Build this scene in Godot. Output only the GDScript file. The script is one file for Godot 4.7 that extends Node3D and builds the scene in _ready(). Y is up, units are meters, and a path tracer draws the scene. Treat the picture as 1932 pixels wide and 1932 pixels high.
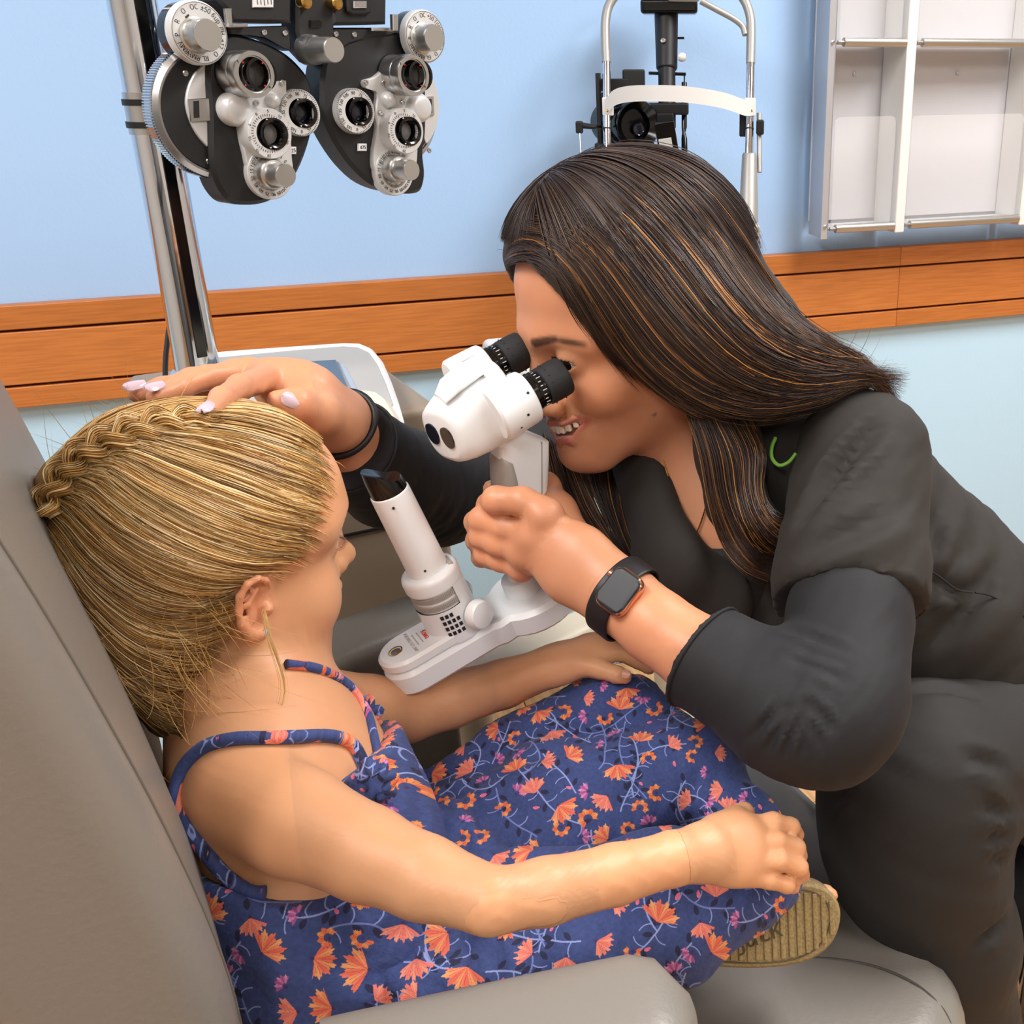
extends Node3D

# ---------------------------------------------------------------- camera numbers (frame taken as 1932 x 1932)
const FPX := 2075.0
const PCX := 1320.0
const PCY := 966.0
const EYE := 1.27
const PITCH := 22.4
const YAW := 21.2
const WALL_Z := -2.10
var cam_xf: Transform3D
var M := {}
var T := {}
var used_names := {}
var t0 := 0

# a point seen at a pixel, a given distance along the optical axis away
func at(px: float, py: float, d: float) -> Vector3:
	return cam_xf * Vector3((px - PCX) / FPX * d, -(py - PCY) / FPX * d, -d)

func at3(v: Vector3) -> Vector3:
	return at(v.x, v.y, v.z)

# metres for a number of pixels at a distance
func pr(rpx: float, d: float) -> float:
	return rpx * d / FPX

# where the sight line of a pixel meets the plane through o with normal n
func onp(px: float, py: float, o: Vector3, n: Vector3) -> Vector3:
	var dir := at(px, py, 1.0) - cam_xf.origin
	var t := (o - cam_xf.origin).dot(n) / dir.dot(n)
	return cam_xf.origin + dir * t

# right / away / up in the photographer's level frame
func gdir(r: float, a: float, u: float) -> Vector3:
	var yw := deg_to_rad(YAW)
	return Vector3(cos(yw), 0, sin(yw)) * r + Vector3(sin(yw), 0, -cos(yw)) * a + Vector3.UP * u

# ---------------------------------------------------------------- naming
func numbered(called: String) -> String:
	var n: int = used_names.get(called, 0)
	used_names[called] = n + 1
	return called if n == 0 else "%s_%03d" % [called, n]

func thing(called: String, label: String, category: String, pos := Vector3.ZERO, group := "") -> Node3D:
	var o := Node3D.new()
	o.name = numbered(called)
	add_child(o)
	o.position = pos
	o.set_meta("label", label)
	o.set_meta("category", category)
	if group != "":
		o.set_meta("group", group)
	return o

func structure(called: String) -> Node3D:
	var o := Node3D.new()
	o.name = called
	add_child(o)
	o.set_meta("kind", "structure")
	return o

func put(called: String, mesh: Mesh, material: Material, parent: Node3D, label := "") -> MeshInstance3D:
	var o := MeshInstance3D.new()
	o.name = called
	o.mesh = mesh
	o.material_override = null
	for i in mesh.get_surface_count():
		o.set_surface_override_material(i, material)
	parent.add_child(o, true)
	# meshes are made in world axes: undo the place of the thing they hang on
	var up := Transform3D()
	var n: Node = parent
	while n is Node3D and n != self:
		up = (n as Node3D).transform * up
		n = n.get_parent()
	o.transform = up.affine_inverse()
	if label != "":
		o.set_meta("label", label)
	return o

# ---------------------------------------------------------------- materials
func mat(c: Color, rough := 0.6, metal := 0.0, spec := 0.5) -> StandardMaterial3D:
	var m := StandardMaterial3D.new()
	m.albedo_color = c
	m.roughness = rough
	m.metallic = metal
	m.metallic_specular = spec
	return m

func noise_tex(freq: float, seed_: int, octaves: int, lo: Color, hi: Color, size := 512, normal := 0.0, kind := FastNoiseLite.TYPE_SIMPLEX_SMOOTH) -> NoiseTexture2D:
	var n := FastNoiseLite.new()
	n.noise_type = kind
	n.seed = seed_
	n.frequency = freq
	n.fractal_octaves = octaves
	var t := NoiseTexture2D.new()
	t.width = size
	t.height = size
	t.seamless = true
	t.noise = n
	if normal > 0.0:
		t.as_normal_map = true
		t.bump_strength = normal
	else:
		var g := Gradient.new()
		g.set_color(0, lo)
		g.set_color(1, hi)
		t.color_ramp = g
	return t

func tri(m: StandardMaterial3D, scale: Vector3, world := true) -> StandardMaterial3D:
	m.uv1_triplanar = true
	m.uv1_world_triplanar = world
	m.uv1_scale = scale
	m.uv1_triplanar_sharpness = 4.0
	return m

func bump(m: StandardMaterial3D, tex: Texture2D, s: float) -> StandardMaterial3D:
	m.normal_enabled = true
	m.normal_texture = tex
	m.normal_scale = s
	return m

# ---------------------------------------------------------------- triangle soup builder
class MB:
	var v := PackedVector3Array()
	var uv := PackedVector2Array()
	var use_uv := false

	func tri_(a: Vector3, b: Vector3, c: Vector3) -> void:
		v.append(a); v.append(b); v.append(c)

	# a b c d run clockwise seen from outside
	func quad(a: Vector3, b: Vector3, c: Vector3, d: Vector3) -> void:
		v.append(a); v.append(b); v.append(c)
		v.append(a); v.append(c); v.append(d)

	func join(o: MB, xf := Transform3D()) -> void:
		for p in o.v:
			v.append(xf * p)

	func add_mesh(m: Mesh, xf: Transform3D) -> void:
		for s in m.get_surface_count():
			var a := m.surface_get_arrays(s)
			var vs: PackedVector3Array = a[Mesh.ARRAY_VERTEX]
			var ix = a[Mesh.ARRAY_INDEX]
			if ix == null or ix.size() == 0:
				for p in vs:
					v.append(xf * p)
			else:
				for i in ix:
					v.append(xf * vs[i])

	# profile of (radius, height) from low to high, outside surface; about the y axis of xf
	func lathe(prof: Array, seg: int, xf: Transform3D, sx := 1.0) -> void:
		for i in prof.size() - 1:
			var p: Vector2 = prof[i]
			var q: Vector2 = prof[i + 1]
			for s in seg:
				var a0 := TAU * s / seg
				var a1 := TAU * (s + 1) / seg
				var c0 := Vector3(cos(a0) * sx, 0, sin(a0))
				var c1 := Vector3(cos(a1) * sx, 0, sin(a1))
				var A := xf * (c0 * p.x + Vector3(0, p.y, 0))
				var B := xf * (c1 * p.x + Vector3(0, p.y, 0))
				var C := xf * (c1 * q.x + Vector3(0, q.y, 0))
				var D := xf * (c0 * q.x + Vector3(0, q.y, 0))
				if p.x < 1e-7:
					tri_(A, C, D)
				elif q.x < 1e-7:
					tri_(A, B, D)
				else:
					quad(A, B, C, D)

	# solid cylinder along xf's y from 0 to h with bevelled rims
	func cyl(xf: Transform3D, r0: float, r1: float, h: float, bev := 0.0, seg := 32) -> void:
		if bev > 0.0:
			lathe([Vector2(0, 0), Vector2(r0 - bev, 0), Vector2(r0 - bev * 0.3, bev * 0.3), Vector2(r0, bev), Vector2(r1, h - bev), Vector2(r1 - bev * 0.3, h - bev * 0.3), Vector2(r1 - bev, h), Vector2(0, h)], seg, xf)
		else:
			lathe([Vector2(0, 0), Vector2(r0, 0), Vector2(r1, h), Vector2(0, h)], seg, xf)

	# box with bevelled edges, centred in xf
	func box(xf: Transform3D, size: Vector3, bev := 0.0) -> void:
		var h := size * 0.5
		if bev <= 0.0:
			for ax in 3:
				for sg in [-1.0, 1.0]:
					var n := Vector3.ZERO; n[ax] = sg
					var u := Vector3.ZERO; u[(ax + 1) % 3] = 1.0
					var w := n.cross(u)
					var c := n * h
					var uu := u * h
					var ww := w * h
					quad(xf * (c - uu - ww), xf * (c - uu + ww), xf * (c + uu + ww), xf * (c + uu - ww))
			return
		sbox(xf, size, bev, 3)

	# rounded box: a subdivided cube pushed onto a rounded shell
	func sbox(xf: Transform3D, size: Vector3, r: float, seg := 4) -> void:
		var h := size * 0.5
		r = minf(r, minf(h.x, minf(h.y, h.z)))
		var inner := h - Vector3.ONE * r
		for ax in 3:
			for sg in [-1.0, 1.0]:
				var n := Vector3.ZERO; n[ax] = sg
				var u := Vector3.ZERO; u[(ax + 1) % 3] = 1.0
				var w := n.cross(u)
				var ls := []
				for i in seg + 1:
					ls.append(-1.0 + float(i) / seg)          # corner band, low end
				for i in seg + 1:
					ls.append(float(i) / seg)
				var pts := []
				for i in ls.size():
					var row := []
					for j in ls.size():
						var base := n * inner
						var dirv := n
						var ti: float = ls[i]
						var tj: float = ls[j]
						base += u * inner * (-1.0 if i <= seg else 1.0) + w * inner * (-1.0 if j <= seg else 1.0)
						# angle spread 45 degrees each way
						var ai := tan(ti * PI / 4.0)
						var aj := tan(tj * PI / 4.0)
						dirv = (n + u * ai + w * aj).normalized()
						row.append(xf * (base + dirv * r))
					pts.append(row)
				for i in ls.size() - 1:
					for j in ls.size() - 1:
						quad(pts[i][j], pts[i][j + 1], pts[i + 1][j + 1], pts[i + 1][j])

	# tube along points; radius per point or one radius
	func tube(pts: Array, rad, seg := 10, caps := true) -> void:
		var n := pts.size()
		var rings := []
		var side := Vector3.ZERO
		for i in n:
			var p: Vector3 = pts[i]
			var d: Vector3
			if i == 0:
				d = pts[1] - pts[0]
			elif i == n - 1:
				d = pts[n - 1] - pts[n - 2]
			else:
				d = (pts[i + 1] - pts[i]).normalized() + (pts[i] - pts[i - 1]).normalized()
			d = d.normalized()
			if side == Vector3.ZERO:
				side = d.cross(Vector3.UP if absf(d.y) < 0.9 else Vector3.RIGHT).normalized()
			side = (side - d * side.dot(d)).normalized()
			var up := d.cross(side)
			var r: float = rad if rad is float else rad[i]
			var ring := []
			for s in seg:
				var a := TAU * s / seg
				ring.append(p + (side * cos(a) + up * sin(a)) * r)
			rings.append(ring)
		for i in n - 1:
			for s in seg:
				var t := (s + 1) % seg
				quad(rings[i][s], rings[i + 1][s], rings[i + 1][t], rings[i][t])
		if caps:
			for s in seg:
				var t := (s + 1) % seg
				tri_(pts[0], rings[0][s], rings[0][t])
				tri_(pts[n - 1], rings[n - 1][t], rings[n - 1][s])

	# flat polygon (counter-clockwise in x right, y up) extruded along +z of xf by depth, with a bevel on both rims
	func prism(poly: PackedVector2Array, depth: float, xf: Transform3D, bev := 0.0) -> void:
		var ccw := poly
		if Geometry2D.is_polygon_clockwise(poly):
			ccw = poly.duplicate()
			ccw.reverse()
		var small := ccw
		if bev > 0.0:
			var off := Geometry2D.offset_polygon(ccw, -bev, Geometry2D.JOIN_MITER)
			if off.size() == 1 and off[0].size() == ccw.size():
				# line the offset ring up with the outer one
				small = off[0]
				if Geometry2D.is_polygon_clockwise(small):
					small.reverse()
				var best := 0
				var bd := 1e9
				for k in small.size():
					var s := 0.0
					for i in small.size():
						s += small[(i + k) % small.size()].distance_squared_to(ccw[i])
					if s < bd:
						bd = s; best = k
				var r2 := PackedVector2Array()
				for i in small.size():
					r2.append(small[(i + best) % small.size()])
				small = r2
			else:
				# shrink towards the middle
				var c := Vector2.ZERO
				for p in ccw: c += p
				c /= ccw.size()
				small = PackedVector2Array()
				for p in ccw:
					small.append(p + (c - p).normalized() * bev)
		var ix := Geometry2D.triangulate_polygon(small)
		for k in range(0, ix.size(), 3):
			var a := small[ix[k]]; var b := small[ix[k + 1]]; var c := small[ix[k + 2]]
			if (b - a).cross(c - a) < 0.0:
				var tmp := b; b = c; c = tmp
			# a b c counter-clockwise: front (+z) wants clockwise seen from +z
			tri_(xf * Vector3(a.x, a.y, depth), xf * Vector3(c.x, c.y, depth), xf * Vector3(b.x, b.y, depth))
			tri_(xf * Vector3(a.x, a.y, 0), xf * Vector3(b.x, b.y, 0), xf * Vector3(c.x, c.y, 0))
		var n := ccw.size()
		for i in n:
			var j := (i + 1) % n
			var p := ccw[i]; var q := ccw[j]
			var ps := small[i]; var qs := small[j]
			var z0 := bev; var z1 := depth - bev
			quad(xf * Vector3(p.x, p.y, z0), xf * Vector3(p.x, p.y, z1), xf * Vector3(q.x, q.y, z1), xf * Vector3(q.x, q.y, z0))
			if bev > 0.0:
				quad(xf * Vector3(p.x, p.y, z1), xf * Vector3(ps.x, ps.y, depth), xf * Vector3(qs.x, qs.y, depth), xf * Vector3(q.x, q.y, z1))
				quad(xf * Vector3(ps.x, ps.y, 0), xf * Vector3(p.x, p.y, z0), xf * Vector3(q.x, q.y, z0), xf * Vector3(qs.x, qs.y, 0))

	# a grid of points rows x cols (clockwise seen from outside when rows run down and columns right)
	func grid(g: Array, close_cols := false) -> void:
		for i in g.size() - 1:
			var nc: int = g[i].size()
			for j in (nc if close_cols else nc - 1):
				var k := (j + 1) % nc
				quad(g[i][j], g[i][k], g[i + 1][k], g[i + 1][j])

	func mesh(angle := 40.0) -> ArrayMesh:
		var nt := v.size() / 3
		var fn := PackedVector3Array()
		fn.resize(nt)
		var un := PackedVector3Array()
		un.resize(nt)
		var table := {}
		for t in nt:
			var n := (v[t * 3 + 2] - v[t * 3]).cross(v[t * 3 + 1] - v[t * 3])
			fn[t] = n
			un[t] = n.normalized()
			for k in 3:
				var key := Vector3i((v[t * 3 + k] * 20000.0).round())
				if table.has(key):
					table[key].append(t)
				else:
					table[key] = PackedInt32Array([t])
		var nn := PackedVector3Array()
		nn.resize(v.size())
		var cs := cos(deg_to_rad(angle))
		for i in v.size():
			var f := un[i / 3]
			var s := Vector3.ZERO
			for t in table[Vector3i((v[i] * 20000.0).round())]:
				if un[t].dot(f) > cs:
					s += fn[t]
			nn[i] = s.normalized() if s.length_squared() > 1e-24 else f
		var arr := []
		arr.resize(Mesh.ARRAY_MAX)
		arr[Mesh.ARRAY_VERTEX] = v
		arr[Mesh.ARRAY_NORMAL] = nn
		if uv.size() == v.size():
			arr[Mesh.ARRAY_TEX_UV] = uv
		var m := ArrayMesh.new()
		m.add_surface_from_arrays(Mesh.PRIMITIVE_TRIANGLES, arr)
		return m

# a frame whose y axis runs along d (for lathes and cylinders)
func along(o: Vector3, d: Vector3, hint := Vector3(0.31, 0.2, 0.93)) -> Transform3D:
	var y := d.normalized()
	var x := y.cross(hint).normalized()
	if y.cross(hint).length() < 0.05:
		x = y.cross(Vector3.UP).normalized()
	var z := x.cross(y)
	return Transform3D(Basis(x, y, z), o)

# a frame from its x and y axes
func frame(o: Vector3, x: Vector3, y: Vector3) -> Transform3D:
	var xx := x.normalized()
	var yy := (y - xx * y.dot(xx)).normalized()
	return Transform3D(Basis(xx, yy, xx.cross(yy)), o)

# smooth curve through points
func spline(pts: Array, steps: int, closed := false) -> Array:
	var out := []
	var n := pts.size()
	var last := n if closed else n - 1
	for i in last:
		var p0 = pts[(i - 1 + n) % n] if closed or i > 0 else pts[0]
		var p1 = pts[i]
		var p2 = pts[(i + 1) % n]
		var p3 = pts[(i + 2) % n] if closed or i + 2 < n else pts[n - 1]
		for s in steps:
			var t := float(s) / steps
			out.append(0.5 * ((2.0 * p1) + (p2 - p0) * t + (2.0 * p0 - 5.0 * p1 + 4.0 * p2 - p3) * t * t + (3.0 * p1 - p0 - 3.0 * p2 + p3) * t * t * t))
	if not closed:
		out.append(pts[n - 1])
	return out

func rounded_rect(w: float, h: float, r: float, seg := 6) -> PackedVector2Array:
	var p := PackedVector2Array()
	for c in [[1, 1, 0.0], [-1, 1, 90.0], [-1, -1, 180.0], [1, -1, 270.0]]:
		for i in seg + 1:
			var a := deg_to_rad(c[2] + 90.0 * i / seg)
			p.append(Vector2(c[0] * (w / 2 - r) + cos(a) * r, c[1] * (h / 2 - r) + sin(a) * r))
	return p

func text_soup(mb: MB, s: String, size: float, depth: float, xf: Transform3D) -> void:
	var tm := TextMesh.new()
	var f := SystemFont.new()
	f.font_names = PackedStringArray(["Droid Sans"])
	tm.font = f
	tm.text = s
	tm.font_size = 32
	tm.pixel_size = size / 32.0
	tm.depth = depth
	tm.curve_step = 2.0
	mb.add_mesh(tm, xf)

# ---------------------------------------------------------------- implicit bodies
class Prim:
	var kind := 0
	var a: Vector3
	var ba: Vector3
	var inv := 0.0
	var ra := 0.0
	var dr := 0.0
	var k := 0.0
	var sub := false
	var bs: Basis
	var r: Vector3
	var n: Vector3
	var st := 0.0
	var sc := 1.0
	var c: Vector3
	var br := 0.0

	func dist(p: Vector3) -> float:
		if kind == 1:
			var q: Vector3 = bs * (p - a)
			var u := q / r
			var k0 := u.length()
			var k1 := (u / r).length()
			if k1 < 1e-9:
				return -minf(r.x, minf(r.y, r.z))
			return k0 * (k0 - 1.0) / k1
		if kind == 3:
			return (p - a).dot(n)
		var w := p - a
		if st != 0.0:
			w += n * (w.dot(n) * st)
		var t := clampf(w.dot(ba) * inv, 0.0, 1.0)
		return ((w - ba * t).length() - (ra + dr * t)) * sc

class Field:
	var prims: Array[Prim] = []
	var kdef := 0.01

	# tapered capsule
	func cap(a: Vector3, b: Vector3, ra: float, rb: float, k := -1.0, sub := false) -> Prim:
		var p := Prim.new()
		p.a = a; p.ba = b - a
		p.inv = 1.0 / maxf(p.ba.length_squared(), 1e-10)
		p.ra = ra; p.dr = rb - ra
		p.k = kdef if k < 0.0 else k
		p.sub = sub
		p.c = (a + b) * 0.5
		p.br = (b - a).length() * 0.5 + maxf(ra, rb)
		prims.append(p)
		return p

	# capsule squeezed along n (ratio below 1 is thinner there)
	func flat(a: Vector3, b: Vector3, ra: float, rb: float, n: Vector3, ratio: float, k := -1.0, sub := false) -> Prim:
		var p := cap(a, b, ra, rb, k, sub)
		p.n = n.normalized()
		p.st = 1.0 / ratio - 1.0
		p.ba += p.n * (p.ba.dot(p.n) * p.st)
		p.inv = 1.0 / maxf(p.ba.length_squared(), 1e-10)
		p.sc = minf(1.0, (1.0 + ratio) * 0.5)
		p.br = (b - a).length() * 0.5 + maxf(ra, rb) * maxf(1.0, ratio)
		return p

	func ball(c: Vector3, r: float, k := -1.0, sub := false) -> Prim:
		return cap(c, c, r, r, k, sub)

	# ellipsoid with axes of frame b (columns)
	func egg(c: Vector3, r: Vector3, b: Basis, k := -1.0, sub := false) -> Prim:
		var p := Prim.new()
		p.kind = 1
		p.a = c; p.r = r
		p.bs = b.transposed()
		p.k = kdef if k < 0.0 else k
		p.sub = sub
		p.c = c
		p.br = maxf(r.x, maxf(r.y, r.z))
		prims.append(p)
		return p

	# keep only what lies on the side away from n
	func cut(o: Vector3, n: Vector3, k := 0.002) -> Prim:
		var p := Prim.new()
		p.kind = 3
		p.a = o; p.n = n.normalized()
		p.k = k
		p.c = o
		p.br = 1e9
		prims.append(p)
		return p

	func near(p: Vector3, rad: float) -> Array[Prim]:
		var out: Array[Prim] = []
		for q in prims:
			if q.br > 1e8 or p.distance_to(q.c) < q.br + rad + q.k:
				out.append(q)
		return out

	func eval(p: Vector3, list: Array[Prim]) -> float:
		var d := 1e3
		for q in list:
			var e := q.dist(p)
			if q.kind == 3:
				d = maxf(d, e)
			elif q.sub:
				e = -e
				if e > d - q.k:
					var h := maxf(q.k - absf(d - e), 0.0) / maxf(q.k, 1e-6)
					d = maxf(d, e) + h * h * q.k * 0.25
			elif d > 100.0:
				d = e
			elif e < d + q.k:
				var h := maxf(q.k - absf(d - e), 0.0) / maxf(q.k, 1e-6)
				d = minf(d, e) - h * h * q.k * 0.25
		return d

	func value(p: Vector3) -> float:
		return eval(p, prims)

	func grad(p: Vector3) -> Vector3:
		var l := near(p, 0.03)
		var e := 0.0015
		return Vector3(eval(p + Vector3(e, 0, 0), l) - eval(p - Vector3(e, 0, 0), l), eval(p + Vector3(0, e, 0), l) - eval(p - Vector3(0, e, 0), l), eval(p + Vector3(0, 0, e), l) - eval(p - Vector3(0, 0, e), l)).normalized()

	# pull a point onto the surface
	func settle(p: Vector3, off := 0.0, rounds := 3) -> Vector3:
		for i in rounds:
			var l := near(p, 0.25)
			var d := eval(p, l) - off
			if absf(d) < 0.0003:
				break
			p -= grad(p) * d
		return p

	# first hit along a ray, or a far negative number
	func hit(o: Vector3, dir: Vector3, start := 0.3, stop := 2.0) -> float:
		var t := start
		for i in 90:
			var d := eval(o + dir * t, prims)
			if d < 0.0006:
				return t
			t += d * 0.8
			if t > stop:
				return -1.0
		return t

class Nets:
	var v := PackedVector3Array()
	var n := PackedVector3Array()
	var ix := PackedInt32Array()
	var col := PackedColorArray()
	var uv := PackedVector2Array()

	# surface nets over a box
	func add(f: Field, lo: Vector3, hi: Vector3, h: float) -> void:
		const B := 6
		var nx := int(ceil((hi.x - lo.x) / h / B)) * B
		var ny := int(ceil((hi.y - lo.y) / h / B)) * B
		var nz := int(ceil((hi.z - lo.z) / h / B)) * B
		var sx := nx + 1
		var sxy := sx * (ny + 1)
		var val := PackedFloat32Array()
		val.resize(sxy * (nz + 1))
		val.fill(1e9)
		var idx := PackedInt32Array()
		idx.resize(val.size())
		idx.fill(-1)
		var blocks: Array[Vector3i] = []
		var rad := h * B * 0.87
		for bz in range(0, nz, B):
			for by in range(0, ny, B):
				for bx in range(0, nx, B):
					var c := lo + Vector3(bx + B * 0.5, by + B * 0.5, bz + B * 0.5) * h
					var l := f.near(c, rad + h * 2.0)
					if l.is_empty():
						continue
					if absf(f.eval(c, l)) > rad * 1.35 + h:
						continue
					blocks.append(Vector3i(bx, by, bz))
					for z in range(bz, bz + B + 1):
						for y in range(by, by + B + 1):
							for x in range(bx, bx + B + 1):
								var i := x + y * sx + z * sxy
								if val[i] > 1e8:
									val[i] = f.eval(lo + Vector3(x, y, z) * h, l)
		var base := v.size()
		var offs := [0, 1, sx, sx + 1, sxy, sxy + 1, sxy + sx, sxy + sx + 1]
		var corner := [Vector3(0, 0, 0), Vector3(1, 0, 0), Vector3(0, 1, 0), Vector3(1, 1, 0), Vector3(0, 0, 1), Vector3(1, 0, 1), Vector3(0, 1, 1), Vector3(1, 1, 1)]
		var edges := [[0, 1], [2, 3], [4, 5], [6, 7], [0, 2], [1, 3], [4, 6], [5, 7], [0, 4], [1, 5], [2, 6], [3, 7]]
		for b in blocks:
			for z in range(b.z, b.z + B):
				for y in range(b.y, b.y + B):
					for x in range(b.x, b.x + B):
						var i := x + y * sx + z * sxy
						var mask := 0
						if val[i] < 0.0: mask |= 1
						if val[i + 1] < 0.0: mask |= 2
						if val[i + sx] < 0.0: mask |= 4
						if val[i + sx + 1] < 0.0: mask |= 8
						if val[i + sxy] < 0.0: mask |= 16
						if val[i + sxy + 1] < 0.0: mask |= 32
						if val[i + sxy + sx] < 0.0: mask |= 64
						if val[i + sxy + sx + 1] < 0.0: mask |= 128
						if mask == 0 or mask == 255:
							continue
						var s := Vector3.ZERO
						var cnt := 0
						for e in edges:
							var e0: int = e[0]
							var e1: int = e[1]
							if ((mask >> e0) & 1) != ((mask >> e1) & 1):
								var d0: float = val[i + offs[e0]]
								var d1: float = val[i + offs[e1]]
								var p0: Vector3 = corner[e0]
								var p1: Vector3 = corner[e1]
								s += p0.lerp(p1, d0 / (d0 - d1))
								cnt += 1
						idx[i] = v.size()
						v.append(lo + (Vector3(x, y, z) + s / cnt) * h)
		for b in blocks:
			for z in range(b.z, b.z + B):
				for y in range(b.y, b.y + B):
					for x in range(b.x, b.x + B):
						var i := x + y * sx + z * sxy
						var inn := val[i] < 0.0
						if idx[i] < 0:
							continue
						if y > 0 and z > 0 and inn != (val[i + 1] < 0.0):
							face(idx[i], idx[i - sx], idx[i - sx - sxy], idx[i - sxy], inn)
						if x > 0 and z > 0 and inn != (val[i + sx] < 0.0):
							face(idx[i], idx[i - sxy], idx[i - sxy - 1], idx[i - 1], inn)
						if x > 0 and y > 0 and inn != (val[i + sxy] < 0.0):
							face(idx[i], idx[i - 1], idx[i - 1 - sx], idx[i - sx], inn)

	func face(a: int, b: int, c: int, d: int, inn: bool) -> void:
		if a < 0 or b < 0 or c < 0 or d < 0:
			return
		if not inn:
			ix.append(a); ix.append(b); ix.append(c); ix.append(a); ix.append(c); ix.append(d)
		else:
			ix.append(a); ix.append(c); ix.append(b); ix.append(a); ix.append(d); ix.append(c)

	func normals() -> void:
		n.resize(v.size())
		n.fill(Vector3.ZERO)
		for t in range(0, ix.size(), 3):
			var a := ix[t]; var b := ix[t + 1]; var c := ix[t + 2]
			var f := (v[c] - v[a]).cross(v[b] - v[a])
			n[a] += f; n[b] += f; n[c] += f
		for i in n.size():
			n[i] = n[i].normalized()

	func mesh() -> ArrayMesh:
		normals()
		var arr := []
		arr.resize(Mesh.ARRAY_MAX)
		arr[Mesh.ARRAY_VERTEX] = v
		arr[Mesh.ARRAY_NORMAL] = n
		if col.size() == v.size():
			arr[Mesh.ARRAY_COLOR] = col
		if uv.size() == v.size():
			arr[Mesh.ARRAY_TEX_UV] = uv
		arr[Mesh.ARRAY_INDEX] = ix
		var m := ArrayMesh.new()
		m.add_surface_from_arrays(Mesh.PRIMITIVE_TRIANGLES, arr)
		return m

func stage(s: String) -> void:
	print("%6d ms  %s" % [Time.get_ticks_msec() - t0, s])

# ================================================================ scene
func _ready() -> void:
	t0 = Time.get_ticks_msec()
	# camera
	cam_xf = Transform3D(Basis(Vector3.UP, -deg_to_rad(YAW)) * Basis(Vector3.RIGHT, -deg_to_rad(PITCH)), Vector3(0, EYE, 0))
	var cam := Camera3D.new()
	cam.name = "camera"
	cam.transform = cam_xf
	cam.projection = Camera3D.PROJECTION_FRUSTUM
	cam.near = 0.05
	cam.far = 40.0
	cam.size = 2.0 * cam.near * 966.0 / FPX
	cam.frustum_offset = Vector2((966.0 - PCX) / FPX, (PCY - 966.0) / FPX) * cam.near
	add_child(cam)
	# air
	var env := Environment.new()
	env.background_mode = Environment.BG_COLOR
	env.background_color = Color(0.75, 0.8, 0.85)
	env.background_energy_multiplier = 0.3
	env.tonemap_mode = Environment.TONE_MAPPER_LINEAR
	env.tonemap_exposure = 1.0
	env.sdfgi_enabled = true
	env.ssao_enabled = true
	env.ssil_enabled = true
	var we := WorldEnvironment.new()
	we.name = "environment"
	we.environment = env
	add_child(we)
	materials()
	more_materials()
	ceiling_lights()
	room()
	stage("room")
	build_all()
	stage("done")

# four recessed ceiling panels light the room
func ceiling_lights() -> void:
	var spots := [
		[Vector3(-1.0, 2.6, -0.55), 1.25, "recessed ceiling light panel above the chrome pole"],
		[Vector3(1.55, 2.6, -0.75), 1.6, "recessed ceiling light panel above the magazine rack"],
		[Vector3(-0.9, 2.6, 1.25), 0.7, "recessed ceiling light panel behind the reclined chair"],
		[Vector3(1.3, 2.6, 1.25), 0.8, "recessed ceiling light panel behind the photographer"]]
	for s in spots:
		var p: Vector3 = s[0]
		var o := thing("ceiling_light", s[2], "light", p, "ceiling light panels")
		var fr := MB.new()
		for e in [[Vector3(0.32, 0, 0), Vector3(0.03, 0.025, 1.24)], [Vector3(-0.32, 0, 0), Vector3(0.03, 0.025, 1.24)], [Vector3(0, 0, 0.61), Vector3(0.61, 0.025, 0.03)], [Vector3(0, 0, -0.61), Vector3(0.61, 0.025, 0.03)]]:
			fr.box(Transform3D(Basis(), p + e[0] + Vector3(0, -0.012, 0)), e[1])
		put("frame", fr.mesh(), M.white_plastic, o)
		var di := MB.new()
		di.box(Transform3D(Basis(), p + Vector3(0, -0.006, 0)), Vector3(0.61, 0.012, 1.19))
		var em := mat(Color(0.95, 0.95, 0.93), 0.6)
		em.emission_enabled = true
		em.emission = Color(1.0, 0.99, 0.985)
		em.emission_energy_multiplier = 2.0
		put("diffuser", di.mesh(), em, o)
		var l := AreaLight3D.new()
		l.name = "panel_light"
		l.area_size = Vector2(0.6, 1.18)
		l.light_color = Color(1.0, 0.99, 0.985)
		l.light_energy = s[1] * LIGHT
		l.shadow_enabled = true
		l.area_range = 8.0
		add_child(l)
		l.transform = Transform3D(Basis(Vector3.RIGHT, -PI / 2), p + Vector3(0, -0.02, 0))

const LIGHT := 3.7

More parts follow.
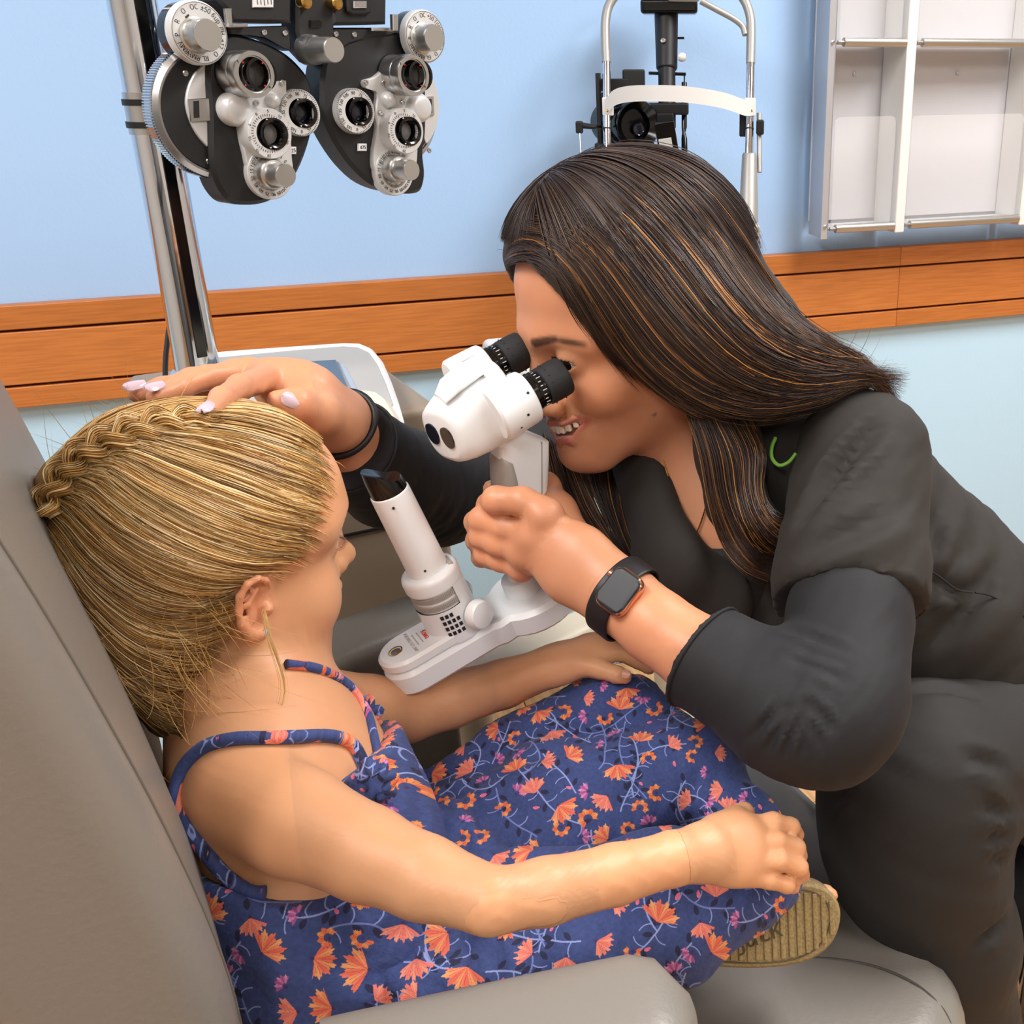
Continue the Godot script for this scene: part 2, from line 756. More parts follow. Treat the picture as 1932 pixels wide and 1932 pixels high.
func materials() -> void:
	M.white_plastic = mat(Color(0.9, 0.9, 0.89), 0.35)
	var wall_bump := noise_tex(0.05, 4, 4, Color.BLACK, Color.WHITE, 512, 3.0)
	M.wall_blue = bump(tri(mat(Color(0.65, 0.79, 0.945), 0.75), Vector3.ONE * 4.0), wall_bump, 0.12)
	M.wall_pale = bump(tri(mat(Color(0.74, 0.885, 0.975), 0.75), Vector3.ONE * 4.0), wall_bump, 0.12)
	M.wall_white = mat(Color(0.86, 0.86, 0.84), 0.8)
	M.ceiling = mat(Color(0.88, 0.88, 0.86), 0.9)
	# cherry-stained wood: fine long grain
	var wood := []
	for i in 3:
		var w := mat([Color(0.785, 0.48, 0.235), Color(0.755, 0.46, 0.22), Color(0.80, 0.495, 0.25)][i], 0.42)
		w.albedo_texture = noise_tex(0.012, 10 + i, 5, Color(0.9, 0.885, 0.86), Color(1.04, 1.04, 1.04), 1024)
		w.roughness_texture = null
		w = tri(w, Vector3(0.55 + 0.1 * i, 14.0, 6.0))
		wood.append(bump(w, noise_tex(0.03, 17 + i, 3, Color.BLACK, Color.WHITE, 512, 2.0), 0.18))
	M.wood = wood
	M.wood_dark = mat(Color(0.36, 0.17, 0.07), 0.6)
	var fl := []
	for i in 4:
		var w := mat([Color(0.80, 0.62, 0.42), Color(0.84, 0.66, 0.45), Color(0.77, 0.59, 0.39), Color(0.82, 0.64, 0.46)][i], 0.45)
		w.albedo_texture = noise_tex(0.012, 30 + i, 5, Color(0.78, 0.74, 0.7), Color(1.08, 1.08, 1.08), 512)
		fl.append(tri(w, Vector3(6.0, 1.0, 0.6)))
	M.floor = fl
	M.chrome = mat(Color(0.86, 0.87, 0.89), 0.08, 1.0)
	M.steel = mat(Color(0.78, 0.78, 0.78), 0.28, 1.0)
	M.brushed = bump(tri(mat(Color(0.80, 0.80, 0.79), 0.34, 1.0), Vector3.ONE * 60.0, false), noise_tex(0.08, 3, 3, Color.BLACK, Color.WHITE, 256, 2.0), 0.12)
	M.silver_paint = bump(tri(mat(Color(0.66, 0.655, 0.64), 0.42, 0.45), Vector3.ONE * 70.0, false), noise_tex(0.1, 5, 3, Color.BLACK, Color.WHITE, 256, 4.0), 0.3)
	M.satin = mat(Color(0.84, 0.84, 0.835), 0.36, 0.25)
	M.black_crackle = bump(tri(mat(Color(0.075, 0.077, 0.085), 0.45), Vector3.ONE * 90.0, false), noise_tex(0.1, 8, 3, Color.BLACK, Color.WHITE, 256, 4.0), 0.35)
	M.black_gloss = mat(Color(0.03, 0.03, 0.035), 0.15)
	M.black_matt = mat(Color(0.05, 0.052, 0.06), 0.5)
	M.rubber = mat(Color(0.115, 0.12, 0.13), 0.62)
	M.ink = mat(Color(0.12, 0.12, 0.13), 0.6)
	M.white_mark = mat(Color(0.9, 0.9, 0.9), 0.5)
	M.red_mark = mat(Color(0.85, 0.12, 0.1), 0.5)
	M.lamp_white = mat(Color(0.93, 0.945, 0.95), 0.28)
	M.lamp_grey = mat(Color(0.68, 0.66, 0.63), 0.4)
	M.ivory = mat(Color(0.86, 0.82, 0.73), 0.45)
	M.taupe = mat(Color(0.56, 0.50, 0.43), 0.55)
	M.lens = mat(Color(0.10, 0.11, 0.15), 0.05)
	M.lens_grey = mat(Color(0.38, 0.37, 0.36), 0.1)
	M.screen = mat(Color(0.24, 0.30, 0.37), 0.12)
	M.alu = mat(Color(0.80, 0.81, 0.83), 0.35, 0.6)
	M.card = mat(Color(0.80, 0.80, 0.815), 0.6)
	M.acrylic = mat(Color(1, 1, 1, 0.12), 0.05)
	M.acrylic.transparency = BaseMaterial3D.TRANSPARENCY_ALPHA
	M.brass = mat(Color(0.80, 0.64, 0.36), 0.25, 1.0)
	var leather := noise_tex(0.045, 21, 4, Color.BLACK, Color.WHITE, 512, 5.0, FastNoiseLite.TYPE_CELLULAR)
	M.leather = bump(tri(mat(Color(0.50, 0.482, 0.455), 0.36), Vector3.ONE * 9.0), leather, 0.16)
	M.leather.metallic_specular = 0.45
	M.leather_back = bump(tri(mat(Color(0.40, 0.36, 0.32), 0.5), Vector3.ONE * 9.0), leather, 0.2)
	M.seam = mat(Color(0.42, 0.40, 0.37), 0.5)
	M.thread = mat(Color(0.30, 0.285, 0.27), 0.7)

# ---------------------------------------------------------------- the room
func room() -> void:
	var X0 := -3.4
	var X1 := 4.2
	var Z1 := 3.2
	var HH := 2.62
	var trim_top := EYE - 0.1776 * -WALL_Z
	var trim_h := 0.170
	# back wall, two paints that meet behind the wooden rail
	var o := structure("wall_back")
	var mb := MB.new()
	mb.box(Transform3D(Basis(), Vector3((X0 + X1) / 2, (HH + trim_top - 0.08) / 2, WALL_Z - 0.06)), Vector3(X1 - X0, HH - trim_top + 0.08, 0.12))
	put("blue_paint", mb.mesh(), M.wall_blue, o)
	mb = MB.new()
	mb.box(Transform3D(Basis(), Vector3((X0 + X1) / 2, (trim_top - 0.08) / 2, WALL_Z - 0.06)), Vector3(X1 - X0, trim_top - 0.08, 0.12))
	put("pale_paint", mb.mesh(), M.wall_pale, o)
	for w in [["wall_left", Vector3(X0 - 0.06, HH / 2, (WALL_Z + Z1) / 2), Vector3(0.12, HH, Z1 - WALL_Z + 0.24)], ["wall_right", Vector3(X1 + 0.06, HH / 2, (WALL_Z + Z1) / 2), Vector3(0.12, HH, Z1 - WALL_Z + 0.24)], ["wall_front", Vector3((X0 + X1) / 2, HH / 2, Z1 + 0.06), Vector3(X1 - X0, HH, 0.12)]]:
		o = structure(w[0])
		mb = MB.new()
		mb.box(Transform3D(Basis(), w[1]), w[2])
		put("paint", mb.mesh(), M.wall_white, o)
	o = structure("ceiling")
	mb = MB.new()
	mb.box(Transform3D(Basis(), Vector3((X0 + X1) / 2, HH + 0.06, (WALL_Z + Z1) / 2)), Vector3(X1 - X0 + 0.24, 0.12, Z1 - WALL_Z + 0.24))
	put("ceiling_panel", mb.mesh(), M.ceiling, o)
	# floor of wood-look planks running towards the back wall
	o = structure("floor")
	mb = MB.new()
	mb.box(Transform3D(Basis(), Vector3((X0 + X1) / 2, -0.07, (WALL_Z + Z1) / 2)), Vector3(X1 - X0 + 0.24, 0.12, Z1 - WALL_Z + 0.24))
	put("underlay", mb.mesh(), M.taupe, o)
	var rng := RandomNumberGenerator.new()
	rng.seed = 5
	var pw := 0.18
	var x := X0
	var shared := {}
	while x < X1 - 0.01:
		var z := WALL_Z - rng.randf() * 0.9
		while z < Z1:
			var z0 := maxf(z, WALL_Z)
			var z1 := minf(z + 1.22, Z1)
			if z1 - z0 > 0.02:
				var key := int(round((z1 - z0) * 1000))
				if not shared.has(key):
					var b := MB.new()
					b.prism(PackedVector2Array([Vector2(-pw / 2 + 0.001, -(z1 - z0) / 2 + 0.001), Vector2(pw / 2 - 0.001, -(z1 - z0) / 2 + 0.001), Vector2(pw / 2 - 0.001, (z1 - z0) / 2 - 0.001), Vector2(-pw / 2 + 0.001, (z1 - z0) / 2 - 0.001)]), 0.01, Transform3D(Basis(Vector3.RIGHT, -PI / 2), Vector3.ZERO), 0.0015)
					shared[key] = b.mesh()
				var pl := put("plank", shared[key], M.floor[rng.randi() % 4], o)
				pl.position = Vector3(x + pw / 2, -0.01, (z0 + z1) / 2)
			z += 1.22
		x += pw
	# wooden chair rail: three boards with dark grooves, and a butt joint towards the right
	var seam := onp(1684, 540, Vector3(0, 0, WALL_Z), Vector3.BACK).x
	var n := 0
	for run in [[X0, seam - 0.00012], [seam + 0.00012, X1]]:
		n += 1
		o = structure("trim_%d" % n)
		mb = MB.new()
		mb.box(Transform3D(Basis(), Vector3((run[0] + run[1]) / 2, trim_top - trim_h / 2, WALL_Z + 0.006)), Vector3(run[1] - run[0], trim_h - 0.004, 0.012))
		put("backing", mb.mesh(), M.wood_dark, o)
		var y := trim_top
		var k := 0
		for hh in [0.0395, 0.088, 0.0350]:
			var b := MB.new()
			b.sbox(Transform3D(Basis(), Vector3((run[0] + run[1]) / 2, y - hh / 2, WALL_Z + 0.0135)), Vector3(run[1] - run[0], hh, 0.025), 0.002, 2)
			put("board", b.mesh(), M.wood[(k + n) % 3], o)
			y -= hh + 0.0045
			k += 1

func more_materials() -> void:
	var weave := noise_tex(0.2, 41, 2, Color.BLACK, Color.WHITE, 256, 3.0)
	M.jersey = bump(tri(mat(Color(0.065, 0.065, 0.082), 0.75), Vector3.ONE * 45.0), weave, 0.25)
	M.scrub = bump(tri(mat(Color(0.135, 0.118, 0.10), 0.8), Vector3.ONE * 45.0), weave, 0.25)
	M.trousers = bump(tri(mat(Color(0.125, 0.117, 0.11), 0.75), Vector3.ONE * 45.0), weave, 0.25)
	for k in ["jersey", "scrub", "trousers"]:
		M[k].rim_enabled = true
		M[k].rim = 0.12
		M[k].rim_tint = 0.5
	M.hairdark = mat(Color(1, 1, 1), 0.36)
	M.hairdark.vertex_color_use_as_albedo = true
	M.hairdark_base = mat(Color(0.17, 0.13, 0.11), 0.6)
	M.tooth = mat(Color(0.93, 0.91, 0.84), 0.2)
	M.nail_lilac = mat(Color(0.80, 0.70, 0.74), 0.12)
	M.hairlight = mat(Color(1, 1, 1), 0.38)
	M.hairlight.vertex_color_use_as_albedo = true
	M.hairlight_base = mat(Color(0.70, 0.55, 0.34), 0.6)

# ================================================================ the refraction head (two halves of dials and lenses)
var PO: Vector3
var PN: Vector3
var PU: Vector3

func pp(px: float, py: float, n := 0.0) -> Vector3:
	return onp(px, py, PO + PN * n, PN)

func ppoly(pts: Array, n: float) -> PackedVector2Array:
	var out := PackedVector2Array()
	for p in pts:
		var q := pp(p[0], p[1], n) - PO
		out.append(Vector2(q.dot(PU), q.y))
	return out

func smooth_poly(p: PackedVector2Array, steps: int) -> PackedVector2Array:
	return PackedVector2Array(spline(Array(p), steps, true))

func pxf(n: float) -> Transform3D:
	return Transform3D(Basis(PU, Vector3.UP, PN), PO + PN * n)

func pdisc(px: float, py: float, n0: float, prof: Array, seg := 48) -> MB:
	# profile (radius, height above n0)
	var mb := MB.new()
	var tall: float = prof[prof.size() - 1].y
	mb.lathe(prof, seg, along(pp(px, py, n0 + tall) - PN * tall, PN))
	return mb

# little printed strokes and figures round a dial
func dial_marks(px: float, py: float, n: float, r: float, count: int, longer: int, len_: float, texts: Array, tr: float, ts: float, start := 0.0) -> MB:
	var mb := MB.new()
	var c := pp(px, py, n)
	for i in count:
		var a := start + TAU * i / count
		var l := len_ * (1.6 if longer > 0 and i % longer == 0 else 1.0)
		var out := PU * cos(a) + Vector3.UP * sin(a)
		var f := Transform3D(Basis(out, PN.cross(out), PN), c + out * (r - l / 2))
		mb.box(f, Vector3(l, 0.00045, 0.0003))
	for i in texts.size():
		var a := start + PI / 2 - TAU * i / texts.size()
		var out := PU * cos(a) + Vector3.UP * sin(a)
		text_soup(mb, texts[i], ts, 0.0003, Transform3D(Basis(-PN.cross(out) * -1.0 * -1.0, out, PN), c + out * tr))
	return mb

func screw(px: float, py: float, n: float, r: float, parent: Node3D) -> void:
	var mb := pdisc(px, py, n, [Vector2(0, 0), Vector2(r, 0), Vector2(r, 0.0012), Vector2(r * 0.8, 0.0018), Vector2(r * 0.45, 0.0018), Vector2(r * 0.4, 0.0008), Vector2(0, 0.0008)], 12)
	put("screw", mb.mesh(), M.steel, parent)

func half_head(o: Node3D, d: Dictionary) -> void:
	# black housing
	var mb := MB.new()
	mb.prism(smooth_poly(ppoly(d.body, 0.012), 3), 0.034, pxf(-0.022), 0.004)
	var body := put("housing", mb.mesh(), M.black_crackle, o)
	mb = MB.new()
	mb.prism(ppoly(d.strap, 0.016), 0.02, pxf(-0.006), 0.002)
	put("hanger_plate", mb.mesh(), M.black_crackle, o)
	# milled power disc
	var c: Array = d.disc
	var rr: float = c[2]
	mb = pdisc(c[0], c[1], -0.016, [Vector2(0, 0), Vector2(rr - 0.001, 0), Vector2(rr, 0.001), Vector2(rr, 0.016), Vector2(rr - 0.004, 0.02), Vector2(rr - 0.006, 0.02), Vector2(rr - 0.0065, 0.018), Vector2(0, 0.018)], 72)
	var disc := put("power_disc", mb.mesh(), M.steel, o)
	mb = MB.new()
	for i in 150:
		var a := TAU * i / 150
		var out := PU * cos(a) + Vector3.UP * sin(a)
		var ctr := pp(c[0], c[1], 0.004) - PN * 0.012
		mb.box(Transform3D(Basis(out, PN.cross(out), PN), ctr + out * rr), Vector3(0.0016, 0.0013, 0.014))
	put("milled_edge", mb.mesh(), M.chrome, disc)
	mb = pdisc(c[0], c[1], 0.0021, [Vector2(0, 0), Vector2(rr - 0.0066, 0), Vector2(rr - 0.0075, 0.0022), Vector2(0, 0.0022)], 64)
	put("black_face", mb.mesh(), M.black_crackle, disc)
	mb = MB.new()
	mb.prism(smooth_poly(ppoly(d.crescent, 0.006), 3), 0.004, pxf(0.003), 0.001)
	put("silver_insert", mb.mesh(), M.satin, o)
	mb = MB.new()
	mb.prism(ppoly(d.window, 0.009), 0.003, pxf(0.0065), 0.0006)
	var win := put("scale_window", mb.mesh(), M.steel, o)
	mb = MB.new()
	mb.prism(ppoly(d.window_dark, 0.0105), 0.0006, pxf(0.0095), 0.0)
	put("scale_strip", mb.mesh(), M.ink, win)
	# main dial with knob
	c = d.dial
	rr = c[2]
	mb = pdisc(c[0], c[1], -0.012, [Vector2(0, 0), Vector2(rr * 0.93, 0), Vector2(rr * 0.97, 0.002), Vector2(rr * 0.97, 0.028)], 56)
	var dial := put("selector_drum", mb.mesh(), M.black_gloss, o)
	mb = pdisc(c[0], c[1], 0.016, [Vector2(rr * 0.97, 0), Vector2(rr, 0.0006), Vector2(rr, 0.0075), Vector2(rr * 0.97, 0.0095), Vector2(rr * 0.9, 0.0102), Vector2(0, 0.0102)], 56)
	put("dial_face", mb.mesh(), M.satin, dial)
	var knob_at := pp(c[3], c[4], 0.048) - PN * 0.022
	mb = MB.new()
	mb.lathe([Vector2(c[5] * 1.12, 0), Vector2(c[5] * 1.12, 0.002), Vector2(c[5], 0.003), Vector2(c[5], 0.0195), Vector2(c[5] * 0.95, 0.022), Vector2(0, 0.022)], 40, along(knob_at, PN))
	put("knob", mb.mesh(), M.brushed, dial)
	mb = MB.new()
	var cc := pp(c[0], c[1], 0.0263)
	var words: Array = d.words
	for i in words.size():
		var a: float = deg_to_rad(d.word_start - 360.0 * i / words.size())
		var out := PU * cos(a) + Vector3.UP * sin(a)
		text_soup(mb, words[i], rr * 0.21, 0.0003, Transform3D(Basis(out.cross(PN), out, PN), cc + out * rr * 0.78))
	var ring := []
	for i in 49:
		var a := TAU * i / 48
		ring.append(cc + (PU * cos(a) + Vector3.UP * sin(a)) * rr * 0.93)
	mb.tube(ring, 0.0002, 4, false)
	var ia := deg_to_rad(d.word_start)
	var io := PU * cos(ia) + Vector3.UP * sin(ia)
	mb.box(Transform3D(Basis(io, PN.cross(io), PN), cc + io * rr * 0.6), Vector3(0.0016, 0.0042, 0.0006))
	put("dial_lettering", mb.mesh(), M.ink, dial)
	# silver turret plate
	mb = MB.new()
	mb.prism(smooth_poly(ppoly(d.plate, 0.018), 3), 0.008, pxf(0.010), 0.0015)
	put("turret_plate", mb.mesh(), M.satin, o)
	mb = MB.new()
	c = d.dome
	mb.lathe([Vector2(c[2], 0), Vector2(c[2] * 0.97, 0.003), Vector2(c[2] * 0.8, 0.006), Vector2(c[2] * 0.45, 0.0085), Vector2(0, 0.0093)], 24, along(pp(c[0], c[1], 0.02) - PN * 0.002, PN))
	put("stud", mb.mesh(), M.satin, o)
	# silver shroud beside the turret
	c = d.shroud
	mb = MB.new()
	mb.lathe([Vector2(0, -0.004), Vector2(c[2], -0.002), Vector2(c[2], 0.008), Vector2(c[2] * 0.85, 0.013), Vector2(c[2] * 0.6, 0.0155), Vector2(0, 0.016)], 32, along(pp(c[0], c[1], 0.012), PN))
	put("turret_shroud", mb.mesh(), M.satin, o)
	# three lens barrels: upper, side and middle
	c = d.upper
	rr = c[2]
	mb = pdisc(c[0], c[1], 0.014, [Vector2(0, 0), Vector2(rr, 0), Vector2(rr, 0.016), Vector2(rr * 0.95, 0.018), Vector2(rr * 1.02, 0.02), Vector2(rr * 1.02, 0.030), Vector2(rr * 0.98, 0.0325), Vector2(rr * 0.80, 0.0325), Vector2(rr * 0.78, 0.031), Vector2(rr * 0.74, 0.031)], 48)
	var up := put("lens_barrel", mb.mesh(), M.steel, o)
	mb = pdisc(c[0], c[1], 0.0435, [Vector2(rr * 0.76, 0.0015), Vector2(rr * 0.62, 0.0012), Vector2(rr * 0.58, -0.002), Vector2(rr * 0.55, -0.012)], 40)
	put("lens_rim", mb.mesh(), M.black_gloss, up)
	mb = pdisc(c[0], c[1], 0.030, [Vector2(rr * 0.56, 0.0), Vector2(rr * 0.4, 0.0012), Vector2(0, 0.002)], 32)
	put("lens", mb.mesh(), M.lens_grey, up)
	var dots := MB.new()
	for k in 4:
		var a := TAU * k / 4 + 0.75
		var out := PU * cos(a) + Vector3.UP * sin(a)
		dots.lathe([Vector2(0.0008, 0), Vector2(0.0008, 0.0006), Vector2(0, 0.0006)], 8, along(pp(c[0], c[1], 0.0453) + out * rr * 0.68, PN))
	put("red_dot", dots.mesh(), M.red_mark, up).set_meta("kind", "stuff")
	mb = dial_marks(c[0], c[1], 0.0468, rr * 0.97, 0, 0, 0.001, ["P", "", "P", ""], rr * 0.88, 0.0035, 0.9)
	put("lettering", mb.mesh(), M.ink, up).set_meta("kind", "stuff")
	for side in ["cross_dial", "cylinder_dial"]:
		c = d[side]
		rr = c[2]
		var n0: float = 0.010 if side == "cross_dial" else 0.016
		var tall := 0.012 if side == "cross_dial" else 0.018
		mb = pdisc(c[0], c[1], n0, [Vector2(0, 0), Vector2(rr * 0.97, 0), Vector2(rr, 0.001), Vector2(rr, tall - 0.0015), Vector2(rr * 0.96, tall), Vector2(rr * 0.62, tall), Vector2(rr * 0.62, tall - 0.003)], 56)
		var dl := put(side, mb.mesh(), M.satin, o)
		mb = pdisc(c[0], c[1], n0 + tall - 0.003, [Vector2(rr * 0.63, 0.0), Vector2(rr * 0.63, 0.0042), Vector2(rr * 0.55, 0.0048), Vector2(rr * 0.47, 0.0036), Vector2(rr * 0.40, -0.006)], 40)
		put("lens_rim", mb.mesh(), M.black_gloss, dl)
		mb = pdisc(c[0], c[1], n0 + tall - 0.007, [Vector2(rr * 0.42, 0), Vector2(rr * 0.25, 0.0012), Vector2(0, 0.0018)], 28)
		put("lens", mb.mesh(), M.lens if side == "cross_dial" else M.lens_grey, dl)
		if side == "cross_dial":
			mb = dial_marks(c[0], c[1], n0 + tall + 0.0002, rr * 0.99, 72, 0, 0.0016, ["90", "75", "60", "45", "30", "15", "0", "165", "150", "135", "120", "105"], rr * 0.79, 0.0042)
		else:
			mb = dial_marks(c[0], c[1], n0 + tall + 0.0002, rr * 0.76, 44, 5, 0.0022, ["0", "5", "10", "15", "20", "", "20", "15", "10", "5"], rr * 0.87, 0.0036, 0.5)
		put("graduations", mb.mesh(), M.ink, dl)
		dots = MB.new()
		for k in [1.0, -1.0]:
			var t: Vector3 = pp(c[0], c[1], n0 + tall + 0.0018) + Vector3.UP * k * rr * 0.53
			dots.tri_(t + Vector3.UP * k * 0.0013 + PN * 0.0004, t + PU * k * 0.0011 + PN * 0.0004, t - PU * k * 0.0011 + PN * 0.0004)
			dots.tri_(t + Vector3.UP * k * 0.0013, t - PU * k * 0.0011, t + PU * k * 0.0011)
		put("pointer", dots.mesh(), M.white_mark, dl).set_meta("kind", "stuff")
	# lower axis dial with its knob
	c = d.lower
	rr = c[2]
	mb = pdisc(c[0], c[1], 0.008, [Vector2(0, 0), Vector2(rr * 0.97, 0), Vector2(rr, 0.001), Vector2(rr, 0.009), Vector2(rr * 0.96, 0.0105), Vector2(0, 0.0105)], 56)
	var lo := put("axis_dial", mb.mesh(), M.satin, o)
	mb = dial_marks(c[0], c[1], 0.0187, rr * 0.66, 60, 5, 0.0028, ["45", "30", "15", "0", "165", "150", "135", "120", "105", "90", "75", "60", "45", "30", "15", "180", "165", "150"], rr * 0.8, 0.0042)
	put("graduations", mb.mesh(), M.ink, lo)
	mb = MB.new()
	var kf := pp(c[3], c[4], 0.052) - PN * 0.034
	mb.lathe([Vector2(c[5] * 1.35, 0), Vector2(c[5] * 1.3, 0.012), Vector2(c[5] * 1.18, 0.014), Vector2(c[5], 0.0145), Vector2(c[5], 0.032), Vector2(c[5] * 0.94, 0.034), Vector2(0, 0.034)], 36, along(kf, PN))
	put("axis_knob", mb.mesh(), M.brushed, lo)
	mb = MB.new()
	mb.prism(ppoly(d.tag, 0.016), 0.003, pxf(0.0125), 0.0005)
	var tg := put("readout", mb.mesh(), M.white_mark, o)
	mb = MB.new()
	var tc := (pp(d.tag[0][0], d.tag[0][1], 0.0158) + pp(d.tag[2][0], d.tag[2][1], 0.0158)) / 2
	text_soup(mb, d.tag_text, 0.0045, 0.0003, Transform3D(Basis(PU, Vector3.UP, PN), tc))
	put("readout_figures", mb.mesh(), M.ink, tg)
	for s in d.screws:
		screw(s[0], s[1], s[2], 0.0028, o)

func ellipse_px(cx: float, cy: float, rx: float, ry: float, n := 20) -> Array:
	var out := []
	for i in n:
		out.append([cx + cos(TAU * i / n) * rx, cy - sin(TAU * i / n) * ry])
	return out

func refraction_head() -> void:
	PU = gdir(0.62, 0.78, 0).normalized()
	PN = gdir(0.78, -0.62, 0).normalized()
	PO = at(385, 62, 1.0) - PN * 0.026
	var o := thing("phoropter", "black and silver refraction head with twin clusters of lens dials on the chrome pole", "eye instrument", pp(590, 380, 0))
	var left := {
		"body": [[436, 62], [470, 70], [510, 84], [545, 104], [570, 128], [585, 150], [592, 180], [592, 236], [582, 280], [565, 322], [545, 352], [517, 376], [492, 385], [466, 387], [440, 384], [422, 368], [408, 342], [398, 300], [396, 225], [392, 130], [405, 80]],
		"strap": [[432, 52], [470, 50], [545, 48], [551, 60], [553, 96], [540, 92], [505, 74], [470, 66], [436, 64]],
		"disc": [408, 212, 0.0605],
		"crescent": [[386, 121], [398, 136], [407, 165], [411, 205], [412, 250], [409, 292], [392, 278], [372, 255], [357, 225], [350, 195], [354, 166], [366, 140]],
		"window": [[356, 187], [407, 184], [408, 228], [361, 230]],
		"window_dark": [[366, 191], [376, 190], [377, 222], [367, 223]],
		"dial": [377, 62, 0.0275, 393, 66, 0.0138],
		"words": ["O", "OC", "±50", "6up", "PH", "+12", "O", "RL", "RMH", "RMV", "P", "R"], "word_start": 125.0,
		"plate": [[470, 165], [505, 158], [537, 152], [541, 158], [542, 190], [548, 232], [552, 300], [548, 330], [478, 330], [462, 290], [452, 240], [456, 205], [464, 185]],
		"dome": [515, 189, 0.0075], "shroud": [436, 206, 0.0155],
		"upper": [479, 140, 0.0205], "cross_dial": [565, 213, 0.0222], "cylinder_dial": [507, 252, 0.0235],
		"lower": [511, 327, 0.0252, 540, 331, 0.0112],
		"tag": [[548, 277], [560, 277], [560, 291], [548, 291]], "tag_text": "25",
		"screws": [[350, 138, 0.004], [394, 304, 0.004], [499, 61, 0.014], [538, 62, 0.014], [533, 156, 0.019], [484, 194, 0.019], [522, 295, 0.019]]}
	half_head(o, left)
	var right := {
		"body": [[632, 74], [618, 100], [610, 130], [607, 165], [608, 207], [618, 240], [636, 275], [662, 312], [693, 342], [722, 357], [750, 364], [776, 366], [795, 361], [802, 345], [804, 326], [801, 290], [806, 250], [806, 170], [790, 110], [764, 66], [720, 58], [670, 60]],
		"strap": [[629, 52], [690, 52], [740, 56], [755, 62], [740, 68], [700, 72], [662, 84], [640, 100], [629, 104]],
		"disc": [745, 209, 0.0585],
		"crescent": [[800, 128], [815, 146], [824, 172], [828, 200], [824, 235], [812, 262], [802, 270], [797, 240], [796, 200], [796, 160]],
		"window": [[800, 182], [818, 181], [820, 217], [803, 219]],
		"window_dark": [[808, 187], [815, 187], [816, 213], [809, 213]],
		"dial": [803, 69, 0.0268, 820, 71, 0.0135],
		"words": ["O", "OC", "+50", "10Δl", "", "+12", "O", "GL", "RMH", "RMV", "P", "R"], "word_start": 125.0,
		"plate": [[688, 152], [706, 146], [722, 132], [740, 105], [752, 112], [790, 165], [802, 200], [800, 220], [790, 240], [788, 300], [776, 330], [716, 330], [704, 300], [712, 240], [708, 215], [712, 175], [690, 165]],
		"dome": [733, 188, 0.0085], "shroud": [782, 203, 0.0155],
		"upper": [779, 142, 0.0205], "cross_dial": [670, 210, 0.0225], "cylinder_dial": [763, 247, 0.0235],
		"lower": [745, 324, 0.0255, 777, 321, 0.0108],
		"tag": [[677, 271], [693, 271], [693, 285], [677, 285]], "tag_text": "475",
		"screws": [[634, 64, 0.014], [669, 65, 0.014], [691, 156, 0.019], [724, 156, 0.019], [761, 193, 0.019], [719, 213, 0.019], [810, 284, 0.004]]}
	half_head(o, right)
	# carrier above the halves
	var mb := MB.new()
	mb.prism(ppoly([[408, -60], [552, -60], [552, 44], [440, 42], [430, 20], [410, 0]], 0.02), 0.05, pxf(-0.03), 0.003)
	mb.prism(ppoly([[628, -60], [732, -60], [730, 46], [628, 48]], 0.02), 0.05, pxf(-0.03), 0.003)
	mb.prism(ppoly([[548, -60], [632, -60], [632, 30], [548, 30]], 0.0), 0.03, pxf(-0.03), 0.002)
	var car := put("carrier", mb.mesh(), M.black_crackle, o)
	mb = MB.new()
	mb.prism(ppoly([[480, -20], [518, -20], [518, 14], [480, 14]], 0.024), 0.003, pxf(0.0195), 0.0005)
	put("pupil_scale", mb.mesh(), M.white_mark, car)
	mb = MB.new()
	for i in 5:
		mb.box(Transform3D(Basis(PU, Vector3.UP, PN), pp(486 + i * 6.5, 4, 0.0228)), Vector3(0.0005, 0.006 if i == 2 else 0.004, 0.0004))
	put("scale_strokes", mb.mesh(), M.ink, car)
	mb = MB.new()
	mb.prism(ppoly([[654, -6], [702, -6], [700, 24], [690, 27], [664, 27], [655, 22]], 0.024), 0.006, pxf(0.019), 0.0015)
	put("level_housing", mb.mesh(), M.black_matt, car)
	mb = MB.new()
	mb.prism(ppoly([[667, 2], [692, 2], [692, 15], [667, 15]], 0.027), 0.003, pxf(0.0245), 0.0006)
	put("level_vial", mb.mesh(), M.steel, car)
	# bracket and centring knob between the halves
	mb = MB.new()
	mb.prism(ppoly([[556, -40], [628, -40], [628, 100], [612, 122], [590, 118], [566, 92], [556, 60]], 0.014), 0.03, pxf(-0.012), 0.003)
	var br := put("bracket", mb.mesh(), M.black_crackle, o)
	mb = MB.new()
	mb.prism(ppoly([[586, 38], [607, 38], [607, 52], [586, 52]], 0.02), 0.004, pxf(0.0165), 0.0008)
	put("bracket_slot", mb.mesh(), M.black_gloss, br)
	mb = MB.new()
	for s in [[572, 4], [630, 6]]:
		mb.lathe([Vector2(0, -0.004), Vector2(0.006, -0.004), Vector2(0.007, 0), Vector2(0.006, 0.006), Vector2(0.004, 0.007), Vector2(0, 0.007)], 20, along(pp(s[0], s[1], 0.022), PN))
	put("brass_stud", mb.mesh(), M.brass, br)
	var kf := pp(631, 94, 0.062) - PN * 0.044
	mb = MB.new()
	mb.lathe([Vector2(0.0145, -0.002), Vector2(0.0145, 0.006), Vector2(0.0135, 0.008), Vector2(0.0135, 0.013), Vector2(0.012, 0.015), Vector2(0.0118, 0.042), Vector2(0.011, 0.044), Vector2(0, 0.044)], 36, along(kf, PN))
	put("centring_knob", mb.mesh(), M.brushed, o)
	for s in [[[424, 16], [436, 16], [438, 50], [428, 51]], [[739, 27], [750, 27], [750, 58], [740, 58]]]:
		mb = MB.new()
		mb.prism(ppoly(s, 0.03), 0.006, pxf(0.026), 0.001)
		put("catch_pin", mb.mesh(), M.steel, o)
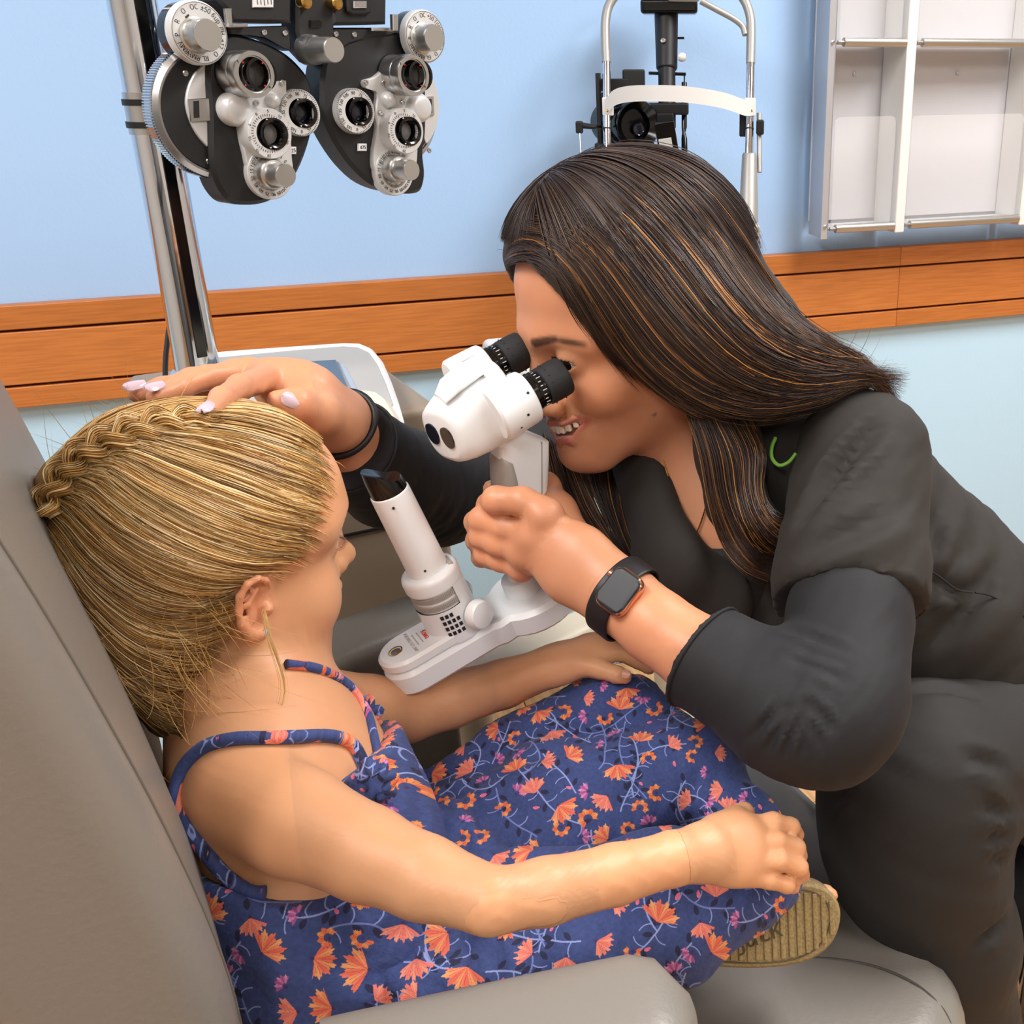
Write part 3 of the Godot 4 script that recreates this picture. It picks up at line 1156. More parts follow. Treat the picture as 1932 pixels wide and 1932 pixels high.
	for s in [[[430, 46], [468, 44], [468, 51], [432, 52]], [[702, 52], [740, 52], [740, 59], [702, 58]]]:
		mb = MB.new()
		mb.prism(ppoly(s, 0.022), 0.012, pxf(0.010), 0.001)
		put("catch_bar", mb.mesh(), M.steel, o)
	# suspension arm that carries the head from the pole
	mb = MB.new()
	var pole := pole_at(-150)
	var hang := pp(600, -160, -0.02)
	mb.tube([pole + (hang - pole).normalized() * 0.03, hang], 0.02, 16)
	mb.tube([hang, pp(600, -40, -0.015)], 0.014, 16)
	put("suspension_arm", mb.mesh(), M.black_crackle, o)

# ---------------------------------------------------------------- chrome pole
const POLE_D := 1.22
func pole_at(py: float) -> Vector3:
	# the pole is upright through the pixel (372, 690)
	var b := at(372, 690, POLE_D)
	var n := cam_xf.basis.x.cross(Vector3.UP).normalized()
	# find the height on the upright line seen at row py
	var lo := -2.0
	var hi := 3.0
	for i in 40:
		var m := (lo + hi) / 2
		var q := cam_xf.affine_inverse() * (b + Vector3.UP * m)
		var yy := PCY - q.y / -q.z * FPX
		if yy > py: lo = m
		else: hi = m
	return b + Vector3.UP * lo

func pole() -> void:
	var base := pole_at(700)
	var o := thing("instrument_pole", "upright chrome pole rising from the pale instrument console", "pole", base)
	var mb := MB.new()
	var r := 0.0232
	mb.cyl(along(base - Vector3.UP * 0.02, Vector3.UP), r, r, 2.55 - base.y, 0.002, 64)
	put("shaft", mb.mesh(), M.chrome, o)
	mb = MB.new()
	mb.lathe([Vector2(r, 0), Vector2(0.029, 0), Vector2(0.029, 0.012), Vector2(0.027, 0.014), Vector2(r, 0.014)], 48, along(base - Vector3.UP * 0.012, Vector3.UP))
	put("foot_collar", mb.mesh(), M.chrome, o)
	mb = MB.new()
	for y in [192.0, 234.0]:
		mb.lathe([Vector2(r, -0.003), Vector2(r + 0.003, -0.003), Vector2(r + 0.003, 0.003), Vector2(r, 0.003)], 40, along(pole_at(y), Vector3.UP))
	var ring := put("clamp_ring", mb.mesh(), M.black_matt, o)
	mb = MB.new()
	var cp := pole_at(213)
	mb.lathe([Vector2(r, -0.02), Vector2(r + 0.0015, -0.02), Vector2(r + 0.0015, 0.02), Vector2(r, 0.02)], 40, along(cp, Vector3.UP))
	put("clamp_sleeve", mb.mesh(), M.steel, ring)
	# dark channel that runs up the pole
	mb = MB.new()
	var side := (cam_xf.origin - base)
	side.y = 0
	side = side.normalized().rotated(Vector3.UP, 0.30)
	mb.box(frame(base + Vector3.UP * 0.61 + side * (r - 0.0006), side, Vector3.UP), Vector3(0.003, 1.18, 0.011), 0.0008)
	put("cable_channel", mb.mesh(), M.black_gloss, o)
	var wire := thing("power_cable", "thin black cable hanging behind the chrome pole", "cable", at(318, 700, 1.3))
	mb = MB.new()
	mb.tube(spline([at(335, 540, 1.3), at(322, 600, 1.3), at(315, 650, 1.3), at(312, 690, 1.3), at(312, 740, 1.3)], 6), 0.003, 8)
	put("sheath", mb.mesh(), M.black_matt, wire)

# ---------------------------------------------------------------- instrument console behind the child
func console() -> void:
	var o := thing("instrument_console", "cream instrument stand with stacked rounded trays behind the child", "console", Vector3(at(640, 1200, 1.45).x, 0, at(640, 1200, 1.45).z))
	var f := CF
	var s := CS
	# upper tray, level, with an inset dark display
	var yt := at(560, 700, 1.30).y
	var tray := func(pts: Array, y: float, thick: float, bev: float) -> MB:
		var poly := PackedVector2Array()
		for p in pts:
			var q := onp(p[0], p[1], Vector3(0, y, 0), Vector3.UP)
			poly.append(Vector2(q.x, -q.z))
		var m := MB.new()
		m.prism(poly, thick, Transform3D(Basis(Vector3.RIGHT, -PI / 2), Vector3(0, y - thick, 0)), bev)
		return m
	var mb: MB = tray.call([[330, 672], [430, 661], [560, 652], [650, 646], [682, 647], [704, 656], [722, 678], [738, 715], [752, 755], [762, 790], [700, 860], [330, 900]], yt, 0.022, 0.004)
	put("instrument_tray", mb.mesh(), M.white_plastic, o)
	mb = tray.call([[352, 680], [560, 660], [648, 653], [676, 655], [696, 664], [712, 686], [728, 722], [742, 762], [690, 840], [345, 890]], yt + 0.0015, 0.004, 0.001)
	var mat_ := put("tray_mat", mb.mesh(), M.lamp_grey, o)
	mb = tray.call([[500, 687], [634, 678], [660, 737], [498, 760]], yt + 0.004, 0.004, 0.001)
	put("display", mb.mesh(), M.screen, o)
	mb = tray.call([[637, 680], [652, 690], [676, 736], [664, 738]], yt + 0.0035, 0.004, 0.001)
	put("display_bezel", mb.mesh(), M.alu, o)
	# lower tray stands nearer
	var y2 := at(680, 745, 1.16).y
	mb = tray.call([[560, 748], [640, 737], [690, 734], [716, 738], [734, 752], [750, 778], [760, 800], [764, 840], [560, 860]], y2, 0.03, 0.005)
	put("writing_tray", mb.mesh(), M.ivory, o)
	# cabinet below
	var c := at(565, 1040, 1.28)
	mb = MB.new()
	var fr := frame(Vector3.ZERO, f, Vector3.UP)
	fr.origin = Vector3(c.x, (y2 - 0.05) / 2, c.z) + f * 0.03 + s * 0.16
	mb.sbox(fr, Vector3(0.30, y2 - 0.05, 0.34), 0.012, 3)
	var cab := put("cabinet", mb.mesh(), M.taupe, o)
	mb = MB.new()
	var fr2 := fr
	fr2.origin = fr.origin - s * 0.171
	fr2.origin.y = y2 - 0.19
	mb.box(fr2, Vector3(0.29, 0.003, 0.004))
	put("panel_gap", mb.mesh(), M.black_matt, cab)
	mb = MB.new()
	fr2.origin = fr.origin + f * 0.153 - s * 0.14
	fr2.origin.y = 0.30
	mb.box(fr2, Vector3(0.006, 0.6, 0.01), 0.001)
	put("edge_strip", mb.mesh(), M.brass, cab)

# ---------------------------------------------------------------- table with the big slit lamp, behind the woman
func slit_lamp() -> void:
	var D := 1.86
	var tab := thing("instrument_table", "white instrument table top just peeking out behind the woman's hair", "table", Vector3(at(1240, 640, D + 0.05).x, 0, at(1240, 640, D + 0.05).z))
	var ty := at(1240, 636, D).y
	var ctr := at(1240, 636, D)
	var fx := frame(Vector3(ctr.x, ty - 0.0125, ctr.z), Vector3.RIGHT, Vector3.UP)
	var mb := MB.new()
	mb.sbox(fx, Vector3(0.56, 0.025, 0.20), 0.012, 3)
	put("table_top", mb.mesh(), M.white_plastic, tab)
	mb = MB.new()
	mb.cyl(along(Vector3(ctr.x + 0.02, 0.03, ctr.z), Vector3.UP), 0.035, 0.035, ty - 0.03 - 0.025, 0.003, 32)
	put("column", mb.mesh(), M.ivory, tab)
	mb = MB.new()
	mb.sbox(Transform3D(Basis(), Vector3(ctr.x + 0.02, 0.02, ctr.z)), Vector3(0.40, 0.04, 0.16), 0.012, 3)
	put("foot", mb.mesh(), M.ivory, tab)
	var o := thing("slit_lamp", "tabletop slit lamp with grey headrest tubes and white forehead band", "eye instrument", ctr)
	var q := func(px: float, py: float, dz := 0.0) -> Vector3:
		return at(px, py, D + dz)
	# headrest
	mb = MB.new()
	mb.tube(spline([q.call(1144, 118), q.call(1142, 70), q.call(1143, 35), q.call(1150, 8), q.call(1168, -14), q.call(1200, -30), q.call(1270, -36), q.call(1345, -32), q.call(1385, -20), q.call(1405, 2), q.call(1415, 30), q.call(1417, 60), q.call(1416, 120)], 6), 0.0078, 14)
	put("headrest_tube", mb.mesh(), M.silver_paint, o)
	mb = MB.new()
	mb.tube(spline([q.call(1322, 2, -0.02), q.call(1352, 18, -0.015), q.call(1385, 36, -0.005), q.call(1401, 50, 0.0), q.call(1406, 66, 0.0)], 5), 0.0052, 12)
	put("cross_tube", mb.mesh(), M.silver_paint, o)
	for s in [[1144, 112, 1149, 470], [1416, 116, 1413, 300]]:
		mb = MB.new()
		mb.tube([q.call(s[0], s[1]), q.call(s[2], s[3])], 0.0070, 16)
		var post := put("chrome_post", mb.mesh(), M.chrome, o)
		mb = MB.new()
		var yy := 242.0
		var t: float = (yy - s[1]) / (s[3] - s[1])
		mb.tube([q.call(lerpf(s[0], s[2], t), yy), q.call(lerpf(s[0], s[2], t), yy + 3)], 0.0074, 16)
		put("height_mark", mb.mesh(), M.black_matt, post)
	# cast foot of the right post with its arm and milled knob
	mb = MB.new()
	var up := Vector3.UP
	var b0: Vector3 = q.call(1412, 418)
	var b1: Vector3 = q.call(1414, 288)
	mb.tube([b0 - up * 0.004, b0, b0.lerp(b1, 0.25), b0.lerp(b1, 0.6), b1 - up * 0.004, b1], [0.0125, 0.0162, 0.0158, 0.0142, 0.0125, 0.0105], 24)
	put("post_sleeve", mb.mesh(), M.silver_paint, o)
	mb = MB.new()
	mb.sbox(frame((q.call(1335, 392) + q.call(1405, 392)) / 2, q.call(1405, 392) - q.call(1335, 392), up), Vector3(0.09, 0.024, 0.02), 0.006, 3)
	put("cast_arm", mb.mesh(), M.silver_paint, o)
	mb = MB.new()
	var k0: Vector3 = q.call(1413, 466)
	var prof := []
	mb.cyl(along(k0, up), 0.0165, 0.0165, 0.036, 0.0015, 40)
	for i in 40:
		var a := TAU * i / 40
		var ou := Vector3(cos(a), 0, sin(a))
		mb.box(frame(k0 + up * 0.018 + ou * 0.0165, ou, up), Vector3(0.0016, 0.033, 0.0012))
	put("milled_knob", mb.mesh(), M.ivory, o)
	mb = MB.new()
	mb.tube([q.call(1413, 462), Vector3(q.call(1413, 462).x, ty, q.call(1413, 462).z)], 0.008, 12)
	mb.tube([q.call(1148, 460), Vector3(q.call(1149, 470).x, ty, q.call(1149, 470).z)], 0.0075, 12)
	mb.sbox(frame((q.call(1149, 600) + q.call(1413, 600)) / 2, Vector3.RIGHT, up), Vector3(0.27, 0.03, 0.1), 0.006, 2)
	put("base_frame", mb.mesh(), M.silver_paint, o)
	# forehead band: a bowed strip bulging away from the patient
	mb = MB.new()
	var pts := [[1142, 202], [1160, 184], [1190, 177], [1230, 176], [1280, 177], [1330, 183], [1370, 191], [1405, 203], [1420, 203]]
	var rows := []
	var curve := []
	for i in pts.size():
		var t := float(i) / (pts.size() - 1)
		var bow := sin(t * PI)
		curve.append(q.call(pts[i][0], pts[i][1], -0.011 - 0.045 * bow))
	curve = spline(curve, 5)
	for side in 4:
		pass
	var cols := []
	for p in curve:
		cols.append(p)
	var hw := 0.0125
	var th := (cam_xf.basis.z * Vector3(1, 0, 1)).normalized() * 0.0022
	var g := []
	for e in [[-1, 1], [1, 1], [1, -1], [-1, -1]]:
		var row := []
		for p in cols:
			row.append(p + up * hw * e[1] + th * e[0] * 0.5)
		g.append(row)
	g.append(g[0])
	for i in 4:
		for j in cols.size() - 1:
			mb.quad(g[i][j], g[i][j + 1], g[i + 1][j + 1], g[i + 1][j])
	for j in [0, cols.size() - 1]:
		mb.quad(g[0][j], g[1][j], g[2][j], g[3][j])
	for c in [[1147, 201], [1415, 202]]:
		mb.sbox(frame(q.call(c[0], c[1], -0.009), cam_xf.basis.x, up), Vector3(0.019, 0.029, 0.006), 0.002, 2)
	var band := put("forehead_band", mb.mesh(), M.white_plastic, o)
	for c in [[1146, 196], [1146, 209], [1417, 197], [1418, 209]]:
		mb = MB.new()
		mb.cyl(along(q.call(c[0], c[1], -0.0125), cam_xf.basis.z), 0.0022, 0.0018, 0.0024, 0.0004, 12)
		put("band_screw", mb.mesh(), M.brass, band)
	# upright illumination column
	mb = MB.new()
	var bk := 0.05
	mb.sbox(frame(q.call(1263, 13, bk), cam_xf.basis.x, up), Vector3(0.098, 0.024, 0.07), 0.006, 3)
	mb.sbox(frame(q.call(1262, -12, bk), cam_xf.basis.x, up), Vector3(0.104, 0.02, 0.07), 0.005, 3)
	put("lamp_head", mb.mesh(), M.black_gloss, o)
	mb = MB.new()
	mb.sbox(frame(q.call(1290, -6, bk - 0.045), cam_xf.basis.x, up), Vector3(0.055, 0.016, 0.02), 0.006, 3)
	put("lamp_cap", mb.mesh(), M.silver_paint, o)
	mb = MB.new()
	mb.tube([q.call(1257, 28, bk), q.call(1257, 32, bk), q.call(1258, 128, bk), q.call(1258, 131, bk)], [0.0205, 0.0205, 0.0185, 0.017], 24)
	mb.tube([q.call(1258, 131, bk), q.call(1259, 240, bk)], 0.0150, 20)
	var colm := put("lamp_column", mb.mesh(), M.black_matt, o)
	mb = MB.new()
	mb.cyl(along(q.call(1251, 77, bk - 0.021), cam_xf.basis.z), 0.0045, 0.004, 0.003, 0.0006, 14)
	put("column_screw", mb.mesh(), M.steel, colm)
	mb = MB.new()
	mb.lathe([Vector2(0, -0.006), Vector2(0.005, -0.006), Vector2(0.0075, -0.002), Vector2(0.0075, 0.003), Vector2(0.005, 0.007), Vector2(0, 0.008)], 18, along(q.call(1286, 108, bk - 0.01), cam_xf.basis.x))
	put("filter_knob", mb.mesh(), M.white_plastic, colm)
	mb = MB.new()
	mb.tube([q.call(1278, 72, bk), q.call(1291, 72, bk)], 0.002, 8)
	mb.tube([q.call(1224, 138, bk), q.call(1294, 140, bk)], 0.0028, 8)
	mb.tube([q.call(1291, 140, bk), q.call(1291, 158, bk)], 0.0013, 6)
	put("cross_pin", mb.mesh(), M.black_gloss, colm).set_meta("kind", "stuff")
	mb = MB.new()
	mb.tube([q.call(1291, 156, bk), q.call(1291, 240, bk), q.call(1290, 250, bk), q.call(1291, 262, bk), q.call(1292, 312, bk)], [0.0048, 0.0048, 0.003, 0.0052, 0.0056], 12)
	mb.tube([q.call(1229, 205, bk), q.call(1229, 290, bk)], 0.0052, 12)
	put("guide_rod", mb.mesh(), M.black_gloss, o)
	mb = MB.new()
	mb.tube([q.call(1292, 311, bk), q.call(1292, 345, bk)], 0.0068, 14)
	put("rod_socket", mb.mesh(), M.silver_paint, o)
	mb = MB.new()
	mb.sbox(frame(q.call(1259, 205, bk - 0.004), cam_xf.basis.x, up), Vector3(0.074, 0.019, 0.04), 0.003, 2)
	mb.sbox(frame(q.call(1255, 222, bk - 0.01), cam_xf.basis.x, up), Vector3(0.03, 0.016, 0.03), 0.003, 2)
	put("rod_bracket", mb.mesh(), M.black_matt, o)
	# mirror in its fork
	mb = MB.new()
	var mf := frame(q.call(1258, 262, bk - 0.03), cam_xf.basis.x + up * 0.15, up + cam_xf.basis.z * 0.4)
	mb.sbox(mf, Vector3(0.034, 0.06, 0.006), 0.002, 2)
	var mir := put("mirror_holder", mb.mesh(), M.black_gloss, o)
	mb = MB.new()
	mb.box(Transform3D(mf.basis, mf * Vector3(-0.003, -0.008, 0.004)), Vector3(0.022, 0.021, 0.002))
	put("mirror", mb.mesh(), M.white_plastic, mir)
	# microscope objective facing the patient
	mb = MB.new()
	var ax := (cam_xf.basis.z * Vector3(1, 0, 1) + gdir(0.5, 0, 0)).normalized()
	var oc: Vector3 = q.call(1203, 237, 0.02)
	mb.lathe([Vector2(0, -0.12), Vector2(0.036, -0.12), Vector2(0.036, -0.03), Vector2(0.042, -0.025), Vector2(0.042, 0.0), Vector2(0.039, 0.004), Vector2(0.027, -0.008), Vector2(0.026, -0.02), Vector2(0, -0.02)], 48, along(oc, ax))
	var ob := put("microscope_barrel", mb.mesh(), M.black_gloss, o)
	mb = MB.new()
	for e in [-0.011, 0.011]:
		mb.lathe([Vector2(0.0105, 0), Vector2(0.0105, 0.003), Vector2(0.009, 0.002), Vector2(0, 0.0035)], 24, along(oc - ax * 0.0195 + gdir(1, 0, -0.7).normalized() * e, ax))
	put("objective_lens", mb.mesh(), M.lens, ob)
	mb = MB.new()
	mb.sbox(frame(q.call(1168, 225, 0.09), cam_xf.basis.x, up), Vector3(0.07, 0.09, 0.06), 0.01, 3)
	mb.sbox(frame(q.call(1196, 152, 0.05), cam_xf.basis.x, up), Vector3(0.038, 0.036, 0.03), 0.003, 2)
	mb.sbox(frame(q.call(1160, 160, 0.05), cam_xf.basis.x, up), Vector3(0.05, 0.02, 0.025), 0.002, 2)
	mb.sbox(frame(q.call(1131, 220, 0.04), cam_xf.basis.x, up), Vector3(0.007, 0.14, 0.03), 0.001, 2)
	mb.sbox(frame(q.call(1131, 385, 0.04), cam_xf.basis.x, up), Vector3(0.007, 0.20, 0.03), 0.001, 2)
	put("microscope_body", mb.mesh(), M.black_crackle, o)
	# fixation lamp on the left
	mb = MB.new()
	mb.sbox(frame(q.call(1093, 240, -0.01), cam_xf.basis.x, up), Vector3(0.012, 0.02, 0.012), 0.003, 2)
	mb.tube([q.call(1094, 236, -0.01), q.call(1116, 239, -0.01), q.call(1125, 239, -0.01)], [0.0052, 0.0042, 0.0036], 12)
	mb.tube([q.call(1116, 239, -0.01), q.call(1134, 240, 0.02)], 0.003, 10)
	var fx2 := put("fixation_lamp", mb.mesh(), M.black_matt, o)
	mb = MB.new()
	mb.tube([q.call(1094, 250, -0.01), q.call(1099, 345, -0.01)], 0.0014, 8)
	put("fixation_wire", mb.mesh(), M.steel, fx2)
	mb = MB.new()
	mb.sbox(frame(q.call(1403, 233, 0.01), cam_xf.basis.x, up), Vector3(0.014, 0.042, 0.016), 0.002, 2)
	mb.sbox(frame(q.call(1434, 240, 0.0), cam_xf.basis.x, up), Vector3(0.013, 0.024, 0.014), 0.003, 2)
	put("clamp", mb.mesh(), M.black_matt, o)
	mb = MB.new()
	mb.tube([q.call(1432, 214, 0.01), q.call(1433, 325, 0.01)], 0.0042, 10)
	put("thin_rod", mb.mesh(), M.silver_paint, o)

# ---------------------------------------------------------------- magazine rack on the wall
func rack() -> void:
	var wz := Vector3(0, 0, WALL_Z)
	var gp := func(px: float, py: float, off: float) -> Vector3:
		return onp(px, py, wz + Vector3(0, 0, off), Vector3.BACK)
	var o := thing("magazine_rack", "brushed aluminium wall rack with empty clear pockets above the wooden rail", "rack", gp.call(1740, 420, 0.0))
	var xl: float = gp.call(1566, 300, 0.10).x
	var xm: float = gp.call(1703, 300, 0.10).x
	var pitch := 0.265
	var xr: float = gp.call(1940, 300, 0.10).x
	var yb: float = gp.call(1700, 424, 0.10).y
	var yu: float = gp.call(1640, 80, 0.10).y
	var top := 2.2
	var off := 0.10
	var z := WALL_Z
	# left side plate, dividers
	var mb := MB.new()
	mb.sbox(Transform3D(Basis(), Vector3(xl, (top + yb) / 2 - 0.01, z + off / 2 + 0.012)), Vector3(0.004, top - yb + 0.02, off - 0.02), 0.0015, 2)
	mb.sbox(Transform3D(Basis(), Vector3(xl - 0.006, (top + yb) / 2 - 0.01, z + off)), Vector3(0.016, top - yb + 0.02, 0.004), 0.0015, 2)
	var sp := put("end_plate", mb.mesh(), M.alu, o)
	for py in [80.0, 427.0]:
		mb = MB.new()
		mb.cyl(along(Vector3(xl - 0.006, gp.call(1562, py, off).y, z + off + 0.002), Vector3.BACK), 0.0035, 0.003, 0.004, 0.0008, 14)
		put("bolt", mb.mesh(), M.chrome, sp)
	for x in [xm, xr]:
		mb = MB.new()
		mb.sbox(Transform3D(Basis(), Vector3(x, (top + yb) / 2 - 0.005, z + off / 2 + 0.012)), Vector3(0.022, top - yb + 0.02, off - 0.01), 0.003, 2)
		put("divider", mb.mesh(), M.white_plastic, o)
	# back board of each bay
	for bay in [[xl, xm], [xm, xr], [xr, xr + 0.3]]:
		mb = MB.new()
		mb.box(Transform3D(Basis(), Vector3((bay[0] + bay[1]) / 2, (top + yb) / 2, z + 0.014)), Vector3(bay[1] - bay[0] - 0.002, top - yb - 0.01, 0.004))
		put("backing_board", mb.mesh(), M.card, o)
	for row in [yb, yu, yu + (yu - yb)]:
		for bay in [[xl, xm], [xm, xr], [xr, xr + 0.3]]:
			var x0: float = bay[0] + (0.004 if bay[0] == xl else 0.012)
			var x1: float = bay[1] - 0.012
			mb = MB.new()
			mb.tube([Vector3(x0, row, z + off + 0.004), Vector3(x1, row, z + off + 0.004)], 0.0035, 10)
			put("rod", mb.mesh(), M.steel, o)
			mb = MB.new()
			mb.tube([Vector3(x0 + 0.012, row, z + off + 0.004), Vector3(x1 - 0.002, row, z + off + 0.004)], 0.0085, 18)
			var bar := put("pocket_bar", mb.mesh(), M.brushed, o)
			# shelf floor and clear front panel
			mb = MB.new()
			mb.box(Transform3D(Basis(), Vector3((x0 + x1) / 2, row - 0.002, z + off / 2 + 0.012)), Vector3(x1 - x0 - 0.004, 0.003, off - 0.026))
			put("pocket_floor", mb.mesh(), M.card, o)
			mb = MB.new()
			mb.prism(rounded_rect(x1 - x0 - 0.012, 0.21, 0.012), 0.003, Transform3D(Basis(), Vector3((x0 + x1) / 2, row + 0.105, z + off - 0.006)), 0.0006)
			put("clear_panel", mb.mesh(), M.acrylic, o)
	for p in [[1612, 140], [1806, 138]]:
		mb = MB.new()
		mb.cyl(along(gp.call(p[0], p[1], 0.016), Vector3.BACK), 0.005, 0.0042, 0.005, 0.001, 16)
		put("fixing_screw", mb.mesh(), M.chrome, o)

# ================================================================ hand-held slit lamp
var LO: Vector3
var LA: Vector3
var LU: Vector3
func lp(a: float, u: float, s := 0.0) -> Vector3:
	return LO + LA * a + LU * u + CS * s

# stacked rounded sections: [centre, half x, half y, exponent]; axes x,y
func loft(mb: MB, secs: Array, ax: Vector3, ay: Vector3, seg := 36, caps := true) -> void:
	var rings := []
	for s in secs:
		var ring := []
		for i in seg:
			var t := TAU * i / seg
			var e: float = 2.0 / s[3]
			var cx := signf(cos(t)) * pow(absf(cos(t)), e)
			var cy := signf(sin(t)) * pow(absf(sin(t)), e)
			ring.append(s[0] + ax * s[1] * cx + ay * s[2] * cy)
		rings.append(ring)
	var dir: Vector3 = secs[secs.size() - 1][0] - secs[0][0]
	var flip := ax.cross(ay).dot(dir) > 0.0
	for i in rings.size() - 1:
		for j in seg:
			var k := (j + 1) % seg
			if flip:
				mb.quad(rings[i][j], rings[i + 1][j], rings[i + 1][k], rings[i][k])
			else:
				mb.quad(rings[i][j], rings[i][k], rings[i + 1][k], rings[i + 1][j])
	if caps:
		var a: Vector3 = secs[0][0]
		var b: Vector3 = secs[secs.size() - 1][0]
		var la := rings.size() - 1
		for j in seg:
			var k := (j + 1) % seg
			if flip:
				mb.tri_(a, rings[0][j], rings[0][k])
				mb.tri_(b, rings[la][k], rings[la][j])
			else:
				mb.tri_(a, rings[0][k], rings[0][j])
				mb.tri_(b, rings[la][j], rings[la][k])

# the front face of the housing is cut at a slant
func face_turn(mb: MB) -> void:
	for i in mb.v.size():
		var q := mb.v[i] - LO
		var w := smoothstep(-0.034, -0.004, q.dot(LA))
		mb.v[i] += LA * (0.24 * q.dot(CS) - 0.08 * q.dot(LU)) * w

func hand_lamp() -> void:
	LA = (-CF * 0.95 - Vector3.UP * 0.316).normalized()
	LU = CS.cross(LA).normalized()
	if LU.y < 0:
		LU = -LU
	LO = at(836, 822, 0.875)
	var o := thing("handheld_slit_lamp", "white hand-held slit lamp with twin black eyepieces in the woman's grip", "eye instrument", lp(0.03, -0.18))
	# binocular housing
	var mb := MB.new()
	var hc := func(a: float, u: float) -> Vector3: return lp(a, u)
	loft(mb, [[lp(0.002, 0.0), 0.020, 0.018, 2.6], [lp(0.0, 0.0), 0.0255, 0.0225, 2.6], [lp(-0.004, 0.0005), 0.0275, 0.0245, 2.6], [lp(-0.012, 0.002), 0.0295, 0.0270, 2.8], [lp(-0.024, 0.0045), 0.0315, 0.0295, 3.0], [lp(-0.040, 0.007), 0.0330, 0.0300, 3.2], [lp(-0.048, 0.008), 0.0325, 0.0295, 3.2], [lp(-0.051, 0.008), 0.030, 0.027, 3.2]], CS, LU)
	face_turn(mb)
	var body := put("binocular_housing", mb.mesh(50), M.lamp_white, o)
	mb = MB.new()
	loft(mb, [[lp(-0.0445, 0.009), 0.0345, 0.0315, 3.4], [lp(-0.046, 0.009), 0.0355, 0.0325, 3.4], [lp(-0.056, 0.010), 0.0355, 0.0325, 3.4], [lp(-0.058, 0.010), 0.034, 0.031, 3.4]], CS, LU)
	put("housing_flange", mb.mesh(50), M.lamp_white, body)
	for s in [-0.0105, 0.0105]:
		mb = MB.new()
		loft(mb, [[lp(-0.004, 0.001, s), 0.0082, 0.0092, 2.2], [lp(0.0030, 0.001, s), 0.0082, 0.0092, 2.2]], CS, LU, 24)
		face_turn(mb)
		put("objective", mb.mesh(), M.lens, body)
	# top recess ridge
	mb = MB.new()
	loft(mb, [[lp(-0.010, 0.0285), 0.013, 0.002, 3.0], [lp(-0.020, 0.0345), 0.019, 0.003, 3.0], [lp(-0.040, 0.039), 0.021, 0.003, 3.0], [lp(-0.046, 0.039), 0.020, 0.002, 3.0]], CS, LU, 24)
	put("ridge", mb.mesh(), M.lamp_white, body)
	# eyepieces
	for s in [-0.031, 0.031]:
		var du := 0.010 if s < 0 else 0.021
		var da := 0.0 if s < 0 else 0.004
		mb = MB.new()
		mb.lathe([Vector2(0, 0), Vector2(0.0205, 0), Vector2(0.0225, 0.002), Vector2(0.0228, 0.006), Vector2(0.0222, 0.028), Vector2(0.0216, 0.0315), Vector2(0.020, 0.033), Vector2(0, 0.033)], 48, along(lp(-0.036 + da, du - 0.001, s), -LA + LU * 0.03))
		var tube := put("eyepiece_tube", mb.mesh(), M.lamp_white, o)
		for k in [[-0.6, 0.012], [-0.2, 0.020], [0.5, 0.027]]:
			mb = MB.new()
			var around := (-CS * cos(k[0]) + LU * sin(k[0]))
			mb.cyl(along(lp(-0.036 + da - k[1], du, s) + around * 0.0218, around), 0.0011, 0.0011, 0.0012, 0.0, 8)
			put("grub_screw", mb.mesh(), M.ink, tube)
		var e0 := lp(-0.068 + da, du + 0.001, s)
		mb = MB.new()
		mb.lathe([Vector2(0.0155, 0), Vector2(0.0155, 0.006), Vector2(0.0148, 0.0065), Vector2(0.0148, 0.008), Vector2(0.0152, 0.0085), Vector2(0.0152, 0.013), Vector2(0.0145, 0.0135)], 48, along(e0, -LA + LU * 0.03))
		var foc := put("dioptre_ring", mb.mesh(), M.black_gloss, o)
		mb = MB.new()
		for i in 26:
			var a := TAU * i / 26
			var ou := CS * cos(a) + LU * sin(a)
			mb.box(frame(e0 - LA * (0.0095 + (0.0008 if i % 3 == 0 else 0.0)) + ou * 0.0153, ou, LA), Vector3(0.0004, 0.0035 if i % 3 == 0 else 0.0022, 0.0005))
		put("dioptre_scale", mb.mesh(), M.white_mark, foc)
		mb = MB.new()
		mb.lathe([Vector2(0.0148, 0.0), Vector2(0.0158, 0.001), Vector2(0.0162, 0.012), Vector2(0.0158, 0.0195), Vector2(0.0148, 0.021), Vector2(0.0125, 0.0208), Vector2(0.011, 0.016), Vector2(0, 0.016)], 48, along(e0 - LA * 0.0135, -LA + LU * 0.03))
		var cup := put("rubber_eyecup", mb.mesh(), M.rubber, o)
		mb = MB.new()
		for i in 16:
			var a := TAU * i / 16
			var ou := CS * cos(a) + LU * sin(a)
			for k in 2:
				mb.lathe([Vector2(0.0007, -0.0004), Vector2(0.0006, 0.0005), Vector2(0, 0.0007)], 6, along(e0 - LA * (0.0135 + 0.005 + k * 0.009) + ou * 0.0161, ou))
		put("grip_studs", mb.mesh(), M.rubber, cup)
		if s > 0:
			mb = MB.new()
			for k in 3:
				var a: float = 0.75 + k * 0.16
				var ou := -CS * cos(a) + LU * sin(a)
				for j in 7:
					mb.box(Transform3D(Basis(LA, ou.cross(LA), ou), lp(-0.059 + da + j * 0.0019, du, s) + ou * 0.0222), Vector3(0.0013, 0.0012, 0.0003))
			put("tube_print", mb.mesh(), M.lamp_grey, tube).set_meta("kind", "stuff")
	# handle
	mb = MB.new()
	var ha := lp(-0.030, -0.006)
	var hb := lp(-0.056, -0.036)
	var hx := func(t: float) -> Vector3: return lp(lerpf(-0.056, -0.010, t), lerpf(-0.036, -0.155, t))
	var hd: Vector3 = (hx.call(1.0) - hx.call(0.0)).normalized()
	var hfront := hd.cross(CS).normalized()
	if hfront.dot(LA) < 0: hfront = -hfront
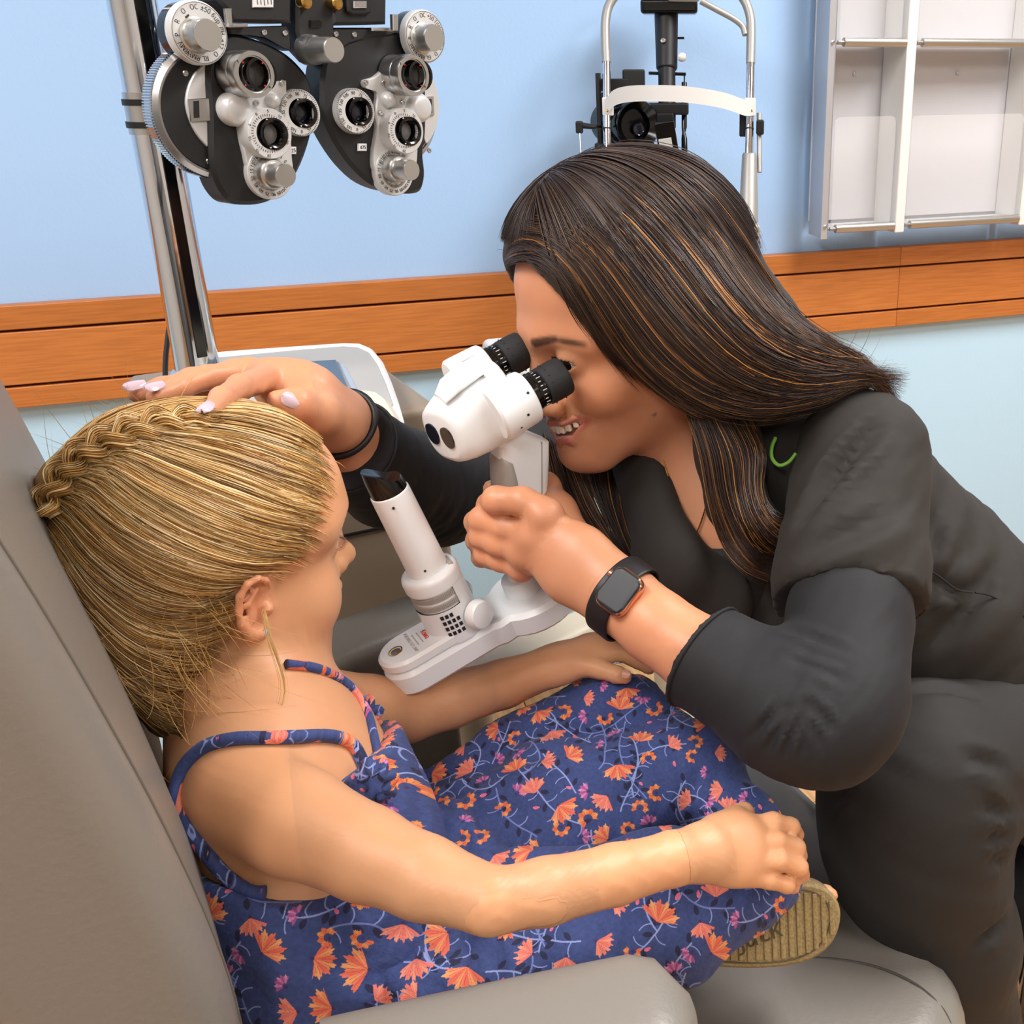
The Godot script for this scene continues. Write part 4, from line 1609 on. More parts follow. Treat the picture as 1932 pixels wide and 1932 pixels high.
	loft(mb, [[lp(-0.028, 0.0), 0.016, 0.020, 3.0], [lp(-0.040, -0.016), 0.0165, 0.0205, 3.0], [hx.call(0.0), 0.0168, 0.0225, 4.0], [hx.call(0.12), 0.0165, 0.0225, 4.0], [hx.call(0.30), 0.0160, 0.0215, 3.6], [hx.call(0.55), 0.0150, 0.018, 3.0], [hx.call(0.8), 0.0135, 0.0145, 2.4], [hx.call(1.0), 0.0125, 0.0125, 2.0]], CS, hfront, 40)
	var hand := put("handle", mb.mesh(50), M.lamp_white, o)
	mb = MB.new()
	loft(mb, [[hx.call(0.06) + hfront * 0.0205, 0.0120, 0.0016, 2.4], [hx.call(0.10) + hfront * 0.0165, 0.0178, 0.0068, 2.4], [hx.call(0.22) + hfront * 0.0145, 0.0180, 0.0095, 2.4], [hx.call(0.36) + hfront * 0.0125, 0.0174, 0.0105, 2.4], [hx.call(0.50) + hfront * 0.0100, 0.0164, 0.0100, 2.4]], CS, hfront, 32)
	put("grip_insert", mb.mesh(50), M.lamp_grey, hand)
	mb = MB.new()
	loft(mb, [[hx.call(-0.02) - hfront * 0.0125, 0.0173, 0.0006, 4.0], [hx.call(0.45) - hfront * 0.0125, 0.0166, 0.0006, 4.0]], CS, hfront, 24)
	put("joint_line", mb.mesh(), M.lamp_grey, hand)
	mb = MB.new()
	mb.cyl(along(lp(-0.008, -0.164), LU), 0.0165, 0.0155, 0.017, 0.002, 36)
	put("pivot_boss", mb.mesh(), M.lamp_white, o)
	# base: tongue and round foot
	var ub := -0.163
	var poly := PackedVector2Array()
	var tip := 0.104
	var rt := 0.0235
	for i in 13:
		var t := -PI / 2 + PI * i / 12
		poly.append(Vector2(tip + cos(t) * rt, sin(t) * rt))
	var rd := 0.041
	var dc := -0.012
	var st := asin(0.026 / rd)
	poly.append(Vector2(0.036, 0.0245))
	poly.append(Vector2(0.028, 0.028))
	for i in 25:
		var t := 0.72 + (TAU - 1.44) * i / 24
		poly.append(Vector2(dc + cos(t) * rd, sin(t) * rd))
	poly.append(Vector2(0.028, -0.028))
	poly.append(Vector2(0.036, -0.0245))
	mb = MB.new()
	var bf := Transform3D(Basis(LA, CS, LA.cross(CS)), lp(0, ub))
	if bf.basis.z.dot(LU) < 0:
		bf.basis = Basis(LA, -CS, LU)
	bf.origin = lp(0, ub - 0.024)
	mb.prism(poly, 0.024, bf, 0.004)
	put("base_plate", mb.mesh(35), M.lamp_white, o)
	# raised cover with print and socket
	poly = PackedVector2Array()
	for i in 13:
		var t := -PI / 2 + PI * i / 12
		poly.append(Vector2(tip + cos(t) * (rt - 0.0005), sin(t) * (rt - 0.0005)))
	poly.append(Vector2(0.066, rt - 0.0005))
	poly.append(Vector2(0.066, -rt + 0.0005))
	mb = MB.new()
	bf.origin = lp(0, ub + 0.0006)
	mb.prism(poly, 0.011, bf, 0.0025)
	var cover := put("base_cover", mb.mesh(35), M.lamp_white, o)
	mb = MB.new()
	mb.lathe([Vector2(0.0062, 0), Vector2(0.0062, 0.0008), Vector2(0.0054, 0.001), Vector2(0.005, -0.002), Vector2(0, -0.002)], 28, along(lp(tip + 0.007, ub + 0.0115), LU))
	put("socket_rim", mb.mesh(), M.brass, cover)
	mb = MB.new()
	mb.lathe([Vector2(0.0044, 0), Vector2(0, 0.0003)], 20, along(lp(tip + 0.007, ub + 0.0117), LU))
	put("socket", mb.mesh(), M.lens_grey, cover)
	var tb := Transform3D(Basis(CS, -LA, LU), Vector3.ZERO)
	if tb.basis.determinant() < 0:
		tb.basis = Basis(-CS, -LA, LU)
	mb = MB.new()
	text_soup(mb, "Kowa", 0.0062, 0.0003, Transform3D(tb.basis, lp(0.0835, ub + 0.0118)))
	put("red_print", mb.mesh(), M.red_mark, cover)
	mb = MB.new()
	for k in 2:
		for j in 8:
			mb.box(Transform3D(tb.basis, lp(0.0885 + k * 0.0042, ub + 0.0118, (j - 3.5) * 0.0024)), Vector3(0.0017, 0.0009, 0.0003))
	text_soup(mb, "PORTABLE SLIT LAMP", 0.0036, 0.0003, Transform3D(tb.basis, lp(0.0969, ub + 0.0118)))
	put("grey_print", mb.mesh(), M.lamp_grey, cover).set_meta("kind", "stuff")
	# illumination tower
	var tw := 0.0555
	mb = MB.new()
	mb.lathe([Vector2(0, 0), Vector2(0.0235, 0), Vector2(0.0238, 0.002), Vector2(0.0235, 0.034)], 56, along(lp(tw + 0.002, ub + 0.0005), LU))
	mb.lathe([Vector2(0.0215, 0.034), Vector2(0.0215, 0.052)], 56, along(lp(tw + 0.002, ub), LU))
	mb.lathe([Vector2(0.0236, 0.0515), Vector2(0.0242, 0.053), Vector2(0.0242, 0.061), Vector2(0.0232, 0.064), Vector2(0.0210, 0.0655), Vector2(0.0175, 0.066), Vector2(0, 0.066)], 56, along(lp(tw + 0.002, ub), LU))
	var tower := put("lamp_tower", mb.mesh(), M.lamp_white, o)
	# solid wall behind the cut-out of the rings
	mb = MB.new()
	var wall_grid := []
	for i in 19:
		var t := PI * 0.62 + TAU * 0.58 * i / 18
		wall_grid.append(t)
	for i in 18:
		var p0 := LA * cos(wall_grid[i]) - CS * sin(wall_grid[i])
		var p1 := LA * cos(wall_grid[i + 1]) - CS * sin(wall_grid[i + 1])
		var c := lp(tw + 0.002, ub)
		mb.quad(c + p0 * 0.0236 + LU * 0.034, c + p0 * 0.0236 + LU * 0.052, c + p1 * 0.0236 + LU * 0.052, c + p1 * 0.0236 + LU * 0.034)
	put("tower_shell", mb.mesh(), M.lamp_white, tower)
	for k in 2:
		mb = MB.new()
		var c := lp(tw + 0.002, ub + 0.036 + k * 0.008)
		mb.cyl(along(c, LU), 0.0225, 0.0225, 0.0055, 0.0006, 56)
		for i in 90:
			var a := TAU * i / 90
			var ou := LA * cos(a) + CS * sin(a)
			mb.box(frame(c + LU * 0.0027 + ou * 0.0226, ou, LU), Vector3(0.0009, 0.0042, 0.0008))
		put("setting_ring", mb.mesh(), M.lamp_grey, tower)
	# vent holes
	for r in 4:
		for q in 4:
			if q + r > 5:
				continue
			mb = MB.new()
			var a := -0.45 + q * 0.17
			var ou := -CS * cos(a) - LA * sin(a)
			mb.box(frame(lp(tw + 0.002, ub + 0.012 + r * 0.0058) + ou * 0.0234, ou, LU), Vector3(0.0016, 0.0034, 0.0027))
			put("vent_hole", mb.mesh(), M.ink, tower)
	mb = MB.new()
	mb.cyl(along(lp(tw + 0.0015, ub + 0.065), LU), 0.0168, 0.0158, 0.078, 0.0016, 48)
	var neck := put("lamp_neck", mb.mesh(), M.lamp_white, o)
	for k in [0.008, 0.070]:
		mb = MB.new()
		var ou := (-CS * 0.93 + LA * 0.3).normalized()
		mb.cyl(along(lp(tw + 0.0015, ub + 0.065 + k) + ou * 0.0158, ou), 0.0011, 0.0011, 0.0012, 0.0, 8)
		put("neck_screw", mb.mesh(), M.ink, neck)
	mb = MB.new()
	mb.sbox(frame(lp(tw - 0.015, ub + 0.066, -0.006), LA, LU), Vector3(0.004, 0.003, 0.014), 0.001, 2)
	put("slit_lever", mb.mesh(), M.lamp_grey, tower)
	# black prism head on the neck
	mb = MB.new()
	var c0 := lp(tw + 0.0015, ub + 0.1425)
	var g := []
	var segs := 32
	for row in 5:
		var line := []
		for i in segs:
			var t := TAU * i / segs
			var ou := LA * cos(t) + CS * sin(t)
			var r: float = [0.0, 0.0148, 0.0145, 0.0135, 0.0][row]
			# the top slopes: high at the far front, scooped at the back
			var tall: float = 0.010 + 0.013 * smoothstep(-0.6, 0.9, cos(t))
			var h: float = [0.0, 0.0, tall * 0.6, tall, tall * 0.55][row]
			line.append(c0 + ou * r + LU * h)
		g.append(line)
	for i in 4:
		for j in segs:
			var k := (j + 1) % segs
			mb.quad(g[i][j], g[i][k], g[i + 1][k], g[i + 1][j])
	put("prism_head", mb.mesh(), M.black_gloss, o)
	for s: float in [-1.0, 1.0]:
		mb = MB.new()
		var kc := lp(tw - 0.014, ub + 0.017, s * 0.021)
		mb.lathe([Vector2(0, 0), Vector2(0.0125, 0), Vector2(0.0128, 0.001), Vector2(0.0125, 0.007), Vector2(0.0112, 0.0092), Vector2(0.006, 0.0104), Vector2(0, 0.0106)], 36, along(kc, (CS * s - LA * 0.45).normalized()))
		put("knob", mb.mesh(), M.lamp_white, o)

# ================================================================ examination chair
# cushion with rounded rims: convex outline in level plane, domed top
func cushion(mb: MB, poly: Array, top: float, thick: float, r: float, crown: float) -> void:
	var n := poly.size()
	var c := Vector3.ZERO
	for p in poly: c += p
	c /= n
	var ins := []
	for i in n:
		var a: Vector3 = poly[(i - 1 + n) % n]
		var b: Vector3 = poly[(i + 1) % n]
		var t := (b - a).normalized()
		var nn := Vector3(-t.z, 0, t.x)
		if nn.dot(c - poly[i]) < 0: nn = -nn
		ins.append(nn)
	var rings := []
	for k in 9:
		var a := PI * k / 8 - PI / 2
		var ring := []
		var yy := (top - r + r * sin(a)) if k >= 4 else (top - thick + r + r * sin(a))
		for i in n:
			ring.append(Vector3(poly[i].x, yy, poly[i].z) + ins[i] * r * (1.0 - cos(a)))
		rings.append(ring)
	for k in 4:
		var t := (k + 1) / 4.0
		var ring := []
		for i in n:
			var b: Vector3 = rings[8][i]
			ring.append(Vector3(lerpf(b.x, c.x, t * 0.999), top + crown * (1.0 - (1.0 - t) * (1.0 - t)), lerpf(b.z, c.z, t * 0.999)))
		rings.append(ring)
	var cw: bool = (poly[1] - poly[0]).cross(poly[2] - poly[1]).y > 0.0
	for k in rings.size() - 1:
		for i in n:
			var j := (i + 1) % n
			if cw:
				mb.quad(rings[k][i], rings[k + 1][i], rings[k + 1][j], rings[k][j])
			else:
				mb.quad(rings[k][i], rings[k][j], rings[k + 1][j], rings[k + 1][i])
	var bt := rings[0] as Array
	for i in n:
		var j := (i + 1) % n
		var cc := Vector3(c.x, bt[0].y, c.z)
		if cw: mb.tri_(bt[i], bt[j], cc)
		else: mb.tri_(bt[i], cc, bt[j])

# a point of the chair: forward, to the far side, height; measured from the child's place
var CO: Vector3
func cp(f: float, s: float, y: float) -> Vector3:
	return Vector3(CO.x, 0, CO.z) + CF * f + CS * s + Vector3.UP * y

const SEAT_Y := 0.555
func chair() -> void:
	CO = at(450, 1500, 0.76)
	var o := thing("exam_chair", "taupe grey leather examination chair the child is sitting in", "chair", cp(0.2, 0.03, 0))
	# seat
	var out := []
	for q in [[-0.14, 0.30], [0.10, 0.33], [0.34, 0.33], [0.49, 0.30], [0.55, 0.22], [0.560, 0.08], [0.546, -0.06], [0.522, -0.17], [0.478, -0.25], [0.36, -0.285], [0.10, -0.285], [-0.14, -0.27]]:
		out.append(cp(q[0], q[1], 0))
	out = spline(out, 4, true)
	var mb := MB.new()
	cushion(mb, out, SEAT_Y, 0.115, 0.04, 0.006)
	put("seat", mb.mesh(60), M.leather, o)
	# stitched line near the front of the seat
	mb = MB.new()
	var line := spline([cp(0.13, -0.285, SEAT_Y - 0.016), cp(0.17, -0.262, SEAT_Y + 0.0025), cp(0.22, -0.235, SEAT_Y + 0.003), cp(0.30, -0.18, SEAT_Y + 0.0035), cp(0.33, -0.10, SEAT_Y + 0.004), cp(0.345, -0.07, SEAT_Y + 0.004), cp(0.38, -0.18, SEAT_Y + 0.003), cp(0.405, -0.235, SEAT_Y + 0.0005)], 6)
	line = spline([onp(1300, 1850, Vector3(0, SEAT_Y + 0.001, 0), Vector3.UP), onp(1400, 1812, Vector3(0, SEAT_Y + 0.002, 0), Vector3.UP), onp(1490, 1806, Vector3(0, SEAT_Y + 0.003, 0), Vector3.UP), onp(1580, 1810, Vector3(0, SEAT_Y + 0.003, 0), Vector3.UP), onp(1660, 1826, Vector3(0, SEAT_Y + 0.0025, 0), Vector3.UP), onp(1730, 1858, Vector3(0, SEAT_Y + 0.001, 0), Vector3.UP), onp(1780, 1905, Vector3(0, SEAT_Y - 0.006, 0), Vector3.UP), onp(1800, 1950, Vector3(0, SEAT_Y - 0.016, 0), Vector3.UP)], 10)
	mb.tube(line, 0.0010, 5)
	var seam := put("stitching", mb.mesh(), M.thread, o)
	# back rest: outline in the forward/up plane
	var prof := []
	for q in [[-0.040, 0.56], [-0.041, 0.66], [-0.036, 0.75], [-0.040, 0.82], [-0.052, 0.90], [-0.066, 0.97], [-0.082, 1.04], [-0.098, 1.10]]:
		prof.append(Vector2(q[0], q[1]))
	var s0 := -0.185
	var s1 := 0.295
	var th := 0.105
	var g := []
	var rr := 0.030
	var cross := []          # outline across the pad: (side, depth) going round
	for k in 7:
		var a := PI / 2 * k / 6
		cross.append(Vector2(s0 + rr - rr * cos(a), -rr + rr * sin(a)))
	cross.append(Vector2(lerpf(s0, s1, 0.25), 0.002))
	cross.append(Vector2(lerpf(s0, s1, 0.5), -0.004))
	cross.append(Vector2(lerpf(s0, s1, 0.75), 0.002))
	for k in 7:
		var a := PI / 2 * k / 6
		cross.append(Vector2(s1 - rr + rr * sin(a), -rr + rr * cos(a)))
	for k in 5:
		var a := PI / 2 * k / 4
		cross.append(Vector2(s1 - 0.02 + 0.02 * cos(a), -th + 0.02 - 0.02 * sin(a)))
	for k in 5:
		var a := PI / 2 * k / 4
		cross.append(Vector2(s0 + 0.02 - 0.02 * sin(a), -th + 0.02 - 0.02 * cos(a)))
	var fine := spline(prof, 4)
	var ringset := []
	for i in fine.size():
		var p: Vector2 = fine[i]
		var t: Vector2 = (fine[mini(i + 1, fine.size() - 1)] - fine[maxi(i - 1, 0)]).normalized()
		var nrm := Vector2(t.y, -t.x)            # towards the sitter
		var row := []
		for c in cross:
			var q: Vector2 = p + nrm * c.y
			row.append(cp(q.x, c.x, q.y))
		ringset.append(row)
	mb = MB.new()
	var nc := cross.size()
	for i in ringset.size() - 1:
		for j in nc:
			var k := (j + 1) % nc
			mb.quad(ringset[i][j], ringset[i + 1][j], ringset[i + 1][k], ringset[i][k])
	for e in [0, ringset.size() - 1]:
		var cen := Vector3.ZERO
		for p in ringset[e]: cen += p
		cen /= nc
		for j in nc:
			var k := (j + 1) % nc
			if e == 0: mb.tri_(cen, ringset[e][j], ringset[e][k])
			else: mb.tri_(cen, ringset[e][k], ringset[e][j])
	put("backrest", mb.mesh(50), M.leather, o)
	# piping along the front corner and the rear corner of the near side
	for sp in [[6, 0.0012, M.seam], [-3, 0.0024, M.leather]]:
		mb = MB.new()
		var pts := []
		var idx: int = sp[0] if sp[0] >= 0 else nc + sp[0]
		for row in ringset: pts.append(row[idx])
		mb.tube(pts, sp[1] as float, 8)
		put("piping", mb.mesh(), sp[2], o)
	# head cushion on top of the back
	mb = MB.new()
	var top: Vector2 = prof[prof.size() - 1]
	var hf := frame(cp(top.x - 0.075, 0.055, top.y + 0.085), CF + Vector3.UP * 0.18, Vector3.UP - CF * 0.18)
	mb.sbox(hf, Vector3(0.10, 0.20, 0.40), 0.035, 5)
	put("head_cushion", mb.mesh(60), M.leather, o)
	# shell behind the back
	mb = MB.new()
	var shell := []
	for i in range(0, fine.size(), 4):
		var p: Vector2 = fine[i]
		shell.append(p)
	for i in shell.size() - 1:
		var a: Vector2 = shell[i]
		var b: Vector2 = shell[i + 1]
		var m := (a + b) / 2
		var dirv := (b - a).normalized()
		mb.box(frame(cp(m.x - th - 0.03, (s0 + s1) / 2, m.y + 0.005), CF * dirv.y - Vector3.UP * dirv.x, CF * dirv.x + Vector3.UP * dirv.y), Vector3(0.07, (b - a).length() + 0.006, s1 - s0 - 0.03), 0.0)
	put("shell", mb.mesh(), M.leather_back, o)
	# arm pads
	for arm in [[onp(600, 2010, Vector3(0, 0.785, 0), Vector3.UP), onp(1306, 1846, Vector3(0, 0.785, 0), Vector3.UP), 1.0], [onp(520, 1240, Vector3(0, 0.765, 0), Vector3.UP), onp(860, 1108, Vector3(0, 0.765, 0), Vector3.UP), 0.9]]:
		var a: Vector3 = arm[0]
		var b: Vector3 = arm[1]
		var d := (b - a).normalized()
		var w := d.cross(Vector3.UP).normalized()
		mb = MB.new()
		var secs := []
		var len_ := (b - a).length()
		for k in 15:
			var t := float(k) / 14
			var e := 1.0
			var back := (1.0 - t) * len_
			if back < 0.03: e = sqrt(maxf(0.0, 1.0 - pow(1.0 - back / 0.03, 2.0)))
			secs.append([a + d * len_ * (1.0 - back / len_) - Vector3.UP * (0.030 + 0.004 * t * t), maxf(0.045 * e * arm[2], 0.012), maxf(0.031 * (0.55 + 0.45 * e), 0.012), 3.2])
		loft(mb, secs, w, Vector3.UP, 36)
		var pad := put("arm_pad", mb.mesh(60), M.leather, o)
		mb = MB.new()
		secs = []
		for k in 15:
			var t := float(k) / 14
			var back := (1.0 - t) * len_
			var e := 1.0
			if back < 0.04: e = sqrt(maxf(0.0, 1.0 - pow(1.0 - back / 0.04, 2.0)))
			secs.append([a + d * (len_ - 0.012) * t - Vector3.UP * 0.075, maxf(0.042 * e * arm[2], 0.01), 0.014, 4.0])
		loft(mb, secs, w, Vector3.UP, 36)
		put("arm_shell", mb.mesh(60), M.leather, o)
		mb = MB.new()
		mb.sbox(frame(a + d * 0.12 - Vector3.UP * 0.19, d, Vector3.UP), Vector3(0.12, 0.22, 0.035), 0.012, 3)
		put("arm_post", mb.mesh(60), M.leather_back, o)
	# pedestal
	mb = MB.new()
	mb.sbox(frame(cp(0.16, 0.03, SEAT_Y - 0.145), CF, Vector3.UP), Vector3(0.42, 0.07, 0.40), 0.015, 3)
	mb.cyl(along(cp(0.14, 0.03, 0.04), Vector3.UP), 0.09, 0.09, SEAT_Y - 0.2, 0.004, 40)
	mb.cyl(along(cp(0.14, 0.03, 0.0), Vector3.UP), 0.27, 0.25, 0.05, 0.01, 48)
	put("pedestal", mb.mesh(), M.leather_back, o)
	# foot rest below the seat front
	mb = MB.new()
	mb.sbox(frame(cp(0.56, 0.03, 0.15), CF, Vector3.UP + CF * 0.3), Vector3(0.03, 0.2, 0.34), 0.012, 3)
	mb.tube([cp(0.36, 0.03, SEAT_Y - 0.16), cp(0.54, 0.03, 0.2)], 0.022, 12)
	put("foot_rest", mb.mesh(), M.steel, o)

# ================================================================ people: shared tools
func chain(f: Field, pts: Array, k: float) -> void:
	for i in pts.size() - 1:
		var p: Array = pts[i]
		var q: Array = pts[i + 1]
		f.cap(at(p[0], p[1], p[2]), at(q[0], q[1], q[2]), pr(p[3], p[2]), pr(q[3], q[2]), k)

func bounds(f: Field, pad: float) -> Array:
	var lo := Vector3.ONE * 1e9
	var hi := Vector3.ONE * -1e9
	for p in f.prims:
		if p.sub or p.br > 1e8:
			continue
		var b := p.a
		var e := p.a + (p.ba if p.st == 0.0 else (p.c - p.a) * 2.0)
		var r: float = maxf(p.ra, p.ra + p.dr)
		if p.kind == 1:
			e = b
			r = p.br
		lo = lo.min(b - Vector3.ONE * r).min(e - Vector3.ONE * r)
		hi = hi.max(b + Vector3.ONE * r).max(e + Vector3.ONE * r)
	return [lo - Vector3.ONE * pad, hi + Vector3.ONE * pad]

func body_mesh(f: Field, h: float) -> Nets:
	var b := bounds(f, h * 2.0)
	var s := Nets.new()
	s.add(f, b[0], b[1], h)
	return s

# a head frame: x to its left, y up, z forward
func head_frame(o: Vector3, fwd_level: Vector3, yaw: float, pitch: float, roll: float) -> Transform3D:
	var side := fwd_level.cross(Vector3.UP)
	var f1 := fwd_level * cos(yaw) + side * sin(yaw)
	var s1 := f1.cross(Vector3.UP).normalized()
	var fw := f1 * cos(pitch) - Vector3.UP * sin(pitch)
	var up := s1.cross(fw)
	var s2 := s1 * cos(roll) + up * sin(roll)
	var u2 := s2.cross(fw)
	return Transform3D(Basis(-s2, u2, fw), o)

func mir(v: Vector3, s: float) -> Vector3:
	return Vector3(v.x * s, v.y, v.z)

# long thin strands between neighbouring guide curves
class Strands:
	var v := PackedVector3Array()
	var n := PackedVector3Array()
	var c := PackedColorArray()
	var ix := PackedInt32Array()
	func add(pts: Array, r0: float, r1: float, col: Color, tip := 0.35) -> void:
		var m := pts.size()
		var base := v.size()
		var side := Vector3.ZERO
		for i in m:
			var p: Vector3 = pts[i]
			var d: Vector3 = (pts[mini(i + 1, m - 1)] - pts[maxi(i - 1, 0)])
			if d.length_squared() < 1e-14:
				d = Vector3.UP
			d = d.normalized()
			if side == Vector3.ZERO:
				side = d.cross(Vector3(0.3, 0.9, 0.2)).normalized()
			side = (side - d * side.dot(d)).normalized()
			var up := d.cross(side)
			var t := float(i) / (m - 1)
			var r := lerpf(r0, r1, t)
			if t < 0.12:
				r *= 0.25 + 0.75 * t / 0.12
			if t > 1.0 - tip:
				r *= maxf(0.15, (1.0 - t) / tip)
			for s in 3:
				var a := TAU * s / 3.0
				var o := side * cos(a) + up * sin(a)
				v.append(p + o * r)
				n.append(o)
				c.append(col)
		for i in m - 1:
			for s in 3:
				var t := (s + 1) % 3
				var a := base + i * 3 + s
				var b := base + i * 3 + t
				ix.append(a); ix.append(b + 3); ix.append(b)
				ix.append(a); ix.append(a + 3); ix.append(b + 3)
	func mesh() -> ArrayMesh:
		var arr := []
		arr.resize(Mesh.ARRAY_MAX)
		arr[Mesh.ARRAY_VERTEX] = v
		arr[Mesh.ARRAY_NORMAL] = n
		arr[Mesh.ARRAY_COLOR] = c
		arr[Mesh.ARRAY_INDEX] = ix
		var m := ArrayMesh.new()
		m.add_surface_from_arrays(Mesh.PRIMITIVE_TRIANGLES, arr)
		return m

# a guide curve in the picture laid on a solid: [[px, py], ...]; missing hits take the fallback distance
func guide(f: Field, pts: Array, fallback: float, lift: float, steps: int, alt: Field = null) -> Array:
	var out := []
	for p in pts:
		if p.size() > 2:
			out.append(at(p[0], p[1], p[2]))
			continue
		var dir := (at(p[0], p[1], 1.0) - cam_xf.origin)
		var L := dir.length()
		var t := f.hit(cam_xf.origin, dir / L, 0.45, 1.5)
		if t < 0.0 and alt:
			t = alt.hit(cam_xf.origin, dir / L, 0.45, 1.5)
		var d := t / L if t > 0.0 else fallback
		out.append(at(p[0], p[1], d - lift))
	return resample(spline(out, 8), steps)

func resample(pts: Array, n: int) -> Array:
	var acc := [0.0]
	for i in range(1, pts.size()):
		acc.append(acc[i - 1] + (pts[i] as Vector3).distance_to(pts[i - 1]))
	var total: float = acc[acc.size() - 1]
	var out := []
	var j := 0
	for i in n:
		var s := total * i / (n - 1)
		while j < pts.size() - 2 and acc[j + 1] < s:
			j += 1
		var seg: float = maxf(acc[j + 1] - acc[j], 1e-9)
		out.append((pts[j] as Vector3).lerp(pts[j + 1], clampf((s - acc[j]) / seg, 0.0, 1.0)))
	return out

# a fold line pressed into cloth along a curve
func crease(s: Nets, pts: Array, width: float, depth: float) -> void:
	s.normals()
	var line := spline(pts, 6)
	var lo := Vector3.ONE * 1e9
	var hi := -lo
	for p in line:
		lo = lo.min(p)
		hi = hi.max(p)
	lo -= Vector3.ONE * width * 3.0
	hi += Vector3.ONE * width * 3.0
	var n := line.size()
	for i in s.v.size():
		var v := s.v[i]
		if v.x < lo.x or v.y < lo.y or v.z < lo.z or v.x > hi.x or v.y > hi.y or v.z > hi.z:
			continue
		var bd := 1e9
		var bt := 0.0
		for k in n - 1:
			var a: Vector3 = line[k]
			var ba: Vector3 = line[k + 1] - a
			var t := clampf((v - a).dot(ba) / maxf(ba.length_squared(), 1e-9), 0.0, 1.0)
			var d := (v - a - ba * t).length()
			if d < bd:
				bd = d
				bt = (k + t) / (n - 1)
		var q := bd / width
		if q < 3.0:
			var fade := sin(clampf(bt, 0.02, 0.98) * PI)
			s.v[i] = v + s.n[i] * depth * fade * (-exp(-q * q) + 0.55 * exp(-(q - 1.5) * (q - 1.5) * 1.6))

# points of the picture laid on a solid
func lay(f: Field, list: Array, fallback: float, lift: float) -> Array:
	var out := []
	for p in list:
		var dir := at(p[0], p[1], 1.0) - cam_xf.origin
		var t := f.hit(cam_xf.origin, dir.normalized(), 0.45, 1.5)
		var d: float = t / dir.length() if t > 0 else fallback
		var q := at(p[0], p[1], d)
		out.append(q + (cam_xf.origin - q).normalized() * lift)
	return out

func nail(at_: Vector3, dir: Vector3, out: Vector3, len_: float, wid: float, parent: Node3D, m: Material) -> void:
	var mb := MB.new()
	var x := dir.normalized()
	var z := (out - x * out.dot(x)).normalized()
	var y := z.cross(x)
	var g := []
	for i in 9:
		var t := float(i) / 8
		var row := []
		var w := wid * (0.75 + 0.25 * sin(minf(t * 2.2, 1.0) * PI / 2))
		if t > 0.62: w *= sqrt(maxf(0.03, 1.0 - pow((t - 0.62) / 0.38, 2.0)))
		for j in 7:
			var s := -1.0 + 2.0 * j / 6
			row.append(at_ + x * len_ * (t - 0.45) + y * w * s * 0.5 + z * (wid * 0.22 * (1.0 - s * s) - 0.0006 * absf(t - 0.4)))
		g.append(row)
	for i in 8:
		for j in 6:
			mb.quad(g[i][j], g[i][j + 1], g[i + 1][j + 1], g[i + 1][j])
			var dz := z * 0.0006
			mb.quad(g[i + 1][j] - dz, g[i + 1][j + 1] - dz, g[i][j + 1] - dz, g[i][j] - dz)
	put("fingernail", mb.mesh(70), m, parent)

